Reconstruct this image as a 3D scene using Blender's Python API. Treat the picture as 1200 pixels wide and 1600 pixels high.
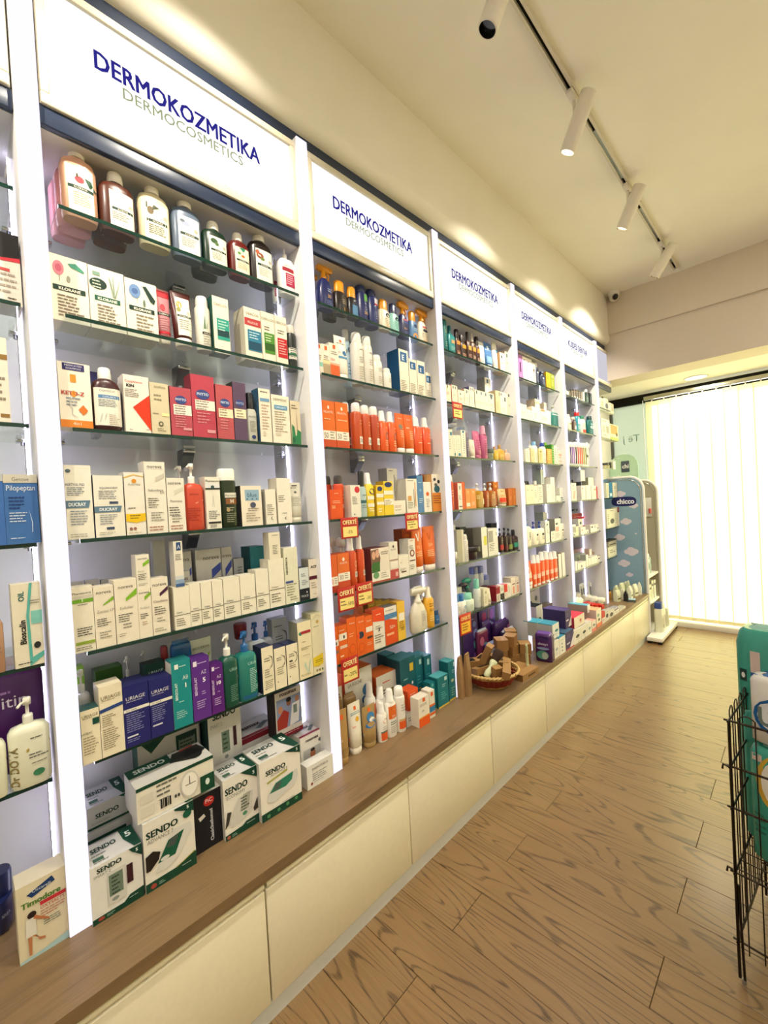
import bpy, math, random
from mathutils import Matrix, Vector
random.seed(7)
for o in list(bpy.data.objects): bpy.data.objects.remove(o)
SC = bpy.context.scene
COL = SC.collection
R = math.radians

# ------------------------------------------------------------------ camera
def make_camera():
    a, b, c = 0.778517, 0.0138848, -0.0556228
    ca, sa, cb, sb, cc, sc = math.cos(a), math.sin(a), math.cos(b), math.sin(b), math.cos(c), math.sin(c)
    Rz = Matrix(((cc, -sc, 0), (sc, cc, 0), (0, 0, 1)))
    Rx = Matrix(((1, 0, 0), (0, cb, -sb), (0, sb, cb)))
    Ry = Matrix(((ca, 0, sa), (0, 1, 0), (-sa, 0, ca)))
    Q = (Rz @ Rx @ Ry).transposed()          # camera axes (right, down, forward) in (x, -z, y)
    def W(v): return Vector((v[0], v[2], -v[1]))
    r, d, f = W(Q.col[0]), W(Q.col[1]), W(Q.col[2])
    M = Matrix((( r.x, -d.x, -f.x, 1.347), (r.y, -d.y, -f.y, 0.0), (r.z, -d.z, -f.z, 1.5), (0, 0, 0, 1)))
    cam = bpy.data.cameras.new('camera'); cam.sensor_fit = 'HORIZONTAL'; cam.sensor_width = 36
    cam.lens = 663.97 / 1200 * 36; cam.clip_start = 0.02
    o = bpy.data.objects.new('camera', cam); o.matrix_world = M; COL.objects.link(o)
    SC.camera = o
make_camera()

# ------------------------------------------------------------------ world, sun, exposure
SKY_STRENGTH = 5.0
SUN_STRENGTH = 9.5
EXPOSURE = 0.0
w = bpy.data.worlds.new('sky'); SC.world = w; w.use_nodes = True
nt = w.node_tree; nt.nodes.clear()
bg = nt.nodes.new('ShaderNodeBackground'); bg.inputs[0].default_value = (1.0, 0.97, 0.88, 1); bg.inputs[1].default_value = SKY_STRENGTH
wo = nt.nodes.new('ShaderNodeOutputWorld'); nt.links.new(bg.outputs[0], wo.inputs[0])
sl = bpy.data.lights.new('sun', 'SUN'); sl.energy = SUN_STRENGTH; sl.angle = R(3); sl.color = (1, 0.95, 0.82)
so = bpy.data.objects.new('sun', sl); COL.objects.link(so); so.location = (1, 12, 8)
so.rotation_euler = Vector((0.12, -1.0, -0.5)).to_track_quat('-Z', 'Y').to_euler()
vs = SC.view_settings
vs.view_transform = 'Standard'; vs.look = 'None'; vs.gamma = 1; vs.exposure = EXPOSURE; vs.use_curve_mapping = False
SC.cycles.max_bounces = 10; SC.cycles.diffuse_bounces = 5; SC.cycles.glossy_bounces = 4
SC.cycles.transparent_max_bounces = 24; SC.cycles.sample_clamp_indirect = 6
SC.cycles.caustics_reflective = False; SC.cycles.caustics_refractive = False

# ------------------------------------------------------------------ materials
def lin(h):
    h = h.lstrip('#')
    if len(h) == 3: h = ''.join(c * 2 for c in h)
    v = [int(h[i:i + 2], 16) / 255 for i in (0, 2, 4)]
    return tuple((x / 12.92 if x < .04045 else ((x + .055) / 1.055) ** 2.4) for x in v) + (1,)
MATS = {}
def mat(col, kind='card'):
    """procedural material: colour with faint mottling; kind sets gloss and body"""
    k = (col, kind)
    if k in MATS: return MATS[k]
    m = bpy.data.materials.new(kind + '_' + col.lstrip('#')); MATS[k] = m; m.use_nodes = True
    t = m.node_tree; N = t.nodes; L = t.links
    p = N['Principled BSDF']; c = lin(col)
    rough, spec = dict(card=(.5, .4), print=(.55, .3), plastic=(.32, .5), gloss=(.12, .5), matte=(.8, .2), metal=(.3, .5), chrome=(.15, .5), clear=(.08, .5), foil=(.25, .6), paint=(.6, .3))[kind]
    p.inputs['Roughness'].default_value = rough
    p.inputs['Specular IOR Level'].default_value = spec
    if kind in ('metal', 'chrome'): p.inputs['Metallic'].default_value = 1
    if kind == 'clear':
        p.inputs['Base Color'].default_value = c; p.inputs['Transmission Weight'].default_value = .35
        return m
    if kind == 'print':
        p.inputs['Base Color'].default_value = c; return m
    n = N.new('ShaderNodeTexNoise'); n.inputs['Scale'].default_value = 60 if kind != 'paint' else 3; n.inputs['Detail'].default_value = 2
    tc = N.new('ShaderNodeTexCoord'); L.new(tc.outputs['Object'], n.inputs['Vector'])
    x = N.new('ShaderNodeMix'); x.data_type = 'RGBA'
    x.inputs['A'].default_value = tuple(v * .95 for v in c[:3]) + (1,); x.inputs['B'].default_value = tuple(min(1, v * 1.04) for v in c[:3]) + (1,)
    L.new(n.outputs['Fac'], x.inputs['Factor']); L.new(x.outputs['Result'], p.inputs['Base Color'])
    return m
def emis(name, col, s):
    m = bpy.data.materials.new(name); m.use_nodes = True; t = m.node_tree; t.nodes.clear()
    e = t.nodes.new('ShaderNodeEmission'); e.inputs[0].default_value = lin(col); e.inputs[1].default_value = s
    o = t.nodes.new('ShaderNodeOutputMaterial'); t.links.new(e.outputs[0], o.inputs[0]); return m
def glassmat(name, tint, refl=1.0, rough=0.02, ior=1.5, haze=0.0):
    m = bpy.data.materials.new(name); m.use_nodes = True; t = m.node_tree; t.nodes.clear(); N = t.nodes; L = t.links
    tr = N.new('ShaderNodeBsdfTransparent'); tr.inputs[0].default_value = tint
    g = N.new('ShaderNodeBsdfGlossy'); g.inputs['Roughness'].default_value = rough; g.inputs[0].default_value = (refl, refl, refl, 1)
    lw = N.new('ShaderNodeLayerWeight'); lw.inputs[0].default_value = .5       # same reflectance from both sides of the pane
    pw = N.new('ShaderNodeMath'); pw.operation = 'POWER'; L.new(lw.outputs['Facing'], pw.inputs[0]); pw.inputs[1].default_value = 4.0
    f = N.new('ShaderNodeMath'); f.operation = 'MULTIPLY_ADD'; L.new(pw.outputs[0], f.inputs[0]); f.inputs[1].default_value = .75; f.inputs[2].default_value = .045
    x = N.new('ShaderNodeMixShader'); L.new(f.outputs[0], x.inputs[0]); L.new(tr.outputs[0], x.inputs[1]); L.new(g.outputs[0], x.inputs[2])
    out = N.new('ShaderNodeOutputMaterial'); last = x
    if haze:
        d = N.new('ShaderNodeBsdfDiffuse'); d.inputs[0].default_value = (.75, .85, .8, 1)
        y = N.new('ShaderNodeMixShader'); y.inputs[0].default_value = haze; L.new(x.outputs[0], y.inputs[1]); L.new(d.outputs[0], y.inputs[2]); last = y
    L.new(last.outputs[0], out.inputs[0]); return m
def frostmat():
    m = bpy.data.materials.new('frosted_film'); m.use_nodes = True; t = m.node_tree; t.nodes.clear(); N = t.nodes; L = t.links
    tr = N.new('ShaderNodeBsdfTranslucent'); tr.inputs[0].default_value = (.40, .44, .39, 1)
    d = N.new('ShaderNodeBsdfDiffuse'); d.inputs[0].default_value = (.62, .68, .63, 1)
    g = N.new('ShaderNodeBsdfGlossy'); g.inputs['Roughness'].default_value = .1
    x = N.new('ShaderNodeMixShader'); x.inputs[0].default_value = .35; L.new(tr.outputs[0], x.inputs[1]); L.new(d.outputs[0], x.inputs[2])
    y = N.new('ShaderNodeMixShader'); y.inputs[0].default_value = .06; L.new(x.outputs[0], y.inputs[1]); L.new(g.outputs[0], y.inputs[2])
    o = N.new('ShaderNodeOutputMaterial'); L.new(y.outputs[0], o.inputs[0]); return m
def woodmat(name, dark, mid, light, axis, rough=.35, scale=1.0, ring=True):
    """oak: long grain along `axis` with cathedral figure and pores, different on each board"""
    m = bpy.data.materials.new(name); m.use_nodes = True; t = m.node_tree; N = t.nodes; L = t.links
    p = N['Principled BSDF']; tc = N.new('ShaderNodeTexCoord'); oi = N.new('ShaderNodeObjectInfo')
    off = N.new('ShaderNodeVectorMath'); off.operation = 'MULTIPLY_ADD'
    L.new(oi.outputs['Random'], off.inputs[0]); off.inputs[1].default_value = (37, 53, 11); L.new(tc.outputs['Object'], off.inputs[2])
    mp = N.new('ShaderNodeMapping'); L.new(off.outputs[0], mp.inputs[0])
    long, cross = 1.0 * scale, 7.5 * scale
    mp.inputs['Scale'].default_value = (long, cross, cross) if axis == 'x' else (cross, long, cross)
    n1 = N.new('ShaderNodeTexNoise'); n1.inputs['Scale'].default_value = 1.0; n1.inputs['Detail'].default_value = .6; n1.inputs['Distortion'].default_value = .35; L.new(mp.outputs[0], n1.inputs[0])
    mul = N.new('ShaderNodeMath'); mul.operation = 'MULTIPLY'; mul.inputs[1].default_value = 105 if ring else 16; L.new(n1.outputs['Fac'], mul.inputs[0])
    sn = N.new('ShaderNodeMath'); sn.operation = 'SINE'; L.new(mul.outputs[0], sn.inputs[0])
    r1 = N.new('ShaderNodeValToRGB'); L.new(sn.outputs[0], r1.inputs[0])
    r1.color_ramp.elements[0].position = .70; r1.color_ramp.elements[0].color = (0, 0, 0, 1); r1.color_ramp.elements[1].position = .98; r1.color_ramp.elements[1].color = (1, 1, 1, 1)
    mp2 = N.new('ShaderNodeMapping'); L.new(off.outputs[0], mp2.inputs[0])
    mp2.inputs['Scale'].default_value = (6, 260, 60) if axis == 'x' else (260, 6, 60)
    n2 = N.new('ShaderNodeTexNoise'); n2.inputs['Scale'].default_value = 1.0; n2.inputs['Detail'].default_value = 3; L.new(mp2.outputs[0], n2.inputs[0])
    n3 = N.new('ShaderNodeTexNoise'); n3.inputs['Scale'].default_value = .9; n3.inputs['Detail'].default_value = 2; L.new(mp.outputs[0], n3.inputs[0])
    c1 = N.new('ShaderNodeMix'); c1.data_type = 'RGBA'; c1.inputs['A'].default_value = lin(mid); c1.inputs['B'].default_value = lin(light); L.new(n3.outputs['Fac'], c1.inputs['Factor'])
    c2 = N.new('ShaderNodeMix'); c2.data_type = 'RGBA'; L.new(c1.outputs['Result'], c2.inputs['A']); c2.inputs['B'].default_value = lin(dark)
    a1 = N.new('ShaderNodeMath'); a1.operation = 'MULTIPLY'; a1.inputs[1].default_value = .8 if ring else .3; L.new(r1.outputs[0], a1.inputs[0])
    rb = N.new('ShaderNodeMath'); rb.operation = 'MULTIPLY_ADD'; L.new(n2.outputs['Fac'], rb.inputs[0]); rb.inputs[1].default_value = 2.4; rb.inputs[2].default_value = -.55; rb.use_clamp = True
    rm = N.new('ShaderNodeMath'); rm.operation = 'MULTIPLY'; L.new(a1.outputs[0], rm.inputs[0]); L.new(rb.outputs[0], rm.inputs[1]); a1 = rm
    a2 = N.new('ShaderNodeMath'); a2.operation = 'MULTIPLY_ADD'; a2.inputs[1].default_value = .6; L.new(n2.outputs['Fac'], a2.inputs[0]); a2.inputs[2].default_value = -.12
    a3 = N.new('ShaderNodeMath'); a3.operation = 'ADD'; a3.use_clamp = True; L.new(a1.outputs[0], a3.inputs[0]); L.new(a2.outputs[0], a3.inputs[1])
    L.new(a3.outputs[0], c2.inputs['Factor']); L.new(c2.outputs['Result'], p.inputs['Base Color'])
    p.inputs['Roughness'].default_value = rough
    if ring: p.inputs['Coat Weight'].default_value = .35; p.inputs['Coat Roughness'].default_value = .22
    bp = N.new('ShaderNodeBump'); bp.inputs['Strength'].default_value = .12; bp.inputs['Distance'].default_value = .002; L.new(n2.outputs['Fac'], bp.inputs['Height']); L.new(bp.outputs[0], p.inputs['Normal'])
    return m
def blindmat():
    m = bpy.data.materials.new('blind_fabric'); m.use_nodes = True; t = m.node_tree; t.nodes.clear(); N = t.nodes; L = t.links
    d = N.new('ShaderNodeBsdfDiffuse'); d.inputs[0].default_value = lin('#efe6bf')
    tr = N.new('ShaderNodeBsdfTranslucent')
    tc = N.new('ShaderNodeTexCoord'); mp = N.new('ShaderNodeMapping'); mp.inputs['Scale'].default_value = (900, 900, 30); L.new(tc.outputs['Object'], mp.inputs[0])
    n = N.new('ShaderNodeTexNoise'); n.inputs['Scale'].default_value = 1; L.new(mp.outputs[0], n.inputs[0])
    x = N.new('ShaderNodeMix'); x.data_type = 'RGBA'; x.inputs['A'].default_value = lin('#f0e7ab'); x.inputs['B'].default_value = lin('#faf2c2'); L.new(n.outputs['Fac'], x.inputs['Factor']); L.new(x.outputs['Result'], tr.inputs[0])
    s = N.new('ShaderNodeMixShader'); s.inputs[0].default_value = .5; L.new(d.outputs[0], s.inputs[1]); L.new(tr.outputs[0], s.inputs[2])
    o = N.new('ShaderNodeOutputMaterial'); L.new(s.outputs[0], o.inputs[0]); return m

# ------------------------------------------------------------------ mesh helpers
class MB:
    """collects geometry; build() links it as one mesh object"""
    def __init__(s): s.v = []; s.f = []; s.m = []; s.mats = []; s.sm = []
    def mi(s, m):
        if m not in s.mats: s.mats.append(m)
        return s.mats.index(m)
    def add(s, vs, fs, m, smooth=False):
        b = len(s.v); s.v += [tuple(p) for p in vs]; i = s.mi(m)
        for f in fs: s.f.append(tuple(k + b for k in f)); s.m.append(i); s.sm.append(smooth)
        return s
    def box(s, x0, x1, y0, y1, z0, z1, m, front=None, top=None, side=None):
        vs = [(x, y, z) for x in (x0, x1) for y in (y0, y1) for z in (z0, z1)]
        fr, tp, sd = front or m, top or m, side or m
        for f, mm in (((4, 6, 7, 5), fr), ((0, 1, 3, 2), m), ((0, 4, 5, 1), sd), ((2, 3, 7, 6), sd), ((1, 5, 7, 3), tp), ((0, 2, 6, 4), m)): s._f(vs, f, mm)
        return s
    def _f(s, vs, f, m):
        b = len(s.v); s.v += [vs[k] for k in f]; s.f.append(tuple(range(b, b + len(f)))); s.m.append(s.mi(m)); s.sm.append(False)
    def bbox(s, x0, x1, y0, y1, z0, z1, m, r=.004):
        """box with chamfered vertical and horizontal edges"""
        import bmesh
        bm = bmesh.new(); bmesh.ops.create_cube(bm, size=1)
        for v in bm.verts: v.co = ((x0 + x1) / 2 + v.co.x * (x1 - x0), (y0 + y1) / 2 + v.co.y * (y1 - y0), (z0 + z1) / 2 + v.co.z * (z1 - z0))
        bmesh.ops.bevel(bm, geom=bm.edges[:], offset=r, segments=2, affect='EDGES', profile=.5)
        bm.verts.index_update()
        s.add([v.co[:] for v in bm.verts], [[v.index for v in f.verts] for f in bm.faces], m, True); bm.free(); return s
    def loft(s, rings, m, caps=(True, True), smooth=True):
        n = len(rings[0]); vs = [p for r in rings for p in r]; fs = []
        for k in range(len(rings) - 1):
            for i in range(n): fs.append((k * n + i, k * n + (i + 1) % n, (k + 1) * n + (i + 1) % n, (k + 1) * n + i))
        s.add(vs, fs, m, smooth)
        if caps[0]: s.add(rings[0][::-1], [tuple(range(n))], m)
        if caps[1]: s.add(rings[-1], [tuple(range(n))], m)
        return s
    def lathe(s, prof, m, c=(0, 0), n=20, caps=(True, True)):
        rings = [[(c[0] + r * math.cos(2 * math.pi * i / n), c[1] + r * math.sin(2 * math.pi * i / n), z) for i in range(n)] for r, z in prof]
        return s.loft(rings, m, caps)
    def tube(s, pts, r, m, n=8, closed=False):
        pts = [Vector(p) for p in pts]; rings = []; N = len(pts); up = None
        for i, p in enumerate(pts):
            if closed: d = pts[(i + 1) % N] - pts[i - 1]
            else: d = (pts[min(i + 1, N - 1)] - pts[max(i - 1, 0)])
            d.normalize()
            if up is None: up = Vector((0, 0, 1)) if abs(d.z) < .9 else Vector((1, 0, 0))
            a = d.cross(up); a.normalize(); b = a.cross(d); up = b
            rings.append([tuple(p + a * (r * math.cos(2 * math.pi * k / n)) + b * (r * math.sin(2 * math.pi * k / n))) for k in range(n)])
        if closed: rings.append(rings[0]); return s.loft(rings, m, (False, False))
        return s.loft(rings, m)
    def mesh(s, name):
        me = bpy.data.meshes.new(name); me.from_pydata(s.v, [], s.f)
        for m in s.mats: me.materials.append(m)
        me.polygons.foreach_set('material_index', s.m); me.polygons.foreach_set('use_smooth', s.sm); me.update(); return me
    def build(s, name, parent=None, loc=None, **kw):
        return link(name, s.mesh(name), parent, loc, **kw)
def link(name, data, parent=None, loc=None, rot=None, **tags):
    o = bpy.data.objects.new(name, data); COL.objects.link(o)
    if parent: o.parent = parent
    if loc: o.location = loc
    if rot: o.rotation_euler = rot
    for k, v in tags.items():
        if v is not None: o[k] = v
    return o
def thing(name, label, category, loc=(0, 0, 0), rot=None, group=None):
    o = link(name, None, None, loc, rot, label=label, category=category, group=group); o.empty_display_size = .05; return o
def bevel(o, w=.003, seg=2):
    b = o.modifiers.new('edge', 'BEVEL'); b.width = w; b.segments = seg; b.limit_method = 'ANGLE'; return o
TXT = {}
def text_geo(s, bold=0.0):
    """letters as flat triangles: unit cap height, x centred, baseline z=0 -> (verts, faces, width)"""
    k = (s, bold)
    if k in TXT: return TXT[k]
    c = bpy.data.curves.new('t', 'FONT'); c.body = s; c.size = 1.0; c.align_x = 'CENTER'; c.resolution_u = 2
    o = bpy.data.objects.new('t', c); COL.objects.link(o)
    bpy.context.view_layer.update()
    me = o.to_mesh(); vs = [(v.co.x, v.co.y) for v in me.vertices]; fs = [tuple(p.vertices) for p in me.polygons]
    o.to_mesh_clear(); bpy.data.objects.remove(o); bpy.data.curves.remove(c)
    x0 = min((v[0] for v in vs), default=0); x1 = max((v[0] for v in vs), default=1); cap = .729
    vs = [((x - (x0 + x1) / 2) / cap, y / cap, 0.0) for x, y in vs]
    if bold:                                   # heavier weight: the outline stamped with small shifts
        n = len(vs); o2 = [(a_, b_) for a_ in (-bold, 0, bold) for b_ in (-bold * .5, bold * .5)]
        fs = [tuple(i + j * n for i in f_) for j in range(len(o2)) for f_ in fs]
        vs = [(x + a_, y + b_, j * 2.5e-5) for j, (a_, b_) in enumerate(o2) for x, y, _ in vs]
    TXT[k] = (vs, fs, (x1 - x0) / cap + 2 * bold); return TXT[k]
# ------------------------------------------------------------------ the setting
M_WALL = mat('#e9e4d6', 'paint'); M_CEIL = mat('#efebe0', 'paint'); M_BULK = mat('#d3c7b6', 'paint')
M_WHITE = mat('#e9e8ea', 'plastic'); M_BACK = mat('#d2d3d2', 'paint'); M_NAVY = mat('#1b2a44', 'plastic')
M_FRAME = mat('#cfc8b4', 'plastic'); M_CREAM = mat('#ebe2c6', 'plastic'); M_KICK = mat('#cfd0cc', 'plastic')
M_DARK = mat('#15140f', 'matte'); M_CHROME = mat('#b9bcc0', 'chrome'); M_STEEL = mat('#8d9094', 'metal')
M_FLOOR = woodmat('oak_floor', '#483623', '#7f6240', '#92744e', 'x', .34, 1.0)
M_TOP = woodmat('oak_worktop', '#53402c', '#7d6343', '#8d7352', 'y', .42, 1.3, False)
M_LED = emis('led_strip', '#e6e0ff', 30.0)
M_UPRIGHT_GLOW = emis('emissive_upright_front', '#f4efff', 1.15)  # upright fronts emit evenly; their brightness is put into the material
M_SIGN = emis('lit_sign_face', '#fffdf6', 1.35)
ST = dict(kind='structure')
RX0, RX1, RY0, RY1, CEIL = -.31, 3.4, -2.4, 5.75, 3.45

floor = MB().box(RX0, RX1, RY0, RY1, -.06, -.012, mat('#3a2a1a', 'matte')).build('floor', **ST)
PL, PW = 1.116, .191
plank_mesh = {}
def plank(x0, x1, y0):
    k = round(x1 - x0, 3)
    if k not in plank_mesh:
        c = .0012; L_, W_ = k / 2 - .0008, PW / 2 - .0008
        plank_mesh[k] = MB().loft([[(-L_, -W_, -.012), (L_, -W_, -.012), (L_, W_, -.012), (-L_, W_, -.012)], [(-L_, -W_, -c), (L_, -W_, -c), (L_, W_, -c), (-L_, W_, -c)],
            [(-L_ + c, -W_ + c, 0), (L_ - c, -W_ + c, 0), (L_ - c, W_ - c, 0), (-L_ + c, W_ - c, 0)]], M_FLOOR, (False, True), False).mesh('plank')
    link('plank', plank_mesh[k], floor, ((x0 + x1) / 2, y0 + PW / 2, 0))
row = -19
while 1.158 + row * PW < 5.6:
    y = 1.158 + row * PW; x = (.427 if row % 2 == 0 else .985) - PL; xs = [max(.16, x)]
    while x < RX1: x += PL; xs.append(min(x, RX1))
    xs = sorted(set(round(v, 4) for v in xs))
    for a, b in zip(xs, xs[1:]):
        if b - a > .02: plank(a, b, y)
    row += 1

ceiling = MB().box(RX0, RX1, RY0, RY1, CEIL, CEIL + .1, M_CEIL).build('ceiling', **ST)
wl = MB().box(RX0 - .1, RX0, RY0, RY1, -.06, 2.985, M_WALL)
wl.box(RX0 - .1, .02, RY0, 4.7, 3.05, CEIL, M_WALL)
# rounded cove under the overhanging upper wall
cv = []
for k in range(7):
    t = k / 6 * math.pi / 2; cv.append((-.035 + .055 * math.sin(t), 2.985 + .065 * (1 - math.cos(t))))
vs = [(x, y, z) for y in (RY0, 4.7) for x, z in cv]
wl.add(vs, [(k, k + 1, k + 8, k + 7) for k in range(6)], M_WALL, True)
wl.box(RX0 - .1, -.034, RY0, 4.7, 2.985, 3.05, M_WALL)
wl.build('wall_left', **ST)
wf = MB().box(RX0, RX1, 4.69, 5.0, 2.63, CEIL, M_BULK)
wf.box(RX0, RX1, 4.66, 4.69, 3.075, CEIL, M_BULK)
wf.build('wall_far', **ST)
MB().box(RX0, RX1, 5.0, RY1, 2.63, 2.75, M_CEIL).build('ceiling', label='lower window soffit', **ST)
MB().box(RX1, RX1 + .1, RY0, RY1, -.06, CEIL, M_WALL).build('wall_right', **ST)
MB().box(RX0, RX1, RY0 - .1, RY0, -.06, CEIL, M_WALL).build('wall_back', **ST)

# window: frame, clear panes, frosted side pane
win = link('window_1', None, **ST)
f = MB()
f.box(RX0, RX1, 5.70, 5.74, 2.53, 2.63, M_DARK); f.box(RX0, RX1, 5.68, 5.76, -.06, .03, mat('#e9e6dc', 'plastic'))
for x in (-.31, .115, 1.2, 2.3, 3.37): f.box(x, x + .03, 5.70, 5.74, .03, 2.53, mat('#6d6f70', 'metal'))
f.build('window_frame', win)
M_PANE = glassmat('window_glass', (.95, .98, .96, 1)); M_FROST = frostmat()
for x0, x1 in ((.145, 1.2), (1.23, 2.3), (2.33, 3.37)): MB().box(x0, x1, 5.716, 5.722, .03, 2.53, M_PANE).build('pane', win)
MB().box(-.28, .115, 5.716, 5.722, .03, 2.53, M_FROST).build('frosted_pane', win)
vsf = MB()
for s_, cx, z, h in (('Të j', -.085, 2.10, .085),):
    vs, fs, wd = text_geo(s_)
    vsf.add([(cx - x * h, 5.712, z + y * h) for x, y, _ in vs], [f_[::-1] for f_ in fs], mat('#7f9a94', 'print'))
vsf.build('film_lettering', win)
MB().bbox(RX0, RX1, 5.53, 5.69, -.005, .055, mat('#efece2', 'plastic'), .006).build('trim_1', label='white sill strip under the blind', **ST)

# vertical blind
bl = thing('vertical_blind', 'cream vertical fabric blind glowing with daylight across the far window', 'blind', (0, 5.6, 0))
M_BLIND = blindmat()
sl_mesh = None
for i in range(28):
    if sl_mesh is None:
        b = MB(); pr = [(-.0635, 0), (-.03, .004), (0, .0055), (.03, .004), (.0635, 0)]
        b.add([(x, y, z) for z in (.075, 2.515) for x, y in pr], [(k, k + 1, k + 6, k + 5) for k in range(4)], M_BLIND, True)
        b.add([(x, y - .0006, z) for z in (.06, .1) for x, y in pr], [(k, k + 1, k + 6, k + 5) for k in range(4)], mat('#e9dfb4', 'card'), True)
        sl_mesh = b.mesh('slat')
    link('slat', sl_mesh, bl, (.165 + i * .1155, 0, 0), (0, 0, R(7)))
    MB().box(-.006, .006, -.002, .002, 2.515, 2.535, M_WHITE).build('hanger', bl, (.165 + i * .1155, 0, 0))
MB().bbox(.09, RX1, -.025, .025, 2.535, 2.575, mat('#b9b6a6', 'metal'), .004).build('head_rail', bl)
MB().tube([(.075, 0, 2.54), (.08, -.004, 1.9), (.092, -.006, 1.3)], .004, M_WHITE).build('wand', bl)

# round recessed downlight in the window soffit
def downlight(x, y, z, r, label, energy, col, strength):
    t = thing('recessed_light', label, 'ceiling light', (x, y, z))
    MB().lathe([(r + .012, 0), (r + .012, -.006), (r, -.008), (r, 0)], mat('#efece4', 'plastic'), n=32, caps=(False, False)).build('trim_ring', t)
    MB().lathe([(r, -.003), (.001, -.003)], emis('downlight_lens', col, strength), n=32, caps=(False, False)).build('diffuser', t)
    if energy:
        l = bpy.data.lights.new('downlight_glow', 'AREA'); l.shape = 'DISK'; l.size = 2 * r; l.energy = energy; l.color = lin(col)[:3]
        link('downlight_glow', l, t, (0, 0, -.012))
downlight(.61, 5.36, 2.63, .09, 'round recessed light in the soffit above the blind', 8, '#fff6dc', 4)
UNSEEN_LIGHTS = [(2.3, -1.3), (2.5, 0.5), (2.5, 2.2), (1.3, -1.7), (2.5, 3.9)]  # unseen lamps assumed out of view, added for warm ambient light
for i, (x, y) in enumerate(UNSEEN_LIGHTS):
    downlight(x, y, CEIL, .11, 'unseen recessed ceiling light added for warm light on the shelves, number %s along the aisle' % ('one', 'two', 'three', 'four', 'five')[i], 17, '#fffaf0', 5)

# ------------------------------------------------------------------ shelving wall
UPR = [-.665, .18, 1.023, 1.866, 2.715, 3.52, 4.33]
SHZ = [2.344, 2.056, 1.755, 1.457, 1.155, .861]
TOPZ = .455
sh = thing('wall_shelving', 'white built in wall shelving with bright white uprights and grey back panels', 'shelving', (0, 0, TOPZ))
def zz(z): return z - TOPZ
for y in UPR:
    MB().bbox(-.19, -.003, y - .025, y + .025, 0, zz(2.945), M_WHITE, .002).build('upright', sh)
    MB().box(-.298, -.19, y - .02, y + .02, 0, zz(2.53), mat('#a9a8a4', 'paint')).build('rear_post', sh)
    MB().bbox(-.003, .001, y - .0245, y + .0245, .002, zz(2.944), M_UPRIGHT_GLOW, .001).build('emissive_front', sh)
    for s_ in (-1, 1):
        if (y < -.6 and s_ < 0): continue
        yy = y + s_ * .0255
        MB().lathe([(.002, .02), (.002, zz(2.52))], M_LED, (-.191, yy), 8).build('led_strip', sh)
BAYS = list(zip(UPR[:-1], UPR[1:])) + [(4.33, 4.82)]
for a, b in BAYS[:-1]:
    MB().box(-.305, -.298, a + .02, b - .02, 0, zz(2.53), M_BACK).build('back_panel', sh)
for a, b in BAYS:
    a2, b2 = a + .025, (b - .025 if b < 4.8 else b - .03)
    MB().box(-.298, -.03, a2, b2, zz(2.528), zz(2.545), mat('#c4c2c0', 'paint')).build('bay_soffit', sh)
    MB().bbox(-.045, -.014, a2, b2, zz(2.53), zz(2.582), M_NAVY, .003).build('navy_rail', sh)
MB().box(-.15, -.03, -.9, 4.69, zz(2.925), zz(2.986), M_NAVY).build('navy_fascia', sh)

# illuminated signs (backlit faces, translucent coloured film letters)
M_T1 = emis('lit_blue_film', '#2f2c8e', 1.0); M_T2 = emis('lit_green_film', '#a3ae86', 1.0)
def flat_text(s, cy, z, h, m, width=None, bold=0, x=0.0):
    vs, fs, wd = text_geo(s, bold); sy = (width / wd if width else h)
    return MB().add([(x + c * .2, cy + a * sy, z + b * h) for a, b, c in vs], fs, m)
SIGN_TXT = [None, ('DERMOKOZMETIKA', 'DERMOCOSMETICS', .506, .37), ('DERMOKOZMETIKA', 'DERMOCOSMETICS', .506, .37), ('DERMOKOZMETIKA', 'DERMOCOSMETICS', .506, .37),
            ('DERMOKOZMETIKA', 'DERMOCOSMETICS', .49, .36), ('KUJDESI DENTAR', 'DENTAL CARE', .44, .24), None]
SIGN_LBL = ['blank end of the lit sign cut off at the left edge', 'largest lit white sign with blue lettering, nearest the camera', 'second lit blue lettered sign, above the orange sunscreen bay',
            'third lit blue lettered sign, above the bay with the wicker basket', 'fourth lit blue lettered sign along the wall', 'lit white sign about dental care, near the far end', 'narrow plain lit sign panel against the far bulkhead']
for i, (a, b) in enumerate(BAYS):
    a2, b2 = a + .025, (b - .025 if b < 4.8 else b - .02)
    t = thing('lit_sign', SIGN_LBL[i], 'sign', (0, (a + b) / 2, 2.58), group='lit signs over the shelves'); c = (a + b) / 2
    y0, y1 = a2 - c + .004, b2 - c - .004
    fr = MB()
    for q in ((y0, y1, 0, .032), (y0, y1, .318, .343)): fr.bbox(-.12, -.006, q[0], q[1], q[2], q[3], M_FRAME, .004)
    for q in ((y0, y0 + .022), (y1 - .022, y1)): fr.bbox(-.12, -.006, q[0], q[1], .03, .32, M_FRAME, .004)
    fr.build('sign_frame', t)
    MB().box(-.10, -.016, y0 + .02, y1 - .02, .03, .32, M_SIGN if i < 6 else emis('dim_sign_face', '#e9e4ee', .8)).build('lit_face', t)
    if SIGN_TXT[i]:
        s1, s2, w1, w2 = SIGN_TXT[i]
        flat_text(s1, -.012, .18, .053, M_T1, w1, .035, -.0148).build('title_lettering', t)
        flat_text(s2, -.012, .138, .033, M_T2, w2, .008, -.0148).build('subtitle_lettering', t)

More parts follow.
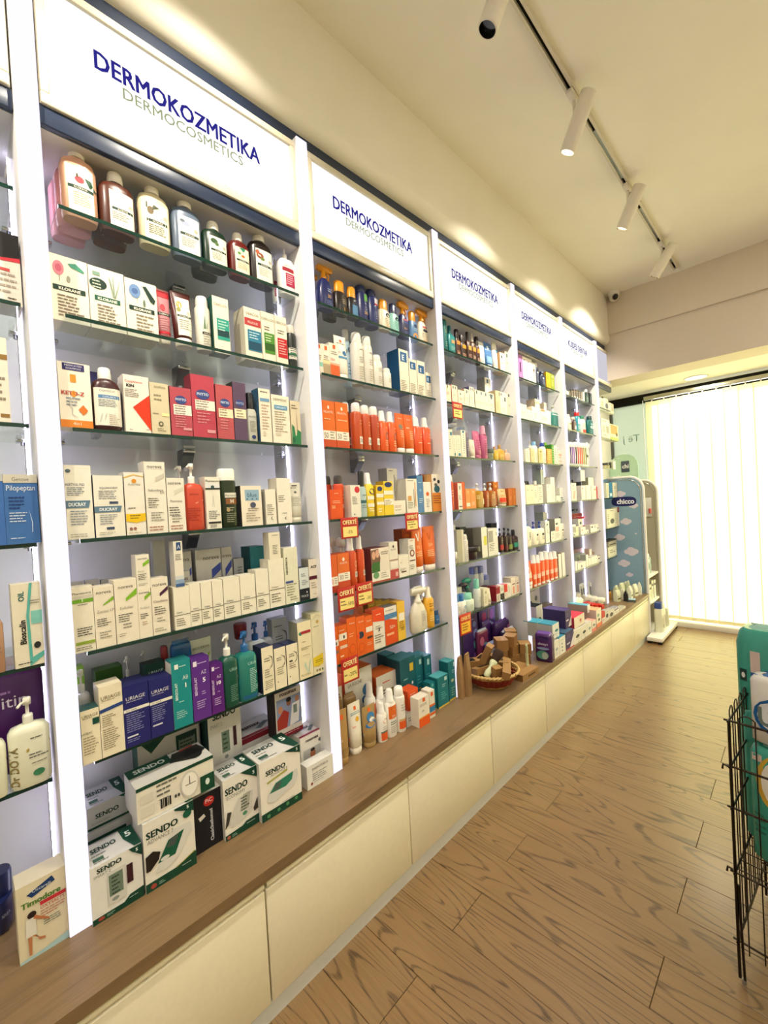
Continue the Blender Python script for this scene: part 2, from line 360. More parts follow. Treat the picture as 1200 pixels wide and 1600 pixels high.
# glass shelves
M_GLASS = glassmat('shelf_glass', (.90, .94, .92, 1), 1.0, .03, 1.6); M_GEDGE = mat('#12352c', 'gloss')
LV = ['top', 'second', 'third', 'fourth', 'fifth', 'lowest']
BN = ['leftmost cut-off bay', 'nearest full bay', 'second full bay', 'third full bay', 'fourth full bay', 'dental bay', 'narrow end bay']
SHELF_SKIP = {}
for i, (a, b) in enumerate(BAYS):
    y0, y1 = a + .055, (b - .035 if b < 4.8 else b - .05); 
    for k, z in enumerate(SHZ):
        if (i, k) in SHELF_SKIP: continue
        t = thing('glass_shelf', '%s green edged glass shelf in the %s' % (LV[k], BN[i]), 'shelf', (0, (y0 + y1) / 2, z - .010), group='glass shelves in the wall shelving')
        hw = (y1 - y0) / 2
        MB().box(-.292, -.028, -hw, hw, 0, .010, M_GLASS).build('glass_pane', t)
        MB().box(-.028, -.026, -hw, hw, 0, .010, M_GEDGE).build('polished_edge', t)
        for s_ in (-1, 1):
            g = MB(); yy = s_ * (hw + .004)
            g.bbox(-.235, -.205, yy - .014, yy + .014, -.010, -.0005, M_CHROME, .002); g.lathe([(.005, -.018), (.005, -.008)], M_STEEL, (-.22, yy), 10)
            g.build('shelf_clip', t)
        if i < 6:
            g = MB(); pr = [(-.29, -.065), (-.265, -.062), (-.235, -.022), (-.225, -.001), (-.225, 0), (-.29, 0)]
            g.loft([[(x, yy, z_ - .0005) for x, z_ in pr] for yy in (-.02, .02)], M_STEEL, smooth=False)
            g.bbox(-.236, -.222, -.021, .021, -.014, -.001, M_CHROME, .002); g.lathe([(.006, -.075), (.006, -.06)], M_WHITE, (-.272, 0), 10)
            g.build('shelf_bracket', t)

# cabinets, plinth and worktop
CAB = [-.68, -.044, .59, 1.224, 1.858, 2.492, 3.126, 3.76, 4.41, 4.95]
CABL = ['cream cabinet at the lower left corner, half cut off', 'cream handleless cabinet just below the blood pressure monitor boxes', 'cream cabinet below the nearest bright white upright', 'cream cabinet below the sunscreen tubes',
        'cream cabinet below the wicker basket', 'cream cabinet below the purple sanitary packs', 'cream cabinet below the red and white boxes', 'cream cabinet second from the far end', 'small cream cabinet at the far end beside the display stand']
for i, (a, b) in enumerate(zip(CAB, CAB[1:])):
    t = thing('base_cabinet', CABL[i], 'cabinet', (0, (a + b) / 2, .056), group='base cabinets under the worktop'); hw = (b - a) / 2
    MB().box(-.30, .168, -hw + .001, hw - .001, 0, .364, M_CREAM).build('carcass', t)
    MB().bbox(.170, .190, -hw + .003, hw - .003, .001, .334, M_CREAM, .0015).build('door', t)
    g = MB(); pr = [(.168, .34), (.186, .337), (.190, .345), (.184, .362), (.168, .363)]
    g.loft([[(x, yy, z) for x, z in pr] for yy in (-hw + .006, hw - .002)], mat('#ddd3b0', 'plastic'), smooth=False); g.build('finger_rail', t)
MB().box(-.28, .184, -.9, 4.945, 0, .0555, M_KICK).build('plinth', label='pale grey plinth running along the floor under the cabinets', category='plinth')
bevel(MB().box(-.30, .197, -.9, 4.955, .4205, TOPZ, M_TOP).build('worktop', label='long oak worktop under the shelves', category='worktop'), .002)

# ------------------------------------------------------------------ ceiling track and spotlights
tr = thing('light_track', 'white ceiling light track with dark slot', 'light track', (.615, 0, CEIL))
MB().box(-.02, -.008, -1.0, 4.55, -.022, 0, M_FRAME).box(.008, .02, -1.0, 4.55, -.022, 0, M_FRAME).box(-.008, .008, -1.0, 4.55, -.004, 0, M_DARK).build('track_profile', tr)
for y in (-.2, .95, 2.5, 3.4, 4.2): MB().box(-.008, .008, y, y + .5 if y < 4 else y + .2, -.012, -.006, M_STEEL).build('contact_strip', tr)
MB().bbox(-.021, .021, 4.54, 4.57, -.024, 0, M_WHITE, .003).build('end_cap', tr)
M_LAMP = mat('#e4ddd0', 'plastic')
SPOT_W = 75
def spot(y, label, aim, on=True, z=CEIL):
    t = thing('track_spotlight', label, 'spotlight', (.615, y, CEIL - .022), group='white cylinder spotlights on the track')
    MB().bbox(-.016, .016, -.045, .045, -.02, 0, M_LAMP, .003).build('adapter', t)
    MB().lathe([(.009, -.10), (.009, -.02)], M_LAMP, (.0, .02), 12).build('swivel', t)
    d = Vector(aim).normalized()
    q = d.to_track_quat('-Z', 'Y').to_euler()
    h = link('lamp_head', None, t, (.018, .02, -.122), q)
    piv = Vector((0, 0, 0))
    MB().lathe([(.001, .11), (.034, .11), (.037, .106), (.037, -.126), (.035, -.13), (.031, -.13)], M_LAMP, n=28, caps=(False, False)).build('housing', h)
    MB().lathe([(.031, -.13), (.029, -.10)], M_DARK if not on else mat('#d8d2c4', 'chrome'), n=28, caps=(False, False)).build('reflector', h)
    MB().lathe([(.029, -.112), (.001, -.112)], emis('spot_lens', '#fff1d0', 9) if on else mat('#242424', 'gloss'), n=28, caps=(False, False)).build('lens', h)
    if on:
        l = bpy.data.lights.new('spot_beam', 'SPOT'); l.energy = SPOT_W; l.color = lin('#fff5e2')[:3]; l.spot_size = R(104); l.spot_blend = .6; l.shadow_soft_size = .03
        link('spot_beam', l, h, (0, 0, -.133))
spot(1.44, 'unlit looking white spotlight cut off by the top edge', (-.35, -.25, -1), False)
spot(2.19, 'largest fully visible white spotlight on the ceiling track', (-.55, .06, -1))
spot(3.08, 'middle white spotlight on the ceiling track', (-.55, .06, -1))
spot(3.98, 'farthest small white spotlight near the end of the track', (-.7, .05, -1))
for i, y in enumerate((.55, -.35)): spot(y, 'white track spotlight out of frame above the %s' % ('near shelves', 'camera')[i], (-.55, .06, -1))

# dome security camera
t = thing('dome_camera', 'small white dome security camera in the ceiling corner', 'camera', (.10, 4.61, CEIL))
MB().lathe([(.050, 0), (.052, -.012), (.048, -.026), (.043, -.032)], mat('#ebe7df', 'plastic'), n=28).build('base', t)
MB().lathe([(.042, -.032), (.044, -.045), (.038, -.066), (.022, -.082), (.001, -.087)], mat('#e2ddd3', 'plastic'), n=24, caps=(False, False)).build('turret', t)
e = link('eyeball', MB().lathe([(.024, -.014), (.026, 0), (.022, .010), (.012, .013), (.001, .0135)], mat('#1b1a19', 'gloss'), n=20).mesh('eyeball'), t, (.016, -.026, -.056), Vector((.45, -.75, -.4)).to_track_quat('Z', 'Y').to_euler())
MB().lathe([(.027, -.004), (.029, .004), (.024, .0115)], mat('#b9b5ad', 'chrome'), n=20, caps=(False, False)).build('lens_ring', e)
# ------------------------------------------------------------------ packaged goods: builders
def ring(a, b, z, e=2.6, n=20, cx=0, cy=0):
    out = []
    for i in range(n):
        t = 2 * math.pi * i / n; c, s = math.cos(t), math.sin(t)
        out.append((cx + b * math.copysign(abs(c) ** (2 / e), c), cy + a * math.copysign(abs(s) ** (2 / e), s), z))
    return out
class Body:
    """lofted body: rows (z, half width, half depth, exponent); knows its front surface"""
    def __init__(s, rows): s.rows = rows
    def build(s, mb, m, n=20, caps=(True, True)): return mb.loft([ring(a, b, z, e, n) for z, a, b, e in s.rows], m, caps)
    def front(s, y, z):
        R_ = s.rows
        for (z0, a0, b0, e0), (z1, a1, b1, e1) in zip(R_, R_[1:]):
            if z <= z1 or z1 == R_[-1][0]:
                t = 0 if z1 == z0 else min(1, max(0, (z - z0) / (z1 - z0))); a = a0 + (a1 - a0) * t; b = b0 + (b1 - b0) * t; e = e0 + (e1 - e0) * t
                return b * max(0.0, 1 - min(1, abs(y) / max(a, 1e-6)) ** e) ** (1 / e)
        return R_[-1][2]
def printing(spec, w, h, z0, front, name, parent, curved, rnd, eps=.0006, top=None):
    """flat print laid on the front surface; unit square u (left-right), v (bottom-top)"""
    if not spec: return None
    mb = MB(); lay = [0]
    def P(u, v):
        y = (u - .5) * w
        if top is not None: return (h / 2 - v * h, y, top + eps * .5 + lay[0])     # on the top face: v runs from the front edge back
        z = z0 + v * h; return (front(y, z) + eps + lay[0], y, z)
    def PD(u, v, dz): q = P(u, v); return (q[0] + dz, q[1], q[2]) if top is None else (q[0], q[1], q[2] + dz)
    def rect(u0, v0, u1, v1, m):
        n = 7 if curved and u1 - u0 > .15 else 1; k = 3 if curved and v1 - v0 > .3 else 1
        vs = [P(u0 + (u1 - u0) * i / n, v0 + (v1 - v0) * j / k) for j in range(k + 1) for i in range(n + 1)]
        mb.add(vs, [(j * (n + 1) + i, j * (n + 1) + i + 1, (j + 1) * (n + 1) + i + 1, (j + 1) * (n + 1) + i) for j in range(k) for i in range(n)], m)
    for it in spec.split(';'):
        a = it.split()
        if not a: continue
        k = a[0]; lay[0] += .00012
        if k == 'r': rect(*map(float, a[1:5]), mat(a[5], 'print'))
        elif k == 'e':
            cu, cv, ru, rv = map(float, a[1:5]); n = 16
            mb.add([P(cu + ru * math.cos(6.2832 * i / n), cv + rv * math.sin(6.2832 * i / n)) for i in range(n)], [tuple(range(n))], mat(a[5], 'print'))
        elif k == 'p':
            pts = [tuple(map(float, q.split(','))) for q in a[2:]]
            mb.add([P(*q) for q in pts], [tuple(range(len(pts)))], mat(a[1], 'print'))
        elif k in 'tTvV':
            s = a[1].replace('_', ' '); cu, v, hh = map(float, a[2:5]); vs, fs, wd = text_geo(s, ( .045 if k in 'TV' else 0))
            H = hh * h if k in 'tT' else hh * w
            if k in 'tT':
                lim = (float(a[6]) if len(a) > 6 else .92) * w; sx = min(H, lim / wd)
                mb.add([PD(cu + x * sx / w, v + y * H / h, dz) for x, y, dz in vs], fs, mat(a[5], 'print'))
            else:
                lim = (float(a[6]) if len(a) > 6 else .9) * h; sx = min(H, lim / wd)
                mb.add([PD(cu - y * H / w, v + x * sx / h, dz) for x, y, dz in vs], fs, mat(a[5], 'print'))
        elif k == 'l':
            u0, v, u1 = map(float, a[1:4]); n = int(a[4]); dv = float(a[5]); m = mat(a[6], 'print')
            for j in range(n):
                u = u0; end = u0 + (u1 - u0) * rnd.uniform(.6, 1)
                while u < end:
                    l = min((u1 - u0) * rnd.uniform(.12, .34), end - u)
                    if l > .01: rect(u, v - j * dv, u + l, v - j * dv + dv * .38, m)
                    u += l + (u1 - u0) * .035
    if mb.v: return mb.build(name, parent)
NAMES = dict(bx=('product_carton', 'box'), bo=('shampoo_bottle', 'bottle'), wc=('wide_cap_bottle', 'bottle'), pu=('pump_bottle', 'bottle'), ca=('aerosol_can', 'can'), tu=('cream_tube', 'tube'),
             tr=('trigger_spray', 'bottle'), ro=('capped_bottle', 'bottle'), ja=('cream_jar', 'jar'), sp=('spray_bottle', 'bottle'), dr=('oil_bottle', 'bottle'), po=('soft_pack', 'pack'), br=('toothbrush_pack', 'toothbrush'),
             st=('striped_carton', 'box'), bg=('paper_bag', 'bag'))
def cols(s):
    c = s.split(); return c + [c[-1]] * (4 - len(c))
def product(kind, y, w, h, d, xf, z, style, spec, label, group=None, rotz=0, tilt=0, seed=0):
    """one packaged product standing at (xf - d/2, y, z)"""
    rnd = random.Random(seed); nm, cat_ = NAMES[kind]; c = cols(style)
    root = thing(nm, label, cat_, (xf - d / 2, y, z), (0, R(tilt), R(rotz)) if (rotz or tilt) else None, group)
    b = MB(); flat = lambda yy, zz_: d / 2
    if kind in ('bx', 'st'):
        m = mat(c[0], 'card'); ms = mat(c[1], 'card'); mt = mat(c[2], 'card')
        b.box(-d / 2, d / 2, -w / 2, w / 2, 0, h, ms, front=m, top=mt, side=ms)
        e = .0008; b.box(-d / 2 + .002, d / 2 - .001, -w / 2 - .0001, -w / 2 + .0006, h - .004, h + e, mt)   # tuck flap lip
        b.build('carton', root); spec, _, tops = spec.partition('^'); printing(spec, w, h, 0, flat, 'front_print', root, False, rnd)
        printing(tops, w, d, 0, flat, 'top_print', root, False, rnd, top=h + .0008)
        return root
    if kind == 'po':      # soft plastic pack: bulging body, crimped top
        rows = [(0, w * .47, d * .40, 5), (.03 * h, w * .5, d * .47, 5), (.5 * h, w * .5, d * .5, 4.5), (.93 * h, w * .5, d * .48, 5), (.985 * h, w * .48, d * .42, 5), (h, w * .45, d * .34, 5)]
        B = Body(rows); B.build(b, mat(c[0], 'foil'), 24); b.build('pack_body', root)
        t = MB(); t.loft([ring(w * .45, d * .3, h - .003, 5, 16), ring(w * .40, d * .12, h + .006, 4, 16), ring(w * .42, .003, h + .012, 3, 16)], mat(c[1], 'foil')); t.build('crimped_top', root)
        printing(spec, w, h, 0, B.front, 'front_print', root, True, rnd, .0016); return root
    if kind == 'bg':
        b.loft([ring(w / 2, d / 2, 0, 8, 12), ring(w / 2, d / 2, h * .6, 8, 12), ring(w * .5, d * .2, h * .93, 8, 12), ring(w * .5, d * .06, h, 8, 12)], mat(c[0], 'card'), smooth=False)
        b.build('bag_body', root); f_ = MB(); f_.box(d * .02, d * .16, -w * .5, w * .5, h * .86, h * .985, mat(c[1], 'card')); f_.build('folded_top', root)
        printing(spec, w, h, 0, lambda a_, z_: d / 2, 'front_print', root, False, rnd); return root
    a, q = w / 2, d / 2; cap = mat(c[1], 'plastic'); body = mat(c[0], 'plastic'); k = MB(); lim = (0, 1)
    if kind == 'bo':      # flat oval shampoo bottle, round flip cap
        hb = h * .82
        rows = [(0, a * .92, q * .85, 3), (.012, a, q, 3), (hb * .82, a, q, 3), (hb * .93, a * .86, q * .9, 2.8), (hb * .985, a * .5, q * .7, 2.3), (hb, a * .36, min(q, a * .36) * .9, 2)]
        r = min(a * .46, q * .98)
        k.lathe([(r, hb), (r, hb + .004), (r * .98, hb + (h - hb) * .55), (r * .93, hb + (h - hb) * .62), (r * .92, h - .004), (r * .8, h)], cap, n=18)
        lim = (.06, hb * .80 / h)
    elif kind == 'wc':    # rounded bottle, cap nearly as wide as the body
        hb = h * .80; rows = [(0, a * .93, q * .9, 3), (.01, a, q, 3), (hb * .94, a, q, 3), (hb, a * .94, q * .94, 3)]
        k.loft([ring(a * .95, q * .95, hb, 3), ring(a * .95, q * .95, h * .97, 3), ring(a * .84, q * .84, h, 3)], cap); lim = (.05, .74)
    elif kind == 'pu':
        hb = h * .70; rows = [(0, a * .93, q * .9, 3.4), (.01, a, q, 3.4), (hb * .88, a, q, 3.4), (hb * .96, a * .84, q * .86, 3), (hb, a * .40, q * .45, 2)]
        r = min(a, q) * .42; n0 = hb
        k.lathe([(r, n0), (r, n0 + .26 * (h - hb)), (r * .9, n0 + .34 * (h - hb)), (r * .35, n0 + .36 * (h - hb)), (r * .35, n0 + .7 * (h - hb)), (r * .8, n0 + .72 * (h - hb)), (r * .8, h - .002), (r * .6, h)], cap, n=16)
        nz = n0 + .86 * (h - hb); k.tube([(0, 0, nz), (r * 1.2, -r * 1.2, nz), (r * 1.9, -r * 1.9, nz - .006)], max(.003, r * .28), cap, 8); lim = (.03, .60)
    elif kind == 'ca':
        hb = h * .80; r = min(a, q); rows = [(0, r * .96, r * .96, 2), (.004, r, r, 2), (hb * .94, r, r, 2), (hb * .985, r * .9, r * .9, 2), (hb, r * .8, r * .8, 2)]
        k.lathe([(r * .78, hb), (r * .8, hb + .003), (r * .78, h * .93), (r * .66, h * .985), (r * .4, h)], cap, n=18); lim = (.02, .74)
    elif kind == 'ro':    # bottle with a tall straight cap
        hb = h * .66; rows = [(0, a * .93, q * .93, 2.6), (.006, a, q, 2.6), (hb * .9, a, q, 2.6), (hb, a * .78, q * .8, 2.4)]
        k.loft([ring(a * .70, q * .72, hb, 2.4), ring(a * .68, q * .70, h * .97, 2.4), ring(a * .54, q * .56, h, 2.4)], cap); lim = (.02, .58)
    elif kind == 'sp':    # mist spray: shoulder, collar, tapered nozzle cap
        hb = h * .74; rows = [(0, a * .95, q * .95, 2.2), (.005, a, q, 2.2), (hb * .93, a, q, 2.2), (hb, a * .72, q * .72, 2.1)]
        k.lathe([(a * .68, hb), (a * .68, hb + .1 * (h - hb)), (a * .56, hb + .2 * (h - hb)), (a * .50, h * .97), (a * .40, h)], cap, n=16); lim = (.02, .67)
    elif kind == 'ja':
        hb = h * .60; rows = [(0, a * .8, q * .8, 2), (h * .06, a * .93, q * .93, 2), (hb, a, q, 2)]
        k.lathe([(a * 1.0, hb), (a * 1.02, hb + .004), (a * 1.02, h * .95), (a * .95, h)], cap, n=22); lim = (.06, .56)
    elif kind == 'dr':    # small square shouldered bottle, cylindrical cap
        hb = h * .72; rows = [(0, a * .95, q * .9, 5), (.005, a, q, 5), (hb * .86, a, q, 5), (hb * .94, a * .7, q * .72, 4), (hb, a * .4, q * .5, 2)]
        k.lathe([(min(a, q) * .52, hb), (min(a, q) * .5, h * .98), (min(a, q) * .42, h)], cap, n=14); lim = (.04, .58)
    elif kind == 'tu':    # squeeze tube standing on its cap
        hc = h * .13; rows = [(hc, a * .74, q * .86, 2.2), (hc + .02 * h, a * .82, q, 2.3), (h * .45, a * .93, q * .78, 2.3), (h * .93, a, q * .12, 2.6), (h, a, .0012, 3)]
        k.loft([ring(a * .72, q * .84, 0, 2.2), ring(a * .78, q * .92, .004, 2.2), ring(a * .78, q * .92, hc * .95, 2.2), ring(a * .7, q * .8, hc, 2.2)], cap); lim = (.15, .97)
    elif kind == 'tr':    # trigger sprayer
        hb = h * .66; rows = [(0, a * .92, q * .9, 3), (.01, a, q, 3), (hb * .55, a, q, 3), (hb * .85, a * .72, q * .8, 2.6), (hb, a * .36, q * .5, 2)]
        r = a * .36
        k.lathe([(r, hb - .002), (r, hb + .12 * (h - hb)), (r * .7, hb + .2 * (h - hb)), (r * .6, hb + .5 * (h - hb))], cap, n=14)
        z1 = hb + .45 * (h - hb); L_ = a * 1.5
        k.loft([[(-.009, yy, z1 + dz0), (.009, yy, z1 + dz0), (.009, yy, z1 + dz1), (0, yy, z1 + dz1 + .002), (-.009, yy, z1 + dz1)] for yy, dz0, dz1 in ((-L_ * .55, .004, (h - z1) * .75), (-L_ * .1, -.002, h - z1), (L_ * .35, -.002, (h - z1) * .95), (L_ * .75, .004, (h - z1) * .62))], cap)
        k.tube([(0, L_ * .3, z1), (0, L_ * .5, z1 - .012), (0, L_ * .42, z1 - .034)], .004, cap, 6); lim = (.03, .5)
    elif kind == 'br':    # blister card with a toothbrush
        b.box(-.002, .002, -a, a, 0, h, mat('#e9ecec', 'card')); b.build('backing_card', root)
        k.tube([(.008, 0, h * .1), (.012, 0, h * .4), (.010, 0, h * .65), (.010, 0, h * .86)], .0045, mat(c[0], 'plastic'), 8); k.build('brush_handle', root)
        g = MB(); g.bbox(.008, .02, -.006, .006, h * .78, h * .93, mat('#f6f6f2', 'plastic'), .002); g.build('bristle_head', root)
        printing(spec, w, h, 0, lambda a_, z_: .002, 'front_print', root, False, rnd); return root
    clear = len(style.split()) > 2 and style.split()[2] == 'clear'
    if clear: body = mat(c[0], 'clear')
    B = Body(rows); B.build(b, body); b.build('body', root); k.build('cap', root)
    l0, l1 = lim; printing(spec, w, (l1 - l0) * h, l0 * h, B.front, 'front_label', root, True, rnd, .0009)
    return root
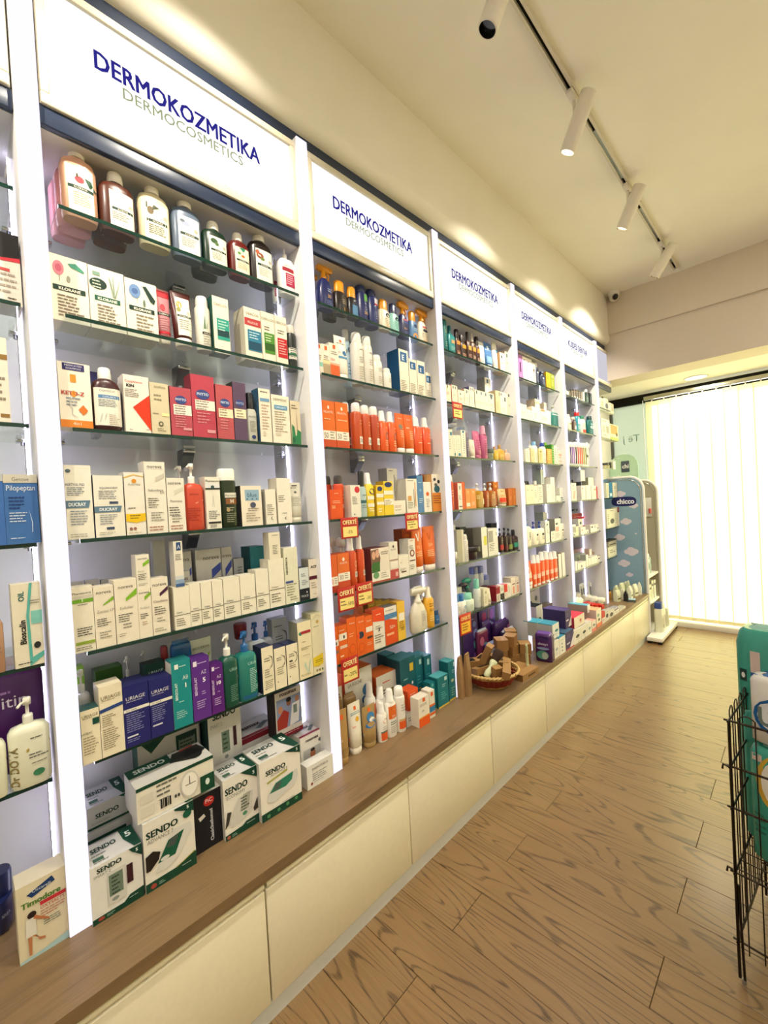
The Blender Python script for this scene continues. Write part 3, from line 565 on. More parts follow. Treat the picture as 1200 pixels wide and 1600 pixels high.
GOODS = """
bo .293 .0849 .2104 .055 -.05 2.344 0 0|#c9987c #efe9dc|r .16 .0 .86 1 #efe8d2;r .16 .5 .86 .575 #17352a;t KLORANE .5 .52 .04 #f0ead8 .55;e .48 .72 .13 .075 #b3363f;e .42 .8 .03 .05 #4a3b22;p #1f4a33 .62,.8 .8,.78 .98,.62 .92,.58 .74,.62;l .3 .42 .82 6 .05 #b9ad93|salmon pink shampoo bottle with pomegranate label, top shelf, nearest full bay|10
bo .289 .0849 .2104 .055 -.11 2.344 0 0|#d89aa0 #efe9dc|r .16 .0 .86 1 #efe8d2;r .16 .5 .86 .575 #17352a;t KLORANE .5 .52 .04 #f0ead8 .55;e .48 .72 .13 .075 #b3363f;e .42 .8 .03 .05 #4a3b22;p #1f4a33 .62,.8 .8,.78 .98,.62 .92,.58 .74,.62;l .3 .42 .82 6 .05 #b9ad93|pink bottle directly behind the pomegranate bottle, top shelf, nearest full bay|10
bo .285 .0849 .2104 .055 -.17 2.344 0 0|#d89aa0 #efe9dc|r .16 .0 .86 1 #efe8d2;r .16 .5 .86 .575 #17352a;t KLORANE .5 .52 .04 #f0ead8 .55;e .48 .72 .13 .075 #b3363f;e .42 .8 .03 .05 #4a3b22;p #1f4a33 .62,.8 .8,.78 .98,.62 .92,.58 .74,.62;l .3 .42 .82 6 .05 #b9ad93|rearmost pink bottle of the pomegranate column, top shelf, nearest full bay|10
bo .3856 .0917 .1805 .055 -.05 2.344 0 0|#4a2113 #efe9dc|r .24 .02 .93 .97 #ece5d2;r .3 .46 .9 .53 #17352a;t KLORANE .6 .475 .04 #f0ead8 .5;e .45 .8 .13 .08 #cfc9b6;e .84 .66 .07 .05 #b8b2a0;l .3 .38 .86 4 .055 #8f8673|brown shampoo bottle with pale flower label, top shelf, nearest full bay|10
bo .3796 .0917 .1805 .055 -.12 2.344 0 0|#4a2113 #efe9dc|r .24 .02 .93 .97 #ece5d2;r .3 .46 .9 .53 #17352a;t KLORANE .6 .475 .04 #f0ead8 .5;e .45 .8 .13 .08 #cfc9b6;e .84 .66 .07 .05 #b8b2a0;l .3 .38 .86 4 .055 #8f8673|twin brown bottle right behind the pale flower bottle, top shelf, nearest full bay|10
bo .4864 .0908 .2015 .055 -.05 2.344 0 0|#d3c7a2 #efe9dc|r .14 .02 .9 .97 #eee6cc;r .2 .46 .86 .53 #17352a;t KLORANE .55 .475 .04 #f0ead8 .5;e .33 .75 .1 .1 #6b5a3a;p #3d4327 .2,.95 .5,.9 .62,.86 .4,.78 .2,.8;e .8 .66 .07 .05 #b8b2a0;l .25 .38 .8 5 .05 #6d604a|cream shampoo bottle with olive branch label, top shelf, nearest full bay|10
bo .5843 .0944 .2029 .052 -.05 2.344 0 0|#5b6a80 #efe9dc|r .16 .02 .88 .97 #eae6da;r .22 .46 .84 .53 #17352a;t KLORANE .53 .475 .04 #f0ead8 .5;e .4 .77 .14 .06 #9fa9c4;e .3 .83 .08 .04 #5f6a78;e .75 .66 .07 .05 #b8b2a0;l .25 .38 .8 5 .05 #9b968a|blue grey shampoo bottle with blue flower label, top shelf, nearest full bay|10
bo .6772 .0871 .1628 .052 -.05 2.344 0 0|#0d2a1a #efe9dc|r .2 .02 .92 .97 #ece6d4;r .26 .46 .88 .53 #17352a;t KLORANE .56 .475 .04 #f0ead8 .5;e .4 .8 .14 .09 #37552f;e .5 .72 .08 .07 #4c6a3c;e .8 .66 .07 .05 #b8b2a0;l .3 .38 .84 5 .05 #9b968a|dark green shampoo bottle with leafy twig label, top shelf, nearest full bay|10
bo .6712 .0871 .1628 .052 -.12 2.344 0 0|#0d2a1a #efe9dc|r .2 .02 .92 .97 #ece6d4;r .26 .46 .88 .53 #17352a;t KLORANE .56 .475 .04 #f0ead8 .5;e .4 .8 .14 .09 #37552f;e .5 .72 .08 .07 #4c6a3c;e .8 .66 .07 .05 #b8b2a0;l .3 .38 .84 5 .05 #9b968a|twin dark green bottle behind the leafy twig bottle, top shelf, nearest full bay|10
bo .7662 .0768 .1607 .05 -.05 2.344 0 0|#5e1410 #efe9dc|r .2 .02 .92 .97 #ece2c8;r .26 .46 .88 .53 #17352a;t KLORANE .56 .475 .04 #f0ead8 .5;e .4 .74 .08 .05 #4c8a3c;e .58 .66 .09 .05 #d8692a;p #2a7d5a .4,.95 .7,.98 .98,.84 .95,.74 .6,.82;l .3 .38 .84 5 .05 #b7a88c|red shampoo bottle with orange flower label, top shelf, nearest full bay|10
bo .8529 .0953 .2 .052 -.05 2.344 0 0|#1b100c #efe9dc|r .2 .02 .92 .97 #ece6d8;r .26 .46 .88 .53 #17352a;t KLORANE .56 .475 .04 #f0ead8 .5;e .38 .76 .15 .09 #8a4a2e;e .28 .86 .08 .07 #b05a3c;e .48 .68 .09 .05 #6a7a3a;e .8 .66 .07 .05 #b8b2a0;l .3 .38 .84 5 .05 #b8b2a4|blackish shampoo bottle with red brown flower label, top shelf, nearest full bay|10
pu .9621 .0323 .216 .0258 -.13 2.344 0 0|#efeae2 #efeae2|r .05 .1 .95 .6 #8d1f38;l .2 .5 .8 5 .07 #d9a9ae|half hidden white pump with crimson panel, top shelf, nearest full bay|10
pu .9617 .0667 .2017 .045 -.05 2.344 0 0|#efece6 #efece6|t DERCOS .5 .86 .06 #6b6860;r .12 .7 .98 .82 #9b1f2f;r .3 .2 .95 .64 #a81f45;l .36 .56 .9 5 .07 #e3b5c0|white pump bottle with crimson label, top shelf, nearest full bay|10
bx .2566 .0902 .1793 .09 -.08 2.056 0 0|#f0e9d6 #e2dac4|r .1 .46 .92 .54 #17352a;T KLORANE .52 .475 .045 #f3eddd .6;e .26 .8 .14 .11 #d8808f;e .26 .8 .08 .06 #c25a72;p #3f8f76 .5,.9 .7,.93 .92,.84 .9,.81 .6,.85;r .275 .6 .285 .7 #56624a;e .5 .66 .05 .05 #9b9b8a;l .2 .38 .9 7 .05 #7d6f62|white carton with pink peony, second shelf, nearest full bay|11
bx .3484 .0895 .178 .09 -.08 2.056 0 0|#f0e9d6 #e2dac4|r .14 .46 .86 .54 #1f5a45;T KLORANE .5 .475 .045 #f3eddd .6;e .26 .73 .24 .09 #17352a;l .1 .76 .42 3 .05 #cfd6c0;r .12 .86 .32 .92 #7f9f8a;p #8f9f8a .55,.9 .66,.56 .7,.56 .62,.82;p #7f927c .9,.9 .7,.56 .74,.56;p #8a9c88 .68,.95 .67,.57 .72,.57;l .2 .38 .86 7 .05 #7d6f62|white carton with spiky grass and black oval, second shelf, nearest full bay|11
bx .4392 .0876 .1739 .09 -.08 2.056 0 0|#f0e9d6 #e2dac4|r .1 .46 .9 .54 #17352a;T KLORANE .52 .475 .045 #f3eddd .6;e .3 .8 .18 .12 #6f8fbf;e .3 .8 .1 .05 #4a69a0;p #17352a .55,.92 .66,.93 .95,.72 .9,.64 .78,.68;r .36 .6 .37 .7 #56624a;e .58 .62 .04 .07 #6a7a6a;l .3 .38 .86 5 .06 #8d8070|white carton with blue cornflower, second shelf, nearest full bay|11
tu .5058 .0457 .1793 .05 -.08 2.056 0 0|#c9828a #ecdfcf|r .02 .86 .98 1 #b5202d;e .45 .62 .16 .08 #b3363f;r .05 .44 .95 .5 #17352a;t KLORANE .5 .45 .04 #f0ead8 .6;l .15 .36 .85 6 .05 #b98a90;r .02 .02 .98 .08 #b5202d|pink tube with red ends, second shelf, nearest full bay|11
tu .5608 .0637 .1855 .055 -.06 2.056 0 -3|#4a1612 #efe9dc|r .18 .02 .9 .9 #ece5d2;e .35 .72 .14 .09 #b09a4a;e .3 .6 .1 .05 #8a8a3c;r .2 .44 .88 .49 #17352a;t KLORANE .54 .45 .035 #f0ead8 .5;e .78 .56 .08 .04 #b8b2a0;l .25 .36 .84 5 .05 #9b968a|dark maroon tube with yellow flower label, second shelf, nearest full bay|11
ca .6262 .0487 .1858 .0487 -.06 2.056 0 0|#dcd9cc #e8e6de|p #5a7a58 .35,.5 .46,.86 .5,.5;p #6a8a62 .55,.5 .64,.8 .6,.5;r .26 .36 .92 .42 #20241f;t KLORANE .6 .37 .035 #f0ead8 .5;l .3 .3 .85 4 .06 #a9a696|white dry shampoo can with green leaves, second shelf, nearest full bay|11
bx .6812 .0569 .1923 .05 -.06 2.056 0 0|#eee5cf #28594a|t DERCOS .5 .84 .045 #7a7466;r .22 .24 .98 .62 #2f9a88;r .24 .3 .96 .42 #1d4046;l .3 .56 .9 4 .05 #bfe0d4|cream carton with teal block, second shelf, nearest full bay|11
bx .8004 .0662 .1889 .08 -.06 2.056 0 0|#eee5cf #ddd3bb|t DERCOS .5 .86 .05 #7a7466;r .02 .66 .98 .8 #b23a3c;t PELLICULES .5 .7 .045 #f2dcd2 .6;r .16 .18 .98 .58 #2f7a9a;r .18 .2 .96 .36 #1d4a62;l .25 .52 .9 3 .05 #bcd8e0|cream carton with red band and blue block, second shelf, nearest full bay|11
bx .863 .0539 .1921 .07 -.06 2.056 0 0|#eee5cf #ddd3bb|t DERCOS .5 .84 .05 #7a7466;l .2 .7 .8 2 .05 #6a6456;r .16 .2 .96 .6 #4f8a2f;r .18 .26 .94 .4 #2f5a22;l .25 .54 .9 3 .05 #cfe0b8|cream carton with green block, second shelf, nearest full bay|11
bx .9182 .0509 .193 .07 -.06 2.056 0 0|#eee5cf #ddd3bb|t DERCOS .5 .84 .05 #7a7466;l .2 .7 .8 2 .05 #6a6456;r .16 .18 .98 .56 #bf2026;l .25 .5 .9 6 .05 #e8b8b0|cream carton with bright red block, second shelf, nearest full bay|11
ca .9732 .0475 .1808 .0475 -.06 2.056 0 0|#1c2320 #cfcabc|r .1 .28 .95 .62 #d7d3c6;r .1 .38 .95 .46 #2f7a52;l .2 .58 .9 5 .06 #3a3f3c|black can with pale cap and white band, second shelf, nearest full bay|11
bx .2466 .0712 .1732 .06 -.03 1.755 0 0|#efe8d8 #e0d8c4|r .14 .88 .82 .985 #2c2a66;t MEDICATED .48 .94 .03 #d8d4e0 .6;t SHAMPOO .48 .895 .03 #d8d4e0 .5;r .36 .7 .54 .82 #e0922f;T KETO-Z .42 .5 .06 #b03a2c .8;e .44 .52 .07 .05 #e0922f;l .2 .44 .7 3 .05 #7c8a98;p #d9752c .72,.2 .86,.28 .72,.36 .56,.28;r 0 0 1 .115 #dd822e;t 4in1 .5 .04 .05 #f5e6d0;p #b3b3ae .32,.5 .36,.42 .3,.36 .4,.3 .38,.2 .56,.16 .56,.155 .36,.19 .36,.29 .27,.36 .33,.42|white carton with orange base and head outline, third shelf, nearest full bay|12
bx .3178 .0173 .1941 .05 -.15 1.755 0 0|#2c2a66 #26245a||navy carton peeking out behind the flip cap bottle, third shelf, nearest full bay|12
bo .3214 .0718 .1789 .05 -.03 1.755 0 0|#3a0f14 #ecebe6|r .05 .02 .96 1 #ebe7da;t DERMEDIC .5 .9 .055 #6a6a6a .8;r .18 .73 .9 .82 #5b86b5;t CAPILARTE .54 .75 .045 #e4ecf2 .6;l .18 .68 .8 5 .04 #5f6f80;p #c3c3bc .18,.1 .26,.3 .3,.36 .28,.26 .22,.1;p #c3c3bc .34,.12 .38,.28 .44,.38 .42,.26;l .5 .3 .9 6 .05 #b5a79a|dark bottle with white cap and blue stripe label, third shelf, nearest full bay|12
bx .3949 .0665 .1657 .055 -.03 1.755 0 0|#efe9dc #d8d0c2|t Cosplexion .4 .87 .045 #c0392b .75;T KIN .26 .79 .055 #1d1a1a .5;l .04 .74 .6 5 .03 #77706a;p #e23a1e .32,.44 1,.68 1,.04;t kin .2 .03 .03 #33302c .3;l .8 .05 .95 1 .03 #77706a|white carton with red triangle, third shelf, nearest full bay|12
bx .4566 .0524 .1545 .05 -.03 1.755 0 0|#d6cbab #c3b898|t bioftina .55 .9 .05 #7f775e .8;l .2 .74 .8 2 .08 #948b70;r .58 .36 .98 .42 #efe2a4;l .1 .39 .5 1 .05 #7f775e;e .5 .2 .13 .05 #5a5444;e .5 .2 .06 .025 #d6cbab;l .3 .1 .75 2 .04 #8a8168|beige carton with small black emblem, third shelf, nearest full bay|12
bx .5184 .0638 .1512 .05 -.03 1.755 0 0|#b54a58 #7c2c38|r .14 .43 .99 .64 #efe6da;e .5 .74 .28 .09 #3a4a86;T PHYTO .5 .725 .05 #c8d4ea .5;l .2 .6 .85 4 .05 #8d8076;l .2 .38 .8 5 .05 #d48a90;r .55 .12 .95 .17 #d89aa0|short rose carton with blue oval logo, third shelf, nearest full bay|12
bx .5899 .075 .2014 .055 -.03 1.755 0 0|#b84052 #7c2434|r .14 .44 .99 .6 #efe6da;e .48 .69 .3 .08 #3a4a86;T PHYTO .48 .675 .045 #c8d4ea .5;l .18 .57 .85 4 .04 #8d8076;l .2 .38 .8 4 .05 #d48a90;r .6 .08 .95 .13 #d89aa0|tallest rose carton with blue oval logo, third shelf, nearest full bay|12
bx .6608 .0582 .1816 .05 -.03 1.755 0 0|#b85258 #7c2c38|r .12 .4 .98 .56 #efe3c0;e .52 .67 .3 .08 #3a4a86;T PHYTO .52 .655 .045 #c8d4ea .5;l .18 .53 .85 3 .05 #8d8076;l .2 .34 .8 4 .05 #d48a90|coral rose carton with cream band, third shelf, nearest full bay|12
bx .7159 .0473 .1996 .05 -.03 1.755 0 0|#5b4560 #26302c|r .05 .38 .95 .54 #efe3c0;e .5 .64 .3 .06 #3a4a86;t PHYTO .5 .62 .04 #c8d4ea .6;l .2 .5 .85 3 .05 #8d8076|purple carton with cream band, third shelf, nearest full bay|12
ro .7624 .041 .1733 .035 -.03 1.755 0 0|#b9b9ae #15161a|t PHYTO .5 .82 .07 #4a4c50 .7;l .2 .68 .8 7 .06 #8f8f86;e .5 .12 .2 .07 #26346a|silver bottle with tall black cap, third shelf, nearest full bay|12
bx .8123 .0466 .1934 .05 -.03 1.755 0 0|#ece2cf #2b5470|l .15 .93 .9 1 .05 #6a6456;r .1 .76 .9 .82 #6f9cc0;l .2 .68 .85 9 .055 #b59a86;e .35 .16 .14 .05 #cfc6b2|cream carton with blue side, third shelf, nearest full bay|12
bx .8775 .0753 .1788 .05 -.03 1.755 0 0|#ece4d0 #d9d0ba|t DERMEDIC .5 .88 .05 #77736a .8;r .14 .7 .88 .79 #5f97bd;t CAPILARTE .5 .725 .04 #e4ecf2 .6;l .14 .64 .85 9 .05 #9f9482;e .3 .2 .16 .05 #d3cbb8|cream carton with pale blue band and small print, third shelf, nearest full bay|12
bx .9421 .0425 .1665 .045 -.03 1.755 0 0|#dccfb0 #c9bc9c|l .1 .88 .7 2 .06 #6a6456;p #2f7d4f .0,.0 .95,.0 .98,.3 .6,.35 .5,.2 .4,.2 .3,.4 .05,.46;e .2 .1 .16 .07 #1f5f42;p #8a5a3a .55,.8 .62,.6 .6,.3 .56,.3 .58,.6|beige carton with green shape and hair strand, third shelf, nearest full bay|12
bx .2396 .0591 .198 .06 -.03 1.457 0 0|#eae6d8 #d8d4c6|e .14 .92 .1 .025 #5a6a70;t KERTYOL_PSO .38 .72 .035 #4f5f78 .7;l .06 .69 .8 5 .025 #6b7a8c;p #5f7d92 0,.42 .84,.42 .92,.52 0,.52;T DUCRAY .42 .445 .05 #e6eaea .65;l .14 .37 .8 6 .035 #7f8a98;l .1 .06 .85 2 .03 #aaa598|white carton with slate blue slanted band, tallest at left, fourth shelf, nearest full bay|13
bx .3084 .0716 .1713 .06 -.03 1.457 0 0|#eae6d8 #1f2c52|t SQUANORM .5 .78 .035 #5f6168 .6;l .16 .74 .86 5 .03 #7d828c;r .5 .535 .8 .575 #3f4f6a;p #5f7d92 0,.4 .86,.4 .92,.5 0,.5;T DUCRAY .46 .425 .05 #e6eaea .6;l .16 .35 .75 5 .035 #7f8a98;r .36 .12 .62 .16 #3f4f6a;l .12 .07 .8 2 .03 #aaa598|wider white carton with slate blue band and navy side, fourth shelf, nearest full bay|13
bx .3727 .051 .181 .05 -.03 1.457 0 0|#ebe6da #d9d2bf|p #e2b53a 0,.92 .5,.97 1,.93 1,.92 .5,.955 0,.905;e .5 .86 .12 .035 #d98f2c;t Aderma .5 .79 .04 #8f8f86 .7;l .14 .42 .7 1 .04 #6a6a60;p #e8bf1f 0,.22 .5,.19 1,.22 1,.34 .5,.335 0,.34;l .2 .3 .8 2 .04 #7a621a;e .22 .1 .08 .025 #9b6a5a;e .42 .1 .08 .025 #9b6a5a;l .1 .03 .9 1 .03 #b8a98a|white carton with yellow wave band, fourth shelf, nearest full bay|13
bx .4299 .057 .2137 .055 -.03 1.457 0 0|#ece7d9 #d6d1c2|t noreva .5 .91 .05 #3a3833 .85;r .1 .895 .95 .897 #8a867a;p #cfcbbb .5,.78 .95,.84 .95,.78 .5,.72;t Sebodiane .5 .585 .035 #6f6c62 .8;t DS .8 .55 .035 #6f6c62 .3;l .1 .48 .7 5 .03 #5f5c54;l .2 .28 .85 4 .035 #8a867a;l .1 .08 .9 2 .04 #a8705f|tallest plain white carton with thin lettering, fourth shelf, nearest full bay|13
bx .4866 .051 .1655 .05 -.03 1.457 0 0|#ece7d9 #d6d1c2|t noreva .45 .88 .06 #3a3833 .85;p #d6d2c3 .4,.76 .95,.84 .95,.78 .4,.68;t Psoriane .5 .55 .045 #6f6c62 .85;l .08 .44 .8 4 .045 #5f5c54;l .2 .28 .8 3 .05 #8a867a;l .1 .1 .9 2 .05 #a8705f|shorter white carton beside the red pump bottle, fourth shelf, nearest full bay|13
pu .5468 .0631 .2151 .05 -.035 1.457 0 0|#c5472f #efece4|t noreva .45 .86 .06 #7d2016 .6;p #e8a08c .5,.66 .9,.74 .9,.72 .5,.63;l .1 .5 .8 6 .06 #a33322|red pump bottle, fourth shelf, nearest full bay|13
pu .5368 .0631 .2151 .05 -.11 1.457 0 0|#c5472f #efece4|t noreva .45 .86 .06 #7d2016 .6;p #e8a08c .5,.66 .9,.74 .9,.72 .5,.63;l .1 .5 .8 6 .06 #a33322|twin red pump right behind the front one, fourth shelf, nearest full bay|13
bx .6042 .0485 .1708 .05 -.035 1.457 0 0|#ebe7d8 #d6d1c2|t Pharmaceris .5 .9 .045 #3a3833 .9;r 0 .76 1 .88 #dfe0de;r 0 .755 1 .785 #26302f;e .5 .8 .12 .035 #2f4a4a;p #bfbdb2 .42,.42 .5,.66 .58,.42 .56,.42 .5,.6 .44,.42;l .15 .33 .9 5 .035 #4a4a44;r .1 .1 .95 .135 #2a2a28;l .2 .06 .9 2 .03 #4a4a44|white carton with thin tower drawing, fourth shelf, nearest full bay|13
wc .6624 .0591 .1996 .05 -.035 1.457 0 0|#1c2c14 #ecebe2|r .2 .66 .95 .78 #d9d7ca;t Pharmaceris .56 .69 .05 #2c3a2a .66;r .24 .5 .95 .64 #8a5a36;T H .6 .53 .09 #e6e2d2 .2;l .25 .4 .9 2 .06 #a9a58f;e .36 .36 .1 .05 #b59a6a;l .25 .26 .9 5 .05 #8c8f7a|dark green bottle with wide white cap, fourth shelf, nearest full bay|13
bx .7406 .0785 .1405 .05 -.035 1.457 0 0|#ece2cf #2a2420|r .2 .63 .88 .9 #8fb0c6;t blue .54 .72 .11 #2f4a62 .5;e .3 .67 .03 .02 #2f4a62;e .54 .67 .03 .02 #2f4a62;e .76 .67 .03 .02 #2f4a62;e .56 .52 .14 .07 #4f5468;l .3 .42 .85 2 .05 #8a8478;l .2 .3 .9 4 .06 #9b9488|cream carton with pale blue square panel, fourth shelf, nearest full bay|13
bx .8163 .0421 .1275 .05 -.035 1.457 0 0|#ece6d6 #d4cdbb|l .12 .54 .8 6 .055 #6f6a5e;e .58 .17 .12 .05 #6f6a5e;e .62 .17 .09 .04 #ece6d6|short plain white carton with small ring, fourth shelf, nearest full bay|13
bx .874 .0593 .1687 .06 -.035 1.457 0 0|#ece6d6 #cfc8b6|l .08 .6 .6 4 .04 #6f6a5e;l .3 .22 .8 1 .04 #8a8578;e .56 .11 .1 .03 #6f6a5e;e .6 .11 .07 .024 #ece6d6|tall plain white carton with small ring, fourth shelf, nearest full bay|13
tu .9329 .0584 .1529 .045 -.035 1.457 0 0|#dfdccb #dcd8c6|r .3 .93 .7 .96 #3a3a36;l .15 .87 .9 1 .05 #5a5850;e .5 .74 .1 .035 #6a6a60;l .15 .58 .9 6 .05 #a5a392|pale tube with tiny face logo, fourth shelf, nearest full bay|13
bx .2314 .0486 .1751 .05 -.03 1.155 0 0|#e9e3cf #d8d2be|t Pharmaceris .5 .885 .035 #3a3833 .9;r 0 .78 1 .865 #cfcbb8;r 0 .755 1 .81 #6fa52c;T T .5 .77 .05 #e8f0d4 .2;l .3 .72 .85 1 .03 #7d7a6c;l .2 .36 .9 4 .035 #3f3d38;r .1 .12 .98 .165 #8fa83a;l .1 .07 .85 2 .03 #6d6a5c|white carton with green stripe at left end, fifth shelf, nearest full bay|14
bx .2806 .0472 .168 .05 -.03 1.155 0 0|#e9e0cb #d8cfba|t noreva .5 .88 .055 #3a3833 .9;p #7fb22a .45,.7 .98,.82 .98,.76 .45,.68;t Zeniac_LP .55 .57 .05 #98948a .85;l .1 .46 .8 4 .035 #4f4c45;l .2 .24 .8 3 .04 #8a867a|white carton with lime parallelogram, second from left, fifth shelf, nearest full bay|14
bx .3344 .0565 .1781 .055 -.03 1.155 0 0|#ebe3cf #d8cfba|t noreva .5 .86 .055 #3a3833 .9;p #7fb22a .48,.7 .98,.84 .98,.74 .48,.65;t Exfoliac .5 .53 .045 #98948a .8;l .12 .44 .75 4 .035 #4f4c45;l .3 .28 .7 2 .05 #8a867a;l .1 .14 .5 2 .03 #9a9688|widest white carton with lime parallelogram, fifth shelf, nearest full bay|14
bx .3809 .0349 .1433 .05 -.03 1.155 0 0|#ebe3cf #d8cfba|t noreva .5 .9 .05 #3a3833 .9;p #7fb22a .5,.84 .98,.92 .98,.86 .5,.76;t Actipur .5 .6 .045 #a8a498 .8;l .12 .48 .75 3 .04 #4f4c45;l .25 .32 .75 2 .05 #b8988a|narrow white carton with lime mark, below a stacked one, fifth shelf, nearest full bay|14
bx .3819 .0356 .0992 .045 -.03 1.2983 0 0|#ebe5d3 #d3ccb8|t noreva .5 .86 .065 #3a3833 .85;p #7fb22a .5,.74 .98,.86 .98,.74 .5,.64;t Zeniac .35 .5 .05 #98948a .7;l .12 .42 .75 4 .05 #5f5c54;l .12 .14 .8 2 .04 #9a9688|white carton with lime mark stacked on another, fifth shelf, nearest full bay|14
bx .4234 .047 .1679 .05 -.03 1.155 0 0|#ebe3cf #d6ccb8|t noreva .5 .86 .06 #3a3833 .9;p #4a2340 .48,.73 .98,.84 .98,.77 .48,.67;t Cicadiane .5 .57 .045 #6d5a5a .85;l .12 .48 .8 4 .04 #4f4c45;l .25 .28 .75 2 .05 #8a867a;l .1 .1 .8 2 .04 #9a9688|white carton with dark plum parallelogram, fifth shelf, nearest full bay|14
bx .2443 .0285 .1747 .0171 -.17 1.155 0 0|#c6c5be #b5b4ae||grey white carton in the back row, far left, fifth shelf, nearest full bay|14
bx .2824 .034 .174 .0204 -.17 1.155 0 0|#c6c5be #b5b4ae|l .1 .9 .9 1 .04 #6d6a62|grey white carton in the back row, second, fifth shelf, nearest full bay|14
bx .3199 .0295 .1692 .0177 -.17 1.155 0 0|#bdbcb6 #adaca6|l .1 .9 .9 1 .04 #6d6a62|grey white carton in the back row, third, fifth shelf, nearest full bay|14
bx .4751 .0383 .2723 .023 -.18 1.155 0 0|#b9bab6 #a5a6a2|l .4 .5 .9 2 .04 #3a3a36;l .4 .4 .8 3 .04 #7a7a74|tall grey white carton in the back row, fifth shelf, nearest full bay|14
bx .4846 .0471 .1314 .055 -.03 1.155 0 0|#ebe6d3 #d6d0bc|r 0 .33 1 .345 #6d675a;t Ordinary .3 .38 .05 #26241f .35;l .1 .24 .7 4 .05 #6d675a|white carton with brown line, base of the blue topped one, fifth shelf, nearest full bay|14
bx .4825 .0258 .1404 .04 -.03 1.2864 0 0|#e6e1d2 #cfcabb|r .3 .8 .82 .98 #2a4a78;p #dfe6ea .4,.84 .56,.93 .74,.84 .66,.84 .56,.9 .48,.84;l .15 .7 .9 4 .035 #4f4c45;r 0 0 1 .07 #3f5f92;r 0 .07 1 .16 #8fa6c0;r 0 .16 1 .24 #c9cfd0|white carton with blue base and mountain emblem, fifth shelf, nearest full bay|14
bx .5255 .0332 .1338 .05 -.03 1.155 0 0|#ebe6d3 #d6d0bc|r 0 .35 1 .365 #6d675a;t Ordinary .5 .39 .045 #26241f .5;l .1 .27 .8 4 .05 #6d675a|slim white carton with brown line, leftmost of three, fifth shelf, nearest full bay|14
bx .5613 .0345 .1321 .05 -.03 1.155 0 0|#ebe6d3 #d6d0bc|r 0 .35 1 .365 #6d675a;t Ordinary .5 .39 .045 #26241f .5;l .1 .27 .8 4 .05 #6d675a|slim white carton with brown line, second of three, fifth shelf, nearest full bay|14
bx .5979 .0345 .1313 .05 -.03 1.155 0 0|#ebe6d3 #d6d0bc|r 0 .35 1 .365 #6d675a;t Ordinary .5 .39 .045 #26241f .5;l .1 .27 .8 4 .05 #6d675a|slim white carton with brown line, rightmost of three, fifth shelf, nearest full bay|14
bx .6461 .0574 .1328 .055 -.03 1.155 0 0|#ebe6d3 #d6d0bc|r 0 .37 1 .385 #6d675a;t Ordinary .35 .41 .05 #26241f .4;l .1 .27 .75 4 .05 #6d675a|square white carton with brown line, left of two, fifth shelf, nearest full bay|14
bx .7047 .0551 .1334 .055 -.03 1.155 0 0|#ebe6d3 #d6d0bc|r 0 .38 1 .395 #6d675a;t Ordinary .4 .42 .045 #26241f .4;l .1 .28 .75 4 .05 #6d675a|square white carton with brown line, right of two, fifth shelf, nearest full bay|14
bx .7604 .0495 .1441 .055 -.03 1.155 0 0|#ebe6d3 #cfc9b6|r 0 .36 1 .375 #6d675a;t Ordinary .35 .4 .045 #26241f .45;l .1 .26 .75 4 .05 #6d675a|taller white carton with brown line, fifth shelf, nearest full bay|14
bx .819 .0624 .1741 .06 -.03 1.155 0 0|#ebe6d3 #cfc9b6|r 0 .36 1 .375 #6d675a;t Ordinary .35 .4 .04 #26241f .45;l .1 .26 .75 4 .05 #6d675a|tallest brown line carton carrying a small box, fifth shelf, nearest full bay|14
bx .8188 .0461 .0978 .04 -.03 1.3291 0 0|#e6dfca #cbc4ae|l .3 .88 .9 1 .05 #4f4c45;l .3 .5 .8 6 .06 #8a8474|small white carton balanced on the brown line boxes, fifth shelf, nearest full bay|14
bx .8829 .0588 .2093 .055 -.03 1.155 0 0|#e3e1c8 #d0ceb6|V NEOSTRATA .24 .68 .14 #2c2a26 .5;r .05 .365 .6 .405 #3f4f8a;l .1 .33 .85 5 .045 #8a8870;l .3 .1 .9 2 .04 #8a8870|pale green white carton with vertical lettering, fifth shelf, nearest full bay|14
bx .9377 .0439 .1254 .05 -.03 1.155 0 0|#d8e0dc #1e2226|r 0 0 1 .36 #1e2228;t M.A.D .5 .1 .07 #d8dcdc .7;e .72 .24 .06 .03 #d8dcdc;l .2 .8 .7 2 .06 #8a9494;l .2 .6 .9 3 .06 #8a9494|pale carton with black lower half, fifth shelf, nearest full bay|14
bx .9862 .0495 .1532 .05 -.03 1.155 0 0|#eae1cc #7a7568|T ACM .5 .77 .07 #3a3430 .65;r 0 .48 1 .57 #5a1a2a;l .15 .38 .7 3 .06 #a89a8a;l .3 .1 .7 1 .04 #a89a8a|cream carton with dark wine stripe, fifth shelf, nearest full bay|14
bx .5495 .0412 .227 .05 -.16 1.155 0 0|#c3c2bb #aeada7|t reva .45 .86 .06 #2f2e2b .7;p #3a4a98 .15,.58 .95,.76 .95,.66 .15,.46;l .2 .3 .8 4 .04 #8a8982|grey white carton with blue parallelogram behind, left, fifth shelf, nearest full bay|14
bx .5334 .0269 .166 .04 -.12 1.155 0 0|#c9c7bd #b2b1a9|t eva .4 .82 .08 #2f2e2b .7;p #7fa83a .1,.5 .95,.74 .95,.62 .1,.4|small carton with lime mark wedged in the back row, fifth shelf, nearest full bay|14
bx .6247 .0891 .2277 .06 -.15 1.155 0 0|#c3c1b9 #aeada7|t noreva .6 .84 .065 #2f2e2b .65;p #3a4a98 .6,.68 .98,.78 .98,.66 .6,.54;t Xerodiane .66 .38 .05 #8a8982 .6;l .3 .2 .8 3 .04 #8a8982|wide grey white carton with blue parallelogram, back row, fifth shelf, nearest full bay|14
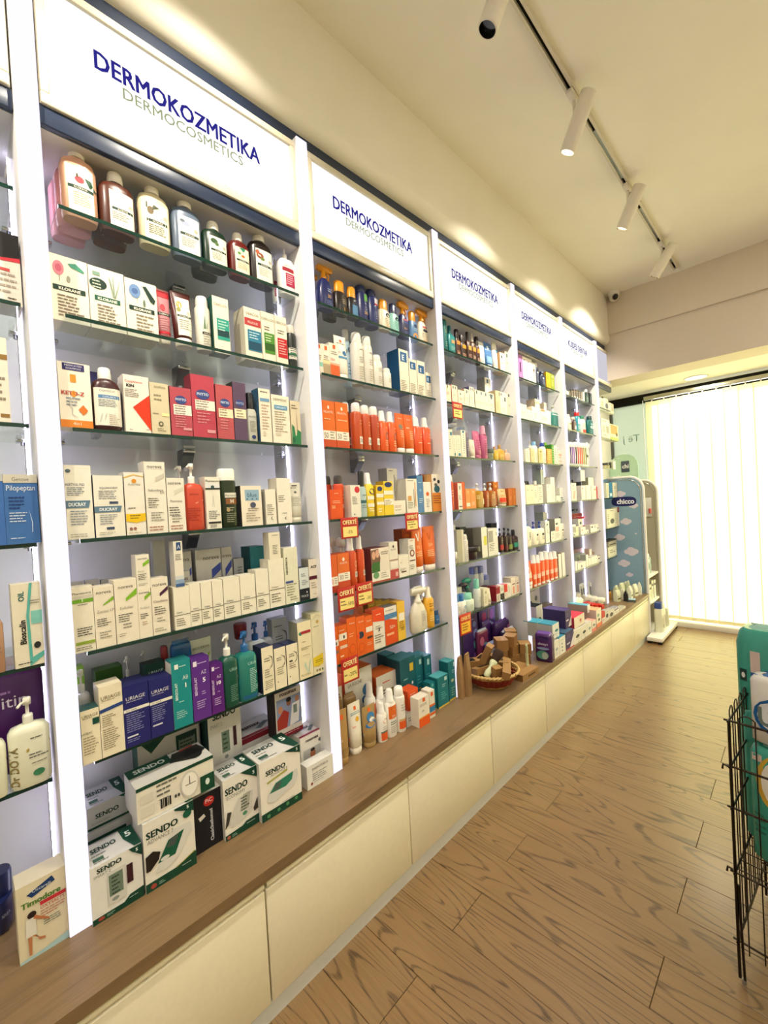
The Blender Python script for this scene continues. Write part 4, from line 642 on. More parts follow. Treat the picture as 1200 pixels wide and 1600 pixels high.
bx .6958 .0392 .2271 .05 -.16 1.155 0 0|#c3c1b9 #aeada7|t oreva .5 .84 .06 #2f2e2b .85;p #3a4a98 .3,.66 .95,.8 .95,.68 .3,.54;l .2 .36 .8 4 .05 #8a8982|narrow grey white carton with blue parallelogram, back row, fifth shelf, nearest full bay|14
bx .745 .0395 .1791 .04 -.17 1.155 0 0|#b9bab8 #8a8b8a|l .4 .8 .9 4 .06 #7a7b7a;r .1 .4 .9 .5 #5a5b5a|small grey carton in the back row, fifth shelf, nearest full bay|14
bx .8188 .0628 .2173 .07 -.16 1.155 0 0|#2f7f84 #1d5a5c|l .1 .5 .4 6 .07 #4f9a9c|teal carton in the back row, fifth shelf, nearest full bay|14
bx .23 .0421 .1426 .05 -.02 .861 0 0|#eae0c2 #174a40 #174a40|t URIAGE .5 .86 .055 #6d6248 .85;l .1 .84 .9 1 .03 #8a8064;r .62 .7 .98 .82 #17473c;t HYSEAC .3 .55 .04 #5a5240 .55;l .08 .48 .9 7 .05 #9a8f70|cream carton with dark teal top at left end, lowest shelf, nearest full bay|15
bx .2797 .0546 .1916 .06 -.02 .861 0 0|#eae0c4 #d8cdb0|t URIAGE .5 .81 .055 #6d6248 .85;l .1 .79 .9 1 .025 #8a8064;p #2a4684 0,.63 1,.67 1,.72 0,.68;l .08 .58 .7 6 .03 #8a8064;l .08 .38 .8 6 .03 #8a8064;l .08 .2 .7 4 .03 #8a8064|tall cream carton with blue stripe, lowest shelf, nearest full bay|15
bx .3407 .0647 .1737 .08 -.02 .861 0 0|#1c2068 #171a52|t URIAGE .48 .76 .06 #dcdce0 .86;l .1 .73 .9 1 .03 #a9a9c4;r 0 .575 1 .625 #e8e4d6;t DS_HAIR .3 .585 .03 #4a4a68 .5;l .08 .53 .8 9 .035 #8a8cc0;r .08 .16 .5 .185 #d8d8e0;l .08 .12 .8 2 .03 #8a8cc0|larger dark blue carton with white band, lowest shelf, nearest full bay|15
bx .4055 .0616 .1692 .06 -.02 .861 0 0|#1c2068 #171a52|t URIAGE .48 .76 .06 #dcdce0 .86;l .1 .73 .9 1 .03 #a9a9c4;r 0 .575 1 .625 #e8e4d6;t DS_HAIR .3 .585 .03 #4a4a68 .5;l .08 .53 .8 8 .035 #8a8cc0;r .08 .2 .5 .225 #d8d8e0|smaller dark blue carton with white band, lowest shelf, nearest full bay|15
bx .4657 .0555 .204 .05 -.02 .861 0 0|#14898c #d8d4c0 #14696c|r .16 .88 .36 .95 #e6efe6;l .4 .9 .85 1 .04 #a9d8d4;V BENZOLAIT .26 .55 .13 #d6ece6 .38;t AB .7 .7 .065 #d6ece6 .3;T 1 .7 .58 .07 #f0f6f0 .2;l .3 .38 .6 1 .03 #a9d8d4;l .15 .24 .75 4 .03 #a9d8d4|turquoise carton numbered one, lowest shelf, nearest full bay|15
bx .5239 .056 .1939 .05 -.02 .861 0 0|#5a2a88 #4a2272|r .1 .88 .3 .96 #e6e0ee;l .34 .91 .9 1 .04 #c4a9e0;V BENZOLAIT .26 .56 .14 #d8c8ea .42;t AZ .66 .73 .065 #d8c8ea .3;T 5 .66 .6 .075 #f4eefa .2;l .5 .44 .75 2 .035 #c4a9e0;l .2 .3 .85 4 .035 #c4a9e0|violet carton numbered five, lowest shelf, nearest full bay|15
bx .5742 .0407 .1586 .045 -.02 .861 0 0|#571a78 #471462|r .12 .88 .32 .96 #e6e0ee;l .36 .91 .9 1 .04 #c4a9e0;V BENZOLAIT .24 .55 .16 #d8c8ea .4;t AZ .66 .71 .065 #d8c8ea .35;T 10 .62 .58 .075 #f4eefa .4;l .5 .43 .75 1 .035 #c4a9e0;l .2 .3 .85 4 .04 #c4a9e0|magenta violet carton numbered ten, lowest shelf, nearest full bay|15
pu .6234 .0578 .2405 .055 -.02 .861 0 0|#0f4a3c #e6e3d8|t URIA .65 .82 .08 #9fc4b4 .5;p #b9c8c0 0,.5 .92,.62 .92,.68 0,.56;l .4 .46 .92 9 .045 #6f9a8a|dark green pump bottle with white pump, lowest shelf, nearest full bay|15
pu .6881 .0716 .2328 .06 -.02 .861 0 0|#2f8f84 #1f5f9a clear|t URIA .65 .86 .08 #9fd4cc .45;l .5 .74 .92 14 .045 #a9d4cc;r 0 0 1 .1 #1a5f8a|teal clear pump bottle with blue pump, lowest shelf, nearest full bay|15
bx .7576 .0454 .1642 .06 -.02 .861 0 0|#ece3c6 #1c2440 #1c2440|p #6d6a5c .56,.82 .9,.76 .95,.66 .88,.56 .6,.5 .86,.6 .9,.66 .84,.74;l .2 .74 .8 2 .05 #6d6a5c;l .2 .5 .8 4 .05 #8a8670;l .2 .26 .9 5 .04 #8a8670;e .22 .1 .05 .015 #5a5648|cream carton with half ring and navy side, leftmost of three, lowest shelf, nearest full bay|15
bx .8075 .0475 .1479 .06 -.02 .861 0 0|#ece3c6 #1c2440 #1c2440|p #6d6a5c .56,.82 .9,.76 .95,.66 .88,.56 .6,.5 .86,.6 .9,.66 .84,.74;l .2 .74 .8 2 .05 #6d6a5c;l .2 .5 .8 4 .05 #8a8670;e .22 .18 .05 .015 #5a5648|cream carton with half ring and navy side, second of three, lowest shelf, nearest full bay|15
bx .859 .0482 .1472 .06 -.02 .861 0 0|#ece3c6 #1c2440 #1c2440|p #6d6a5c .56,.82 .9,.76 .95,.66 .88,.56 .6,.5 .86,.6 .9,.66 .84,.74;l .2 .74 .8 2 .05 #6d6a5c;r .2 .56 .5 .6 #3a3a3a;l .2 .5 .8 3 .05 #8a6a60;e .22 .2 .05 .015 #5a5648|cream carton with half ring and navy side, rightmost of three, lowest shelf, nearest full bay|15
bx .918 .0621 .2172 .06 -.02 .861 0 0|#eadfba #8a8a74|e .2 .8 .12 .03 #2f7a62;r .24 .785 .94 .835 #a82f38;l .3 .64 .7 1 .03 #8a7f5c;l .2 .54 .9 2 .03 #8a7f5c;p #b9d4c0 .35,.24 .6,.1 .64,.1 .44,.3;p #a9cfc0 .8,.32 .64,.1 .7,.1 .84,.28;t PROXERA .45 .05 .04 #9a8f6c .7;l .3 .4 .8 1 .03 #b5aa88|cream carton with red pill shaped mark, lowest shelf, nearest full bay|15
bx .9766 .0517 .2359 .06 -.02 .861 0 0|#e8e0ba #b9b28c|p #d8d0a8 0,.9 .5,.98 1,.93 1,.92 .5,.96 0,.88;e .55 .86 .12 .03 #c9a85a;l .2 .78 .8 1 .03 #a89f7c;p #e3c62a 0,.14 .5,.12 1,.16 1,.33 .5,.3 0,.28;l .2 .22 .9 2 .03 #8a7a1f;e .3 .06 .08 .02 #8a7a4a;e .55 .06 .08 .02 #8a7a4a;e .8 .06 .06 .02 #3a5a3a|tall cream carton with bright yellow band, lowest shelf, nearest full bay|15
tu .5871 .0726 .2117 .04 -.15 .861 0 0|#d6dac8 #c9cdbb|t BIODERMA .5 .84 .05 #6d7a5a .8;p #8fa83a .3,.66 .9,.74 .8,.6;l .5 .5 .9 3 .04 #8a9078|pale tube with light green mark in the back row, lowest shelf, nearest full bay|15
ja .7572 .0481 .0584 .0481 -.19 1.021 0 0|#7a1418 #8a1a1e|r .1 .3 .9 .7 #6a1014|dark red jar lid in the back row, lowest shelf, nearest full bay|15
pu .7878 .0768 .2234 .06 -.13 .861 0 0|#dfe6e8 #1d559a|t URIAGE .6 .8 .08 #4a5a6a .7;l .2 .6 .9 8 .05 #8a98a4|white pump bottle with blue pump, back row, lowest shelf, nearest full bay|15
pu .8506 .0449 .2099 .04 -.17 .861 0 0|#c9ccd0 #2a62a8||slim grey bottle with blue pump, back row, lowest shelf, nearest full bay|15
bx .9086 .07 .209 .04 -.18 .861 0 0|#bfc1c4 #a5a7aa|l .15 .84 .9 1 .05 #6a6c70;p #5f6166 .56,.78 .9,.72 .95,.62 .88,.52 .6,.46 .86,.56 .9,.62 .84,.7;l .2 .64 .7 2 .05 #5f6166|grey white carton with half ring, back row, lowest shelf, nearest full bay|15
pu .236 .0403 .2169 .06 -.12 .861 0 0|#e6e6e4 #e6e6e4||white shrink wrapped pump bottle at left end, back row, lowest shelf, nearest full bay|15
bx .2389 .0275 .2115 .04 -.2 .861 0 0|#6f9a2a #5a8022||lime green carton top in the back corner, lowest shelf, nearest full bay|15
bx .3147 .0713 .1868 .05 -.19 .861 0 0|#2f5a1a #24480f||dark green carton in the back row, lowest shelf, nearest full bay|15
pu .3628 .0236 .211 .05 -.16 .861 0 0|#3f5230 #d9d9d4 clear||clear green pump bottle with pale pump, back row, lowest shelf, nearest full bay|15
pu .4168 .0296 .212 .05 -.18 .861 0 0|#55603c #c9c9c4 clear||clear pump bottle with grey pump, back row, lowest shelf, nearest full bay|15
bx .4253 .0587 .1823 .05 -.13 .861 0 0|#12382f #0c2a22|t URIAGE .55 .82 .06 #c4d2cc .7;l .4 .74 .8 1 .04 #8aa89c|dark green carton in the back row, right, lowest shelf, nearest full bay|15
ro .4706 .03 .2157 .04 -.16 .861 0 0|#c4b8a8 #8a1216||bottle with red cap in the back row, lowest shelf, nearest full bay|15
po .518 .0638 .2146 .03 -.15 .861 0 0|#1a5f9a #1a5f9a|t L .5 .62 .14 #e8eef4 .2;l .3 .55 .8 1 .04 #a9c4dc|blue pouch in the back row, lowest shelf, nearest full bay|15
bx .2631 .1204 .1484 .1 .0081 .455 0 0|#e4e3de #d2d1cc #c4c3c0|T SENDO .36 .86 .085 #12352a .62;t SMART_2 .22 .79 .05 #7d8a84 .32;p #12402f 0,0 1,0 1,.2 .72,.18 .6,.1 0,.1;e .16 .055 .06 .03 #a8453c;l .26 .06 .44 2 .025 #9fc4b0;l .7 .12 .96 1 .02 #cfe0d4;r .3 .2 .66 .78 #cfcec8;r .33 .34 .6 .72 #6a7d6c;l .38 .64 .56 5 .07 #2c3a30;e .44 .27 .07 .035 #8a938c;r .68 .4 .8 .74 #3a1a20;p #0f3f30 .8,.93 1,.78 1,1 .74,1;T 5 .9 .9 .06 #dfe8e2 .1^T SENDO .36 .55 .2 #12352a .5;l .1 .4 .5 1 .08 #4a5a54;r .1 .16 .3 .3 #3a5a4a;l .1 .1 .5 1 .06 #2a3a34;p #0f3f30 .72,1 .74,.5 .86,.0 1,0 1,1;T 5 .86 .55 .25 #e0e8e2 .12|white blood pressure monitor box with tall grey device, worktop, nearest full bay|16
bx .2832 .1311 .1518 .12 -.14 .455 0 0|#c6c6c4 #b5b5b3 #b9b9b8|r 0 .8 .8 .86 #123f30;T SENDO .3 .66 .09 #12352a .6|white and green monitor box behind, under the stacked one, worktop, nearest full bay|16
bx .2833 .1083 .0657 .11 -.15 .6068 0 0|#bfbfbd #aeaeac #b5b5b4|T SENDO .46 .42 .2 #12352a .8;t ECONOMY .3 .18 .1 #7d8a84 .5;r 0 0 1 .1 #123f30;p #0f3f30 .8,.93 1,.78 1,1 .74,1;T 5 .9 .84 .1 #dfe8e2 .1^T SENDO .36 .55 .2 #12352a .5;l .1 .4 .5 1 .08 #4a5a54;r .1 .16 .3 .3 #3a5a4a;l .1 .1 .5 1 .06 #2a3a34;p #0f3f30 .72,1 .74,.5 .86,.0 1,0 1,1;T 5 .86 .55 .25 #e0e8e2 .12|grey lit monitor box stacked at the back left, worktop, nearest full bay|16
bx .3966 .1381 .1945 .1 .0119 .455 0 0|#e9e5da #d0cec8 #c4c3c0|T SENDO .36 .76 .1 #12352a .62;t ADVANCE_2 .32 .68 .06 #7d8078 .5;p #12402f 0,0 1,0 1,.2 .98,.22 .56,.13 0,.13;p #a8a63a .58,.13 .98,.23 .98,.215 .58,.12;e .14 .06 .055 .035 #a8453c;l .24 .065 .36 2 .025 #9fc4b0;l .7 .1 .96 1 .02 #cfe0d4;p #d9d8d2 .18,.22 .42,.6 .6,.72 .92,.7 .94,.56 .6,.26 .4,.2;p #17573f .24,.34 .46,.6 .78,.64 .58,.34;p #4a5450 .42,.5 .5,.6 .68,.62 .58,.48;e .38 .37 .09 .03 #d3d8d4;p #241c18 .02,.3 .02,.52 .16,.56 .3,.5 .26,.4 .1,.3;e .86 .84 .09 .06 #17573f;p #0f3f30 .62,.97 1,.84 1,1 .6,1;T 5 .88 .92 .05 #dfe8e2 .1^T SENDO .36 .55 .2 #12352a .5;l .1 .4 .5 1 .08 #4a5a54;r .1 .16 .3 .3 #3a5a4a;l .1 .1 .5 1 .06 #2a3a34;p #0f3f30 .72,1 .74,.5 .86,.0 1,0 1,1;T 5 .86 .55 .25 #e0e8e2 .12|white monitor box with slanted green screen device, worktop, nearest full bay|16
bx .4274 .2171 .0995 .115 .004 .651 0 0|#e4dfd0 #cfcdc6 #c2c0ba|r 0 .9 1 1 #12402f;r .04 .5 .2 .74 #d8d3c4;r .04 .12 .2 .4 #d8d3c4;l .24 .8 .5 3 .14 #6a6a60;l .26 .4 .44 1 .04 #2a2a28;r .28 .14 .3 .4 #1c1c1a;r .31 .14 .32 .4 #1c1c1a;r .33 .14 .36 .4 #1c1c1a;r .37 .14 .38 .4 #1c1c1a;r .39 .14 .41 .4 #1c1c1a;e .47 .3 .015 .05 #3a3a38;e .51 .3 .015 .05 #3a3a38;e .66 .46 .12 .4 #cfccc2;e .66 .46 .105 .34 #efece2;r .6 .45 .74 .47 #3a3a38;r .655 .46 .665 .7 #3a3a38;r .8 0 1 .5 #12452f;e .9 .28 .03 .1 #d8e4dc^r 0 .55 .55 1 #12402f;T SENDO .28 .68 .2 #d8e0da .4;p #2a2a28 .5,.5 .8,.2 1,.5 .95,.9 .6,.9;e .82 .5 .12 .3 #1c1c1a;p #8a3a34 .7,.85 .9,.9 .9,.98 .7,.95|long white gauge box lying on the monitor boxes, worktop, nearest full bay|16
bx .5184 .0853 .1754 .05 -.0157 .455 0 0|#101119 #0a0b10 #d0cec8|e .55 .84 .2 .085 #c02a26;t PiC .55 .82 .07 #f2e4e0 .25;V ClassicStethomed .66 .4 .12 #cfd0d6 .66;p #d8d4cc .14,.62 .34,.66 .4,.6 .2,.55|black stethoscope box with red round logo, worktop, nearest full bay|16
bx .6204 .1175 .1949 .1 .002 .455 0 0|#e9e5da #d0cec8 #c9c8c6|T SENDO .38 .74 .11 #12352a .66;t ECONOMY .36 .66 .06 #7d8078 .55;p #12402f 0,0 1,0 1,.16 .6,.15 .5,.11 0,.09;e .09 .045 .05 .03 #b0604a;l .18 .05 .34 2 .025 #9fc4b0;l .62 .1 .95 1 .02 #cfe0d4;p #cfcdc6 .12,.24 .4,.6 .84,.62 .8,.3 .5,.2 .2,.18;p #a8aa9c .44,.36 .56,.62 .78,.62 .7,.36;l .48 .56 .74 5 .05 #3a3f38;e .58 .3 .07 .035 #4f8a6a;p #3a3630 0,.2 .08,.46 .2,.44 .1,.26;p #3a3630 .84,.3 .98,.46 .98,.26 .86,.24;p #0f3f30 .5,1 1,.8 1,1;T 5 .9 .88 .06 #dfe8e2 .1^T SENDO .36 .55 .2 #12352a .5;l .1 .4 .5 1 .08 #4a5a54;r .1 .16 .3 .3 #3a5a4a;l .1 .1 .5 1 .06 #2a3a34;p #0f3f30 .72,1 .74,.5 .86,.0 1,0 1,1;T 5 .86 .55 .25 #e0e8e2 .12|white monitor box with grey square device, worktop, nearest full bay|16
bx .7604 .1613 .2007 .12 .0196 .455 0 0|#ebe6da #d0cec8 #cfcdc8|T SENDO .38 .74 .085 #12352a .6;t ADVANCE_E .46 .69 .045 #7d8078 .5;p #a8a648 .16,.6 .66,.655 .66,.69 .16,.63;p #12402f 0,0 1,0 1,.135 0,.135;l .5 .15 .98 1 .02 #8a8d86;e .16 .06 .04 .03 #4f8a5a;e .4 .07 .04 .03 #4f8a5a;e .62 .08 .04 .03 #4f8a5a;e .84 .09 .04 .03 #4f8a5a;p #d5d4d0 .14,.3 .2,.44 .36,.56 .9,.6 .92,.48 .8,.34 .3,.25;p #2a7a60 .2,.42 .36,.55 .8,.585 .76,.46 .6,.4;p #4f5c58 .28,.44 .36,.53 .5,.54 .44,.43;p #0f3f30 .6,1 1,.86 1,1;T 5 .92 .92 .05 #dfe8e2 .1^T SENDO .36 .55 .2 #12352a .5;l .1 .4 .5 1 .08 #4a5a54;r .1 .16 .3 .3 #3a5a4a;l .1 .1 .5 1 .06 #2a3a34;p #0f3f30 .72,1 .74,.5 .86,.0 1,0 1,1;T 5 .86 .55 .25 #e0e8e2 .12|large white monitor box with green oval device, worktop, nearest full bay|16
bx .9582 .1108 .1599 .1 -.07 .455 0 0|#e9e4da #d6d2c8 #d8d4cc|T rossmax .5 .84 .08 #3a2024 .85;e .86 .76 .1 .05 #5f6a6a;r .1 .2 .84 .66 #b9b9b4;e .5 .5 .12 .1 #a86a4a;e .5 .6 .1 .04 #2a1c18;p #26201e .36,.2 .4,.4 .6,.4 .72,.2;r .86 .1 1 .72 #7a1c2c;r 0 0 1 .08 #7a1c2c^T rossmax .4 .5 .24 #3a2024 .6;r 0 0 1 .12 #7a1c2c;p #5f6a6a .5,.3 .8,.6 .9,.5 .6,.2|white and maroon box with portrait, beside the upright, worktop, nearest full bay|16
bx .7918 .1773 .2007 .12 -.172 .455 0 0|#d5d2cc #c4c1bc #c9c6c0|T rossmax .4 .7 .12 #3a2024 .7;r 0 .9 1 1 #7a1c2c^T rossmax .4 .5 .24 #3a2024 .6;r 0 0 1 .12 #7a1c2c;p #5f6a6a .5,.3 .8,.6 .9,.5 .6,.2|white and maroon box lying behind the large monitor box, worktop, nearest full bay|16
bx .8864 .1188 .18 .062 -.11 .625 0 0|#d9d4cc #3a2f2e|T rossmax .5 .9 .09 #3a2024 .85;r .04 .2 .96 .84 #8c9cc0;p #a8382c .04,.42 .3,.6 .5,.5 .4,.2 .04,.2;e .18 .62 .09 .08 #c48a6a;e .5 .72 .09 .08 #8a5a42;e .5 .78 .1 .05 #1c1614;e .82 .74 .08 .07 #a87a5c;p #e6e6e6 .5,.2 .62,.66 .92,.68 .84,.24;r .66 .44 .8 .62 #7a8a84;r 0 0 1 .1 #7a1c2c;l .2 .06 .9 1 .03 #d8b0b0|maroon box with family photo, upper right corner, worktop, nearest full bay|16
bx .6421 .1193 .2327 .07 -.14 .575 0 0|#cfcdc6 #123f30|T SENDO .5 .9 .11 #12352a .7;t SMART_2 .24 .78 .06 #7d8a84 .36;r .34 .24 .72 .72 #d5d4ce;r .38 .36 .62 .68 #6a7d6c;l .42 .62 .58 4 .07 #2c3a30;e .5 .29 .06 .03 #8a938c;r .74 .4 .84 .7 #3a1a20;p #12402f 0,0 1,0 1,.16 0,.06|white monitor box standing in the back row, middle, worktop, nearest full bay|16
bx .9396 .1228 .0864 .045 .0013 .455 0 0|#e3e1da #cfcdc8 #d5d3cd|t ENERGYDECA .5 .74 .1 #4a4a4c .62;l .2 .56 .8 4 .09 #8a8a88;e .16 .2 .04 .06 #8a3a3c;l .24 .2 .6 1 .05 #8a8a88|small flat white box leaning by the upright, worktop, nearest full bay|16
bx .4742 .1947 .1735 .06 -.19 .615 0 0|#c4c2bc #123f30|p #123f30 .02,.98 .5,.98 .2,.7;e .36 .42 .1 .1 #14322a;e .36 .42 .06 .06 #c4c2bc;t ONE .48 .5 .08 #7d8078 .2;r .6 .5 .95 .84 #14382c;r .64 .54 .92 .74 #6a7a6c;l .66 .72 .9 3 .07 #26302a|large white and green monitor box at the back wall, worktop, nearest full bay|16
tr 1.1533 .0782 .2019 .05 -.05 2.344 0 0|#1a2258 #e0951f|e .66 .92 .2 .08 #31407c;l .5 .8 .85 2 .1 #9aa4c8;t 30 .6 .42 .16 #d8b070 .4;l .4 .26 .9 3 .08 #6a78a8|navy trigger spray with orange head, top shelf, second full bay|20
tr 1.1333 .0782 .2019 .05 -.13 2.344 0 0|#1a2258 #e0951f|e .66 .92 .2 .08 #31407c;l .5 .8 .85 2 .1 #9aa4c8;t 30 .6 .42 .16 #d8b070 .4;l .4 .26 .9 3 .08 #6a78a8|navy trigger spray with orange head, behind the first, top shelf, second full bay|20
ro 1.2328 .0709 .1468 .04 -.05 2.344 0 0|#1c120e #e0951f|e .8 .85 .2 .12 #33261c;p #d8a45a .62,.1 .96,.1 .96,.42 .62,.34;l .5 .72 .92 3 .1 #9a8a6a|dark brown oil bottle with orange cap, top shelf, second full bay|20
ro 1.2278 .0709 .1468 .04 -.12 2.344 0 0|#1c120e #e0951f|e .8 .85 .2 .12 #33261c;p #d8a45a .62,.1 .96,.1 .96,.42 .62,.34;l .5 .72 .92 3 .1 #9a8a6a|dark brown oil bottle behind the front one, top shelf, second full bay|20
ro 1.3024 .061 .1424 .038 -.05 2.344 0 0|#17161c #e0951f|r .3 .05 .95 .7 #4f7ea8;p #d98a3a .3,.05 .95,.05 .95,.3 .6,.38 .3,.24;e .7 .84 .2 .1 #2c3450|black bottle with sunset picture and orange cap, top shelf, second full bay|20
ca 1.3697 .0658 .1763 .0658 -.05 2.344 0 0|#1a2258 #22305a|r .42 .74 .9 .98 #5f9a4a;e .66 .64 .24 .1 #34447c;l .5 .5 .85 2 .08 #9aa4c8;t 50+ .64 .26 .12 #d8b070 .5|navy spray can with green patch, top shelf, second full bay|20
ca 1.4363 .0673 .1772 .0673 -.05 2.344 0 0|#1d2860 #22305a|r .42 .8 .9 .98 #c8c4d0;r .42 .74 .9 .8 #a8304a;e .66 .62 .24 .1 #34447c;l .5 .48 .85 4 .08 #9aa4c8|navy spray can with red and white patch, top shelf, second full bay|20
ro 1.5053 .0707 .1484 .038 -.05 2.344 0 0|#dfd8c4 #e0951f|e .68 .84 .22 .12 #1a1f30;l .4 .6 .9 3 .1 #a89a80;l .45 .3 .9 2 .1 #c8a060|white lotion bottle with orange cap, top shelf, second full bay|20
ro 1.573 .0648 .1472 .035 -.05 2.344 0 0|#8ec4bc #1c2450|e .68 .84 .22 .12 #1a1f30;l .4 .6 .9 3 .1 #5f8f8a;t 30 .6 .24 .12 #3f6f74 .4|aqua lotion bottle with navy cap, top shelf, second full bay|20
tr 1.6456 .0748 .1826 .04 -.05 2.344 0 0|#1a2050 #e0951f|e .6 .8 .24 .1 #3a4480;r .3 .9 .9 1 #b84a5a;t 50+ .5 .36 .14 #d8b070 .5;l .4 .22 .9 2 .08 #6a78a8|dark navy trigger spray near the right end, top shelf, second full bay|20
ro 1.7156 .0651 .1513 .034 -.05 2.344 0 0|#4a78a8 #e0951f|e .66 .86 .2 .1 #24345a;p #e0943a .3,.05 .9,.05 .9,.36 .6,.44 .3,.3;l .4 .66 .9 2 .1 #b8c8dc|blue lotion bottle with orange cap, top shelf, second full bay|20
tr 1.7953 .09 .1867 .04 -.05 2.344 0 0|#e3dcc8 #e0951f|r .4 .9 .85 1 #b84a4a;e .6 .74 .22 .1 #1a1f30;l .3 .52 .9 3 .1 #b0a488;l .4 .2 .9 2 .1 #d8a860|white trigger spray with orange head, top shelf, second full bay|20
bx 1.093 .0249 .1279 .04 -.05 2.056 0 0|#ece4d4 #d8d0c0|r .1 .84 .6 .96 #e0632a;l .2 .6 .9 3 .06 #8a8478;r 0 .26 1 .4 #8fc4b4;r 0 .0 1 .26 #e6dccb|white carton with mint band at the left end, second shelf, second full bay|21
bx 1.1249 .0376 .1303 .04 -.05 2.056 0 0|#ece4d4 #d8d0c0|r .3 .82 .66 .95 #e0632a;l .15 .62 .9 3 .06 #8a8478;r 0 .38 1 .5 #e8d9a4;r 0 0 1 .36 #b09a78|white carton with tan base, second shelf, second full bay|21
bx 1.1688 .0487 .1449 .045 -.05 2.056 0 0|#ece4d4 #d8d0c0|r .36 .84 .64 .96 #e0632a;l .15 .74 .9 2 .06 #8a8478;t 50+ .3 .48 .08 #d85a3a .5;r 0 0 1 .36 #e2602a;r 0 .36 1 .42 #d9a88a|white carton with orange base, second shelf, second full bay|21
tu 1.2269 .0663 .1981 .045 -.05 2.056 0 -2|#e8e3d6 #e6e1d4|r .42 .86 .6 .94 #e0632a;l .15 .82 .9 1 .04 #6a665c;e .68 .56 .18 .07 #2f6a9a;t 50+ .2 .54 .06 #d85a3a .4;r .02 .4 .98 .46 #4f8ab0;p #e2602a .02,.12 .98,.1 .98,.26 .02,.3|white sun tube with blue splash and orange band, second shelf, second full bay|21
ca 1.3074 .0403 .2644 .0403 -.1104 2.056 0 0|#b8d0dc #dcdad2|e .6 .86 .2 .06 #3f6a9a;l .3 .5 .9 4 .08 #7f98a8|tall pale blue mist can, second shelf, second full bay|21
ca 1.3258 .0604 .2384 .0604 -.05 2.056 0 0|#dad6ca #e4e1d8|l .4 .86 .8 1 .06 #8a8678;l .35 .66 .9 3 .06 #a8a498;l .3 .4 .9 6 .06 #b5a898|tall white mist can, left of two, second shelf, second full bay|21
ca 1.3859 .0549 .2351 .0549 -.05 2.056 0 0|#dad6ca #e4e1d8|l .4 .86 .8 1 .06 #8a8678;l .35 .66 .9 3 .06 #a8a498;l .3 .4 .9 6 .06 #b5a898|tall white mist can, right of two, second shelf, second full bay|21
ca 1.4458 .0599 .1614 .0599 -.05 2.056 0 0|#dad6ca #e4e1d8|l .35 .76 .9 3 .06 #a8a498;l .3 .4 .9 4 .08 #b5a898|medium white mist can, second shelf, second full bay|21
ca 1.5073 .0474 .1089 .0474 -.05 2.056 0 0|#dedace #e4e1d8|l .35 .66 .9 3 .1 #a8a498|smallest white mist can, second shelf, second full bay|21
bx 1.6145 .0692 .2172 .08 -.05 2.056 0 0|#e9e1cc #14466e|r .15 .72 .85 .94 #2a5f92;T E .45 .76 .13 #dfe8ea .4;l .1 .28 .8 6 .04 #8a8474;r .1 .02 .9 .05 #4a5a70|tall cream carton with blue E square, second shelf, second full bay|21
bx 1.6833 .0604 .1839 .06 -.05 2.056 0 0|#e9e1cc #cfc7b2|r .15 .72 .88 .92 #2a5f92;T E .45 .76 .11 #dfe8ea .4;l .1 .3 .8 6 .045 #8a8474;r .1 .02 .9 .05 #4a5a70|cream carton with blue E square, left of two, second shelf, second full bay|21
bx 1.7491 .063 .1877 .06 -.05 2.056 0 0|#e9e1cc #cfc7b2|r .15 .66 .9 .88 #2a5f92;T E .45 .7 .11 #dfe8ea .4;l .1 .3 .8 6 .045 #8a8474;r .1 .02 .9 .05 #4a5a70|cream carton with blue E square, right of two, second shelf, second full bay|21
bx 1.8067 .0436 .1376 .05 -.05 2.056 0 0|#e9e1cc #cfc7b2|r .1 .62 .92 .88 #2a5f92;T E .45 .68 .13 #dfe8ea .4;l .1 .3 .8 4 .06 #8a8474|small cream carton with blue E square, second shelf, second full bay|21
bx 1.1111 .0671 .1931 .05 -.04 1.755 0 0|#dd6a1e #c4581a|r 0 .17 1 .36 #efe6d4;t 50 .25 .2 .12 #3a3430 .3;l .55 .32 .9 3 .06 #8a8478;e .5 .86 .08 .04 #f2e2d0;t RILASTIL .5 .74 .05 #f2e0cc .75;l .15 .6 .9 1 .05 #f2c8a0;r .78 .04 .95 .13 #d8b8a0;r 0 0 1 .16 #c8502a|orange carton with white band, left of two, third shelf, second full bay|22
bx 1.1825 .0689 .1947 .05 -.04 1.755 0 0|#dd6a1e #c4581a|r 0 .17 1 .36 #efe6d4;t 50 .25 .2 .12 #3a3430 .3;l .55 .32 .9 3 .06 #8a8478;e .5 .86 .08 .04 #f2e2d0;t RILASTIL .5 .74 .05 #f2e0cc .75;l .15 .6 .9 1 .05 #f2c8a0;r .78 .04 .95 .13 #d8b8a0;r 0 0 1 .16 #c8502a|orange carton with white band, right of two, third shelf, second full bay|22
ca 1.266 .0417 .2224 .0417 -.0915 1.755 0 0|#bb4a1a #e9e6df|r .2 .14 .9 .36 #e6ddd0;t 30 .5 .19 .12 #3a3430 .5|orange red spray can with white cap, leftmost of four, third shelf, second full bay|22
ca 1.2858 .0515 .2129 .0515 -.04 1.755 0 0|#bb4a1a #e9e6df|r .4 .14 .96 .36 #e6ddd0;t 30 .66 .19 .12 #3a3430 .5;l .5 .8 .95 2 .08 #e0a078|orange red spray can with white cap, second of four, third shelf, second full bay|22
ca 1.3387 .0496 .2081 .0496 -.04 1.755 0 0|#bb4a1a #e9e6df|r .4 .14 .96 .36 #e6ddd0;t 30 .66 .19 .12 #3a3430 .5;l .5 .8 .95 2 .08 #e0a078|orange red spray can with white cap, third of four, third shelf, second full bay|22
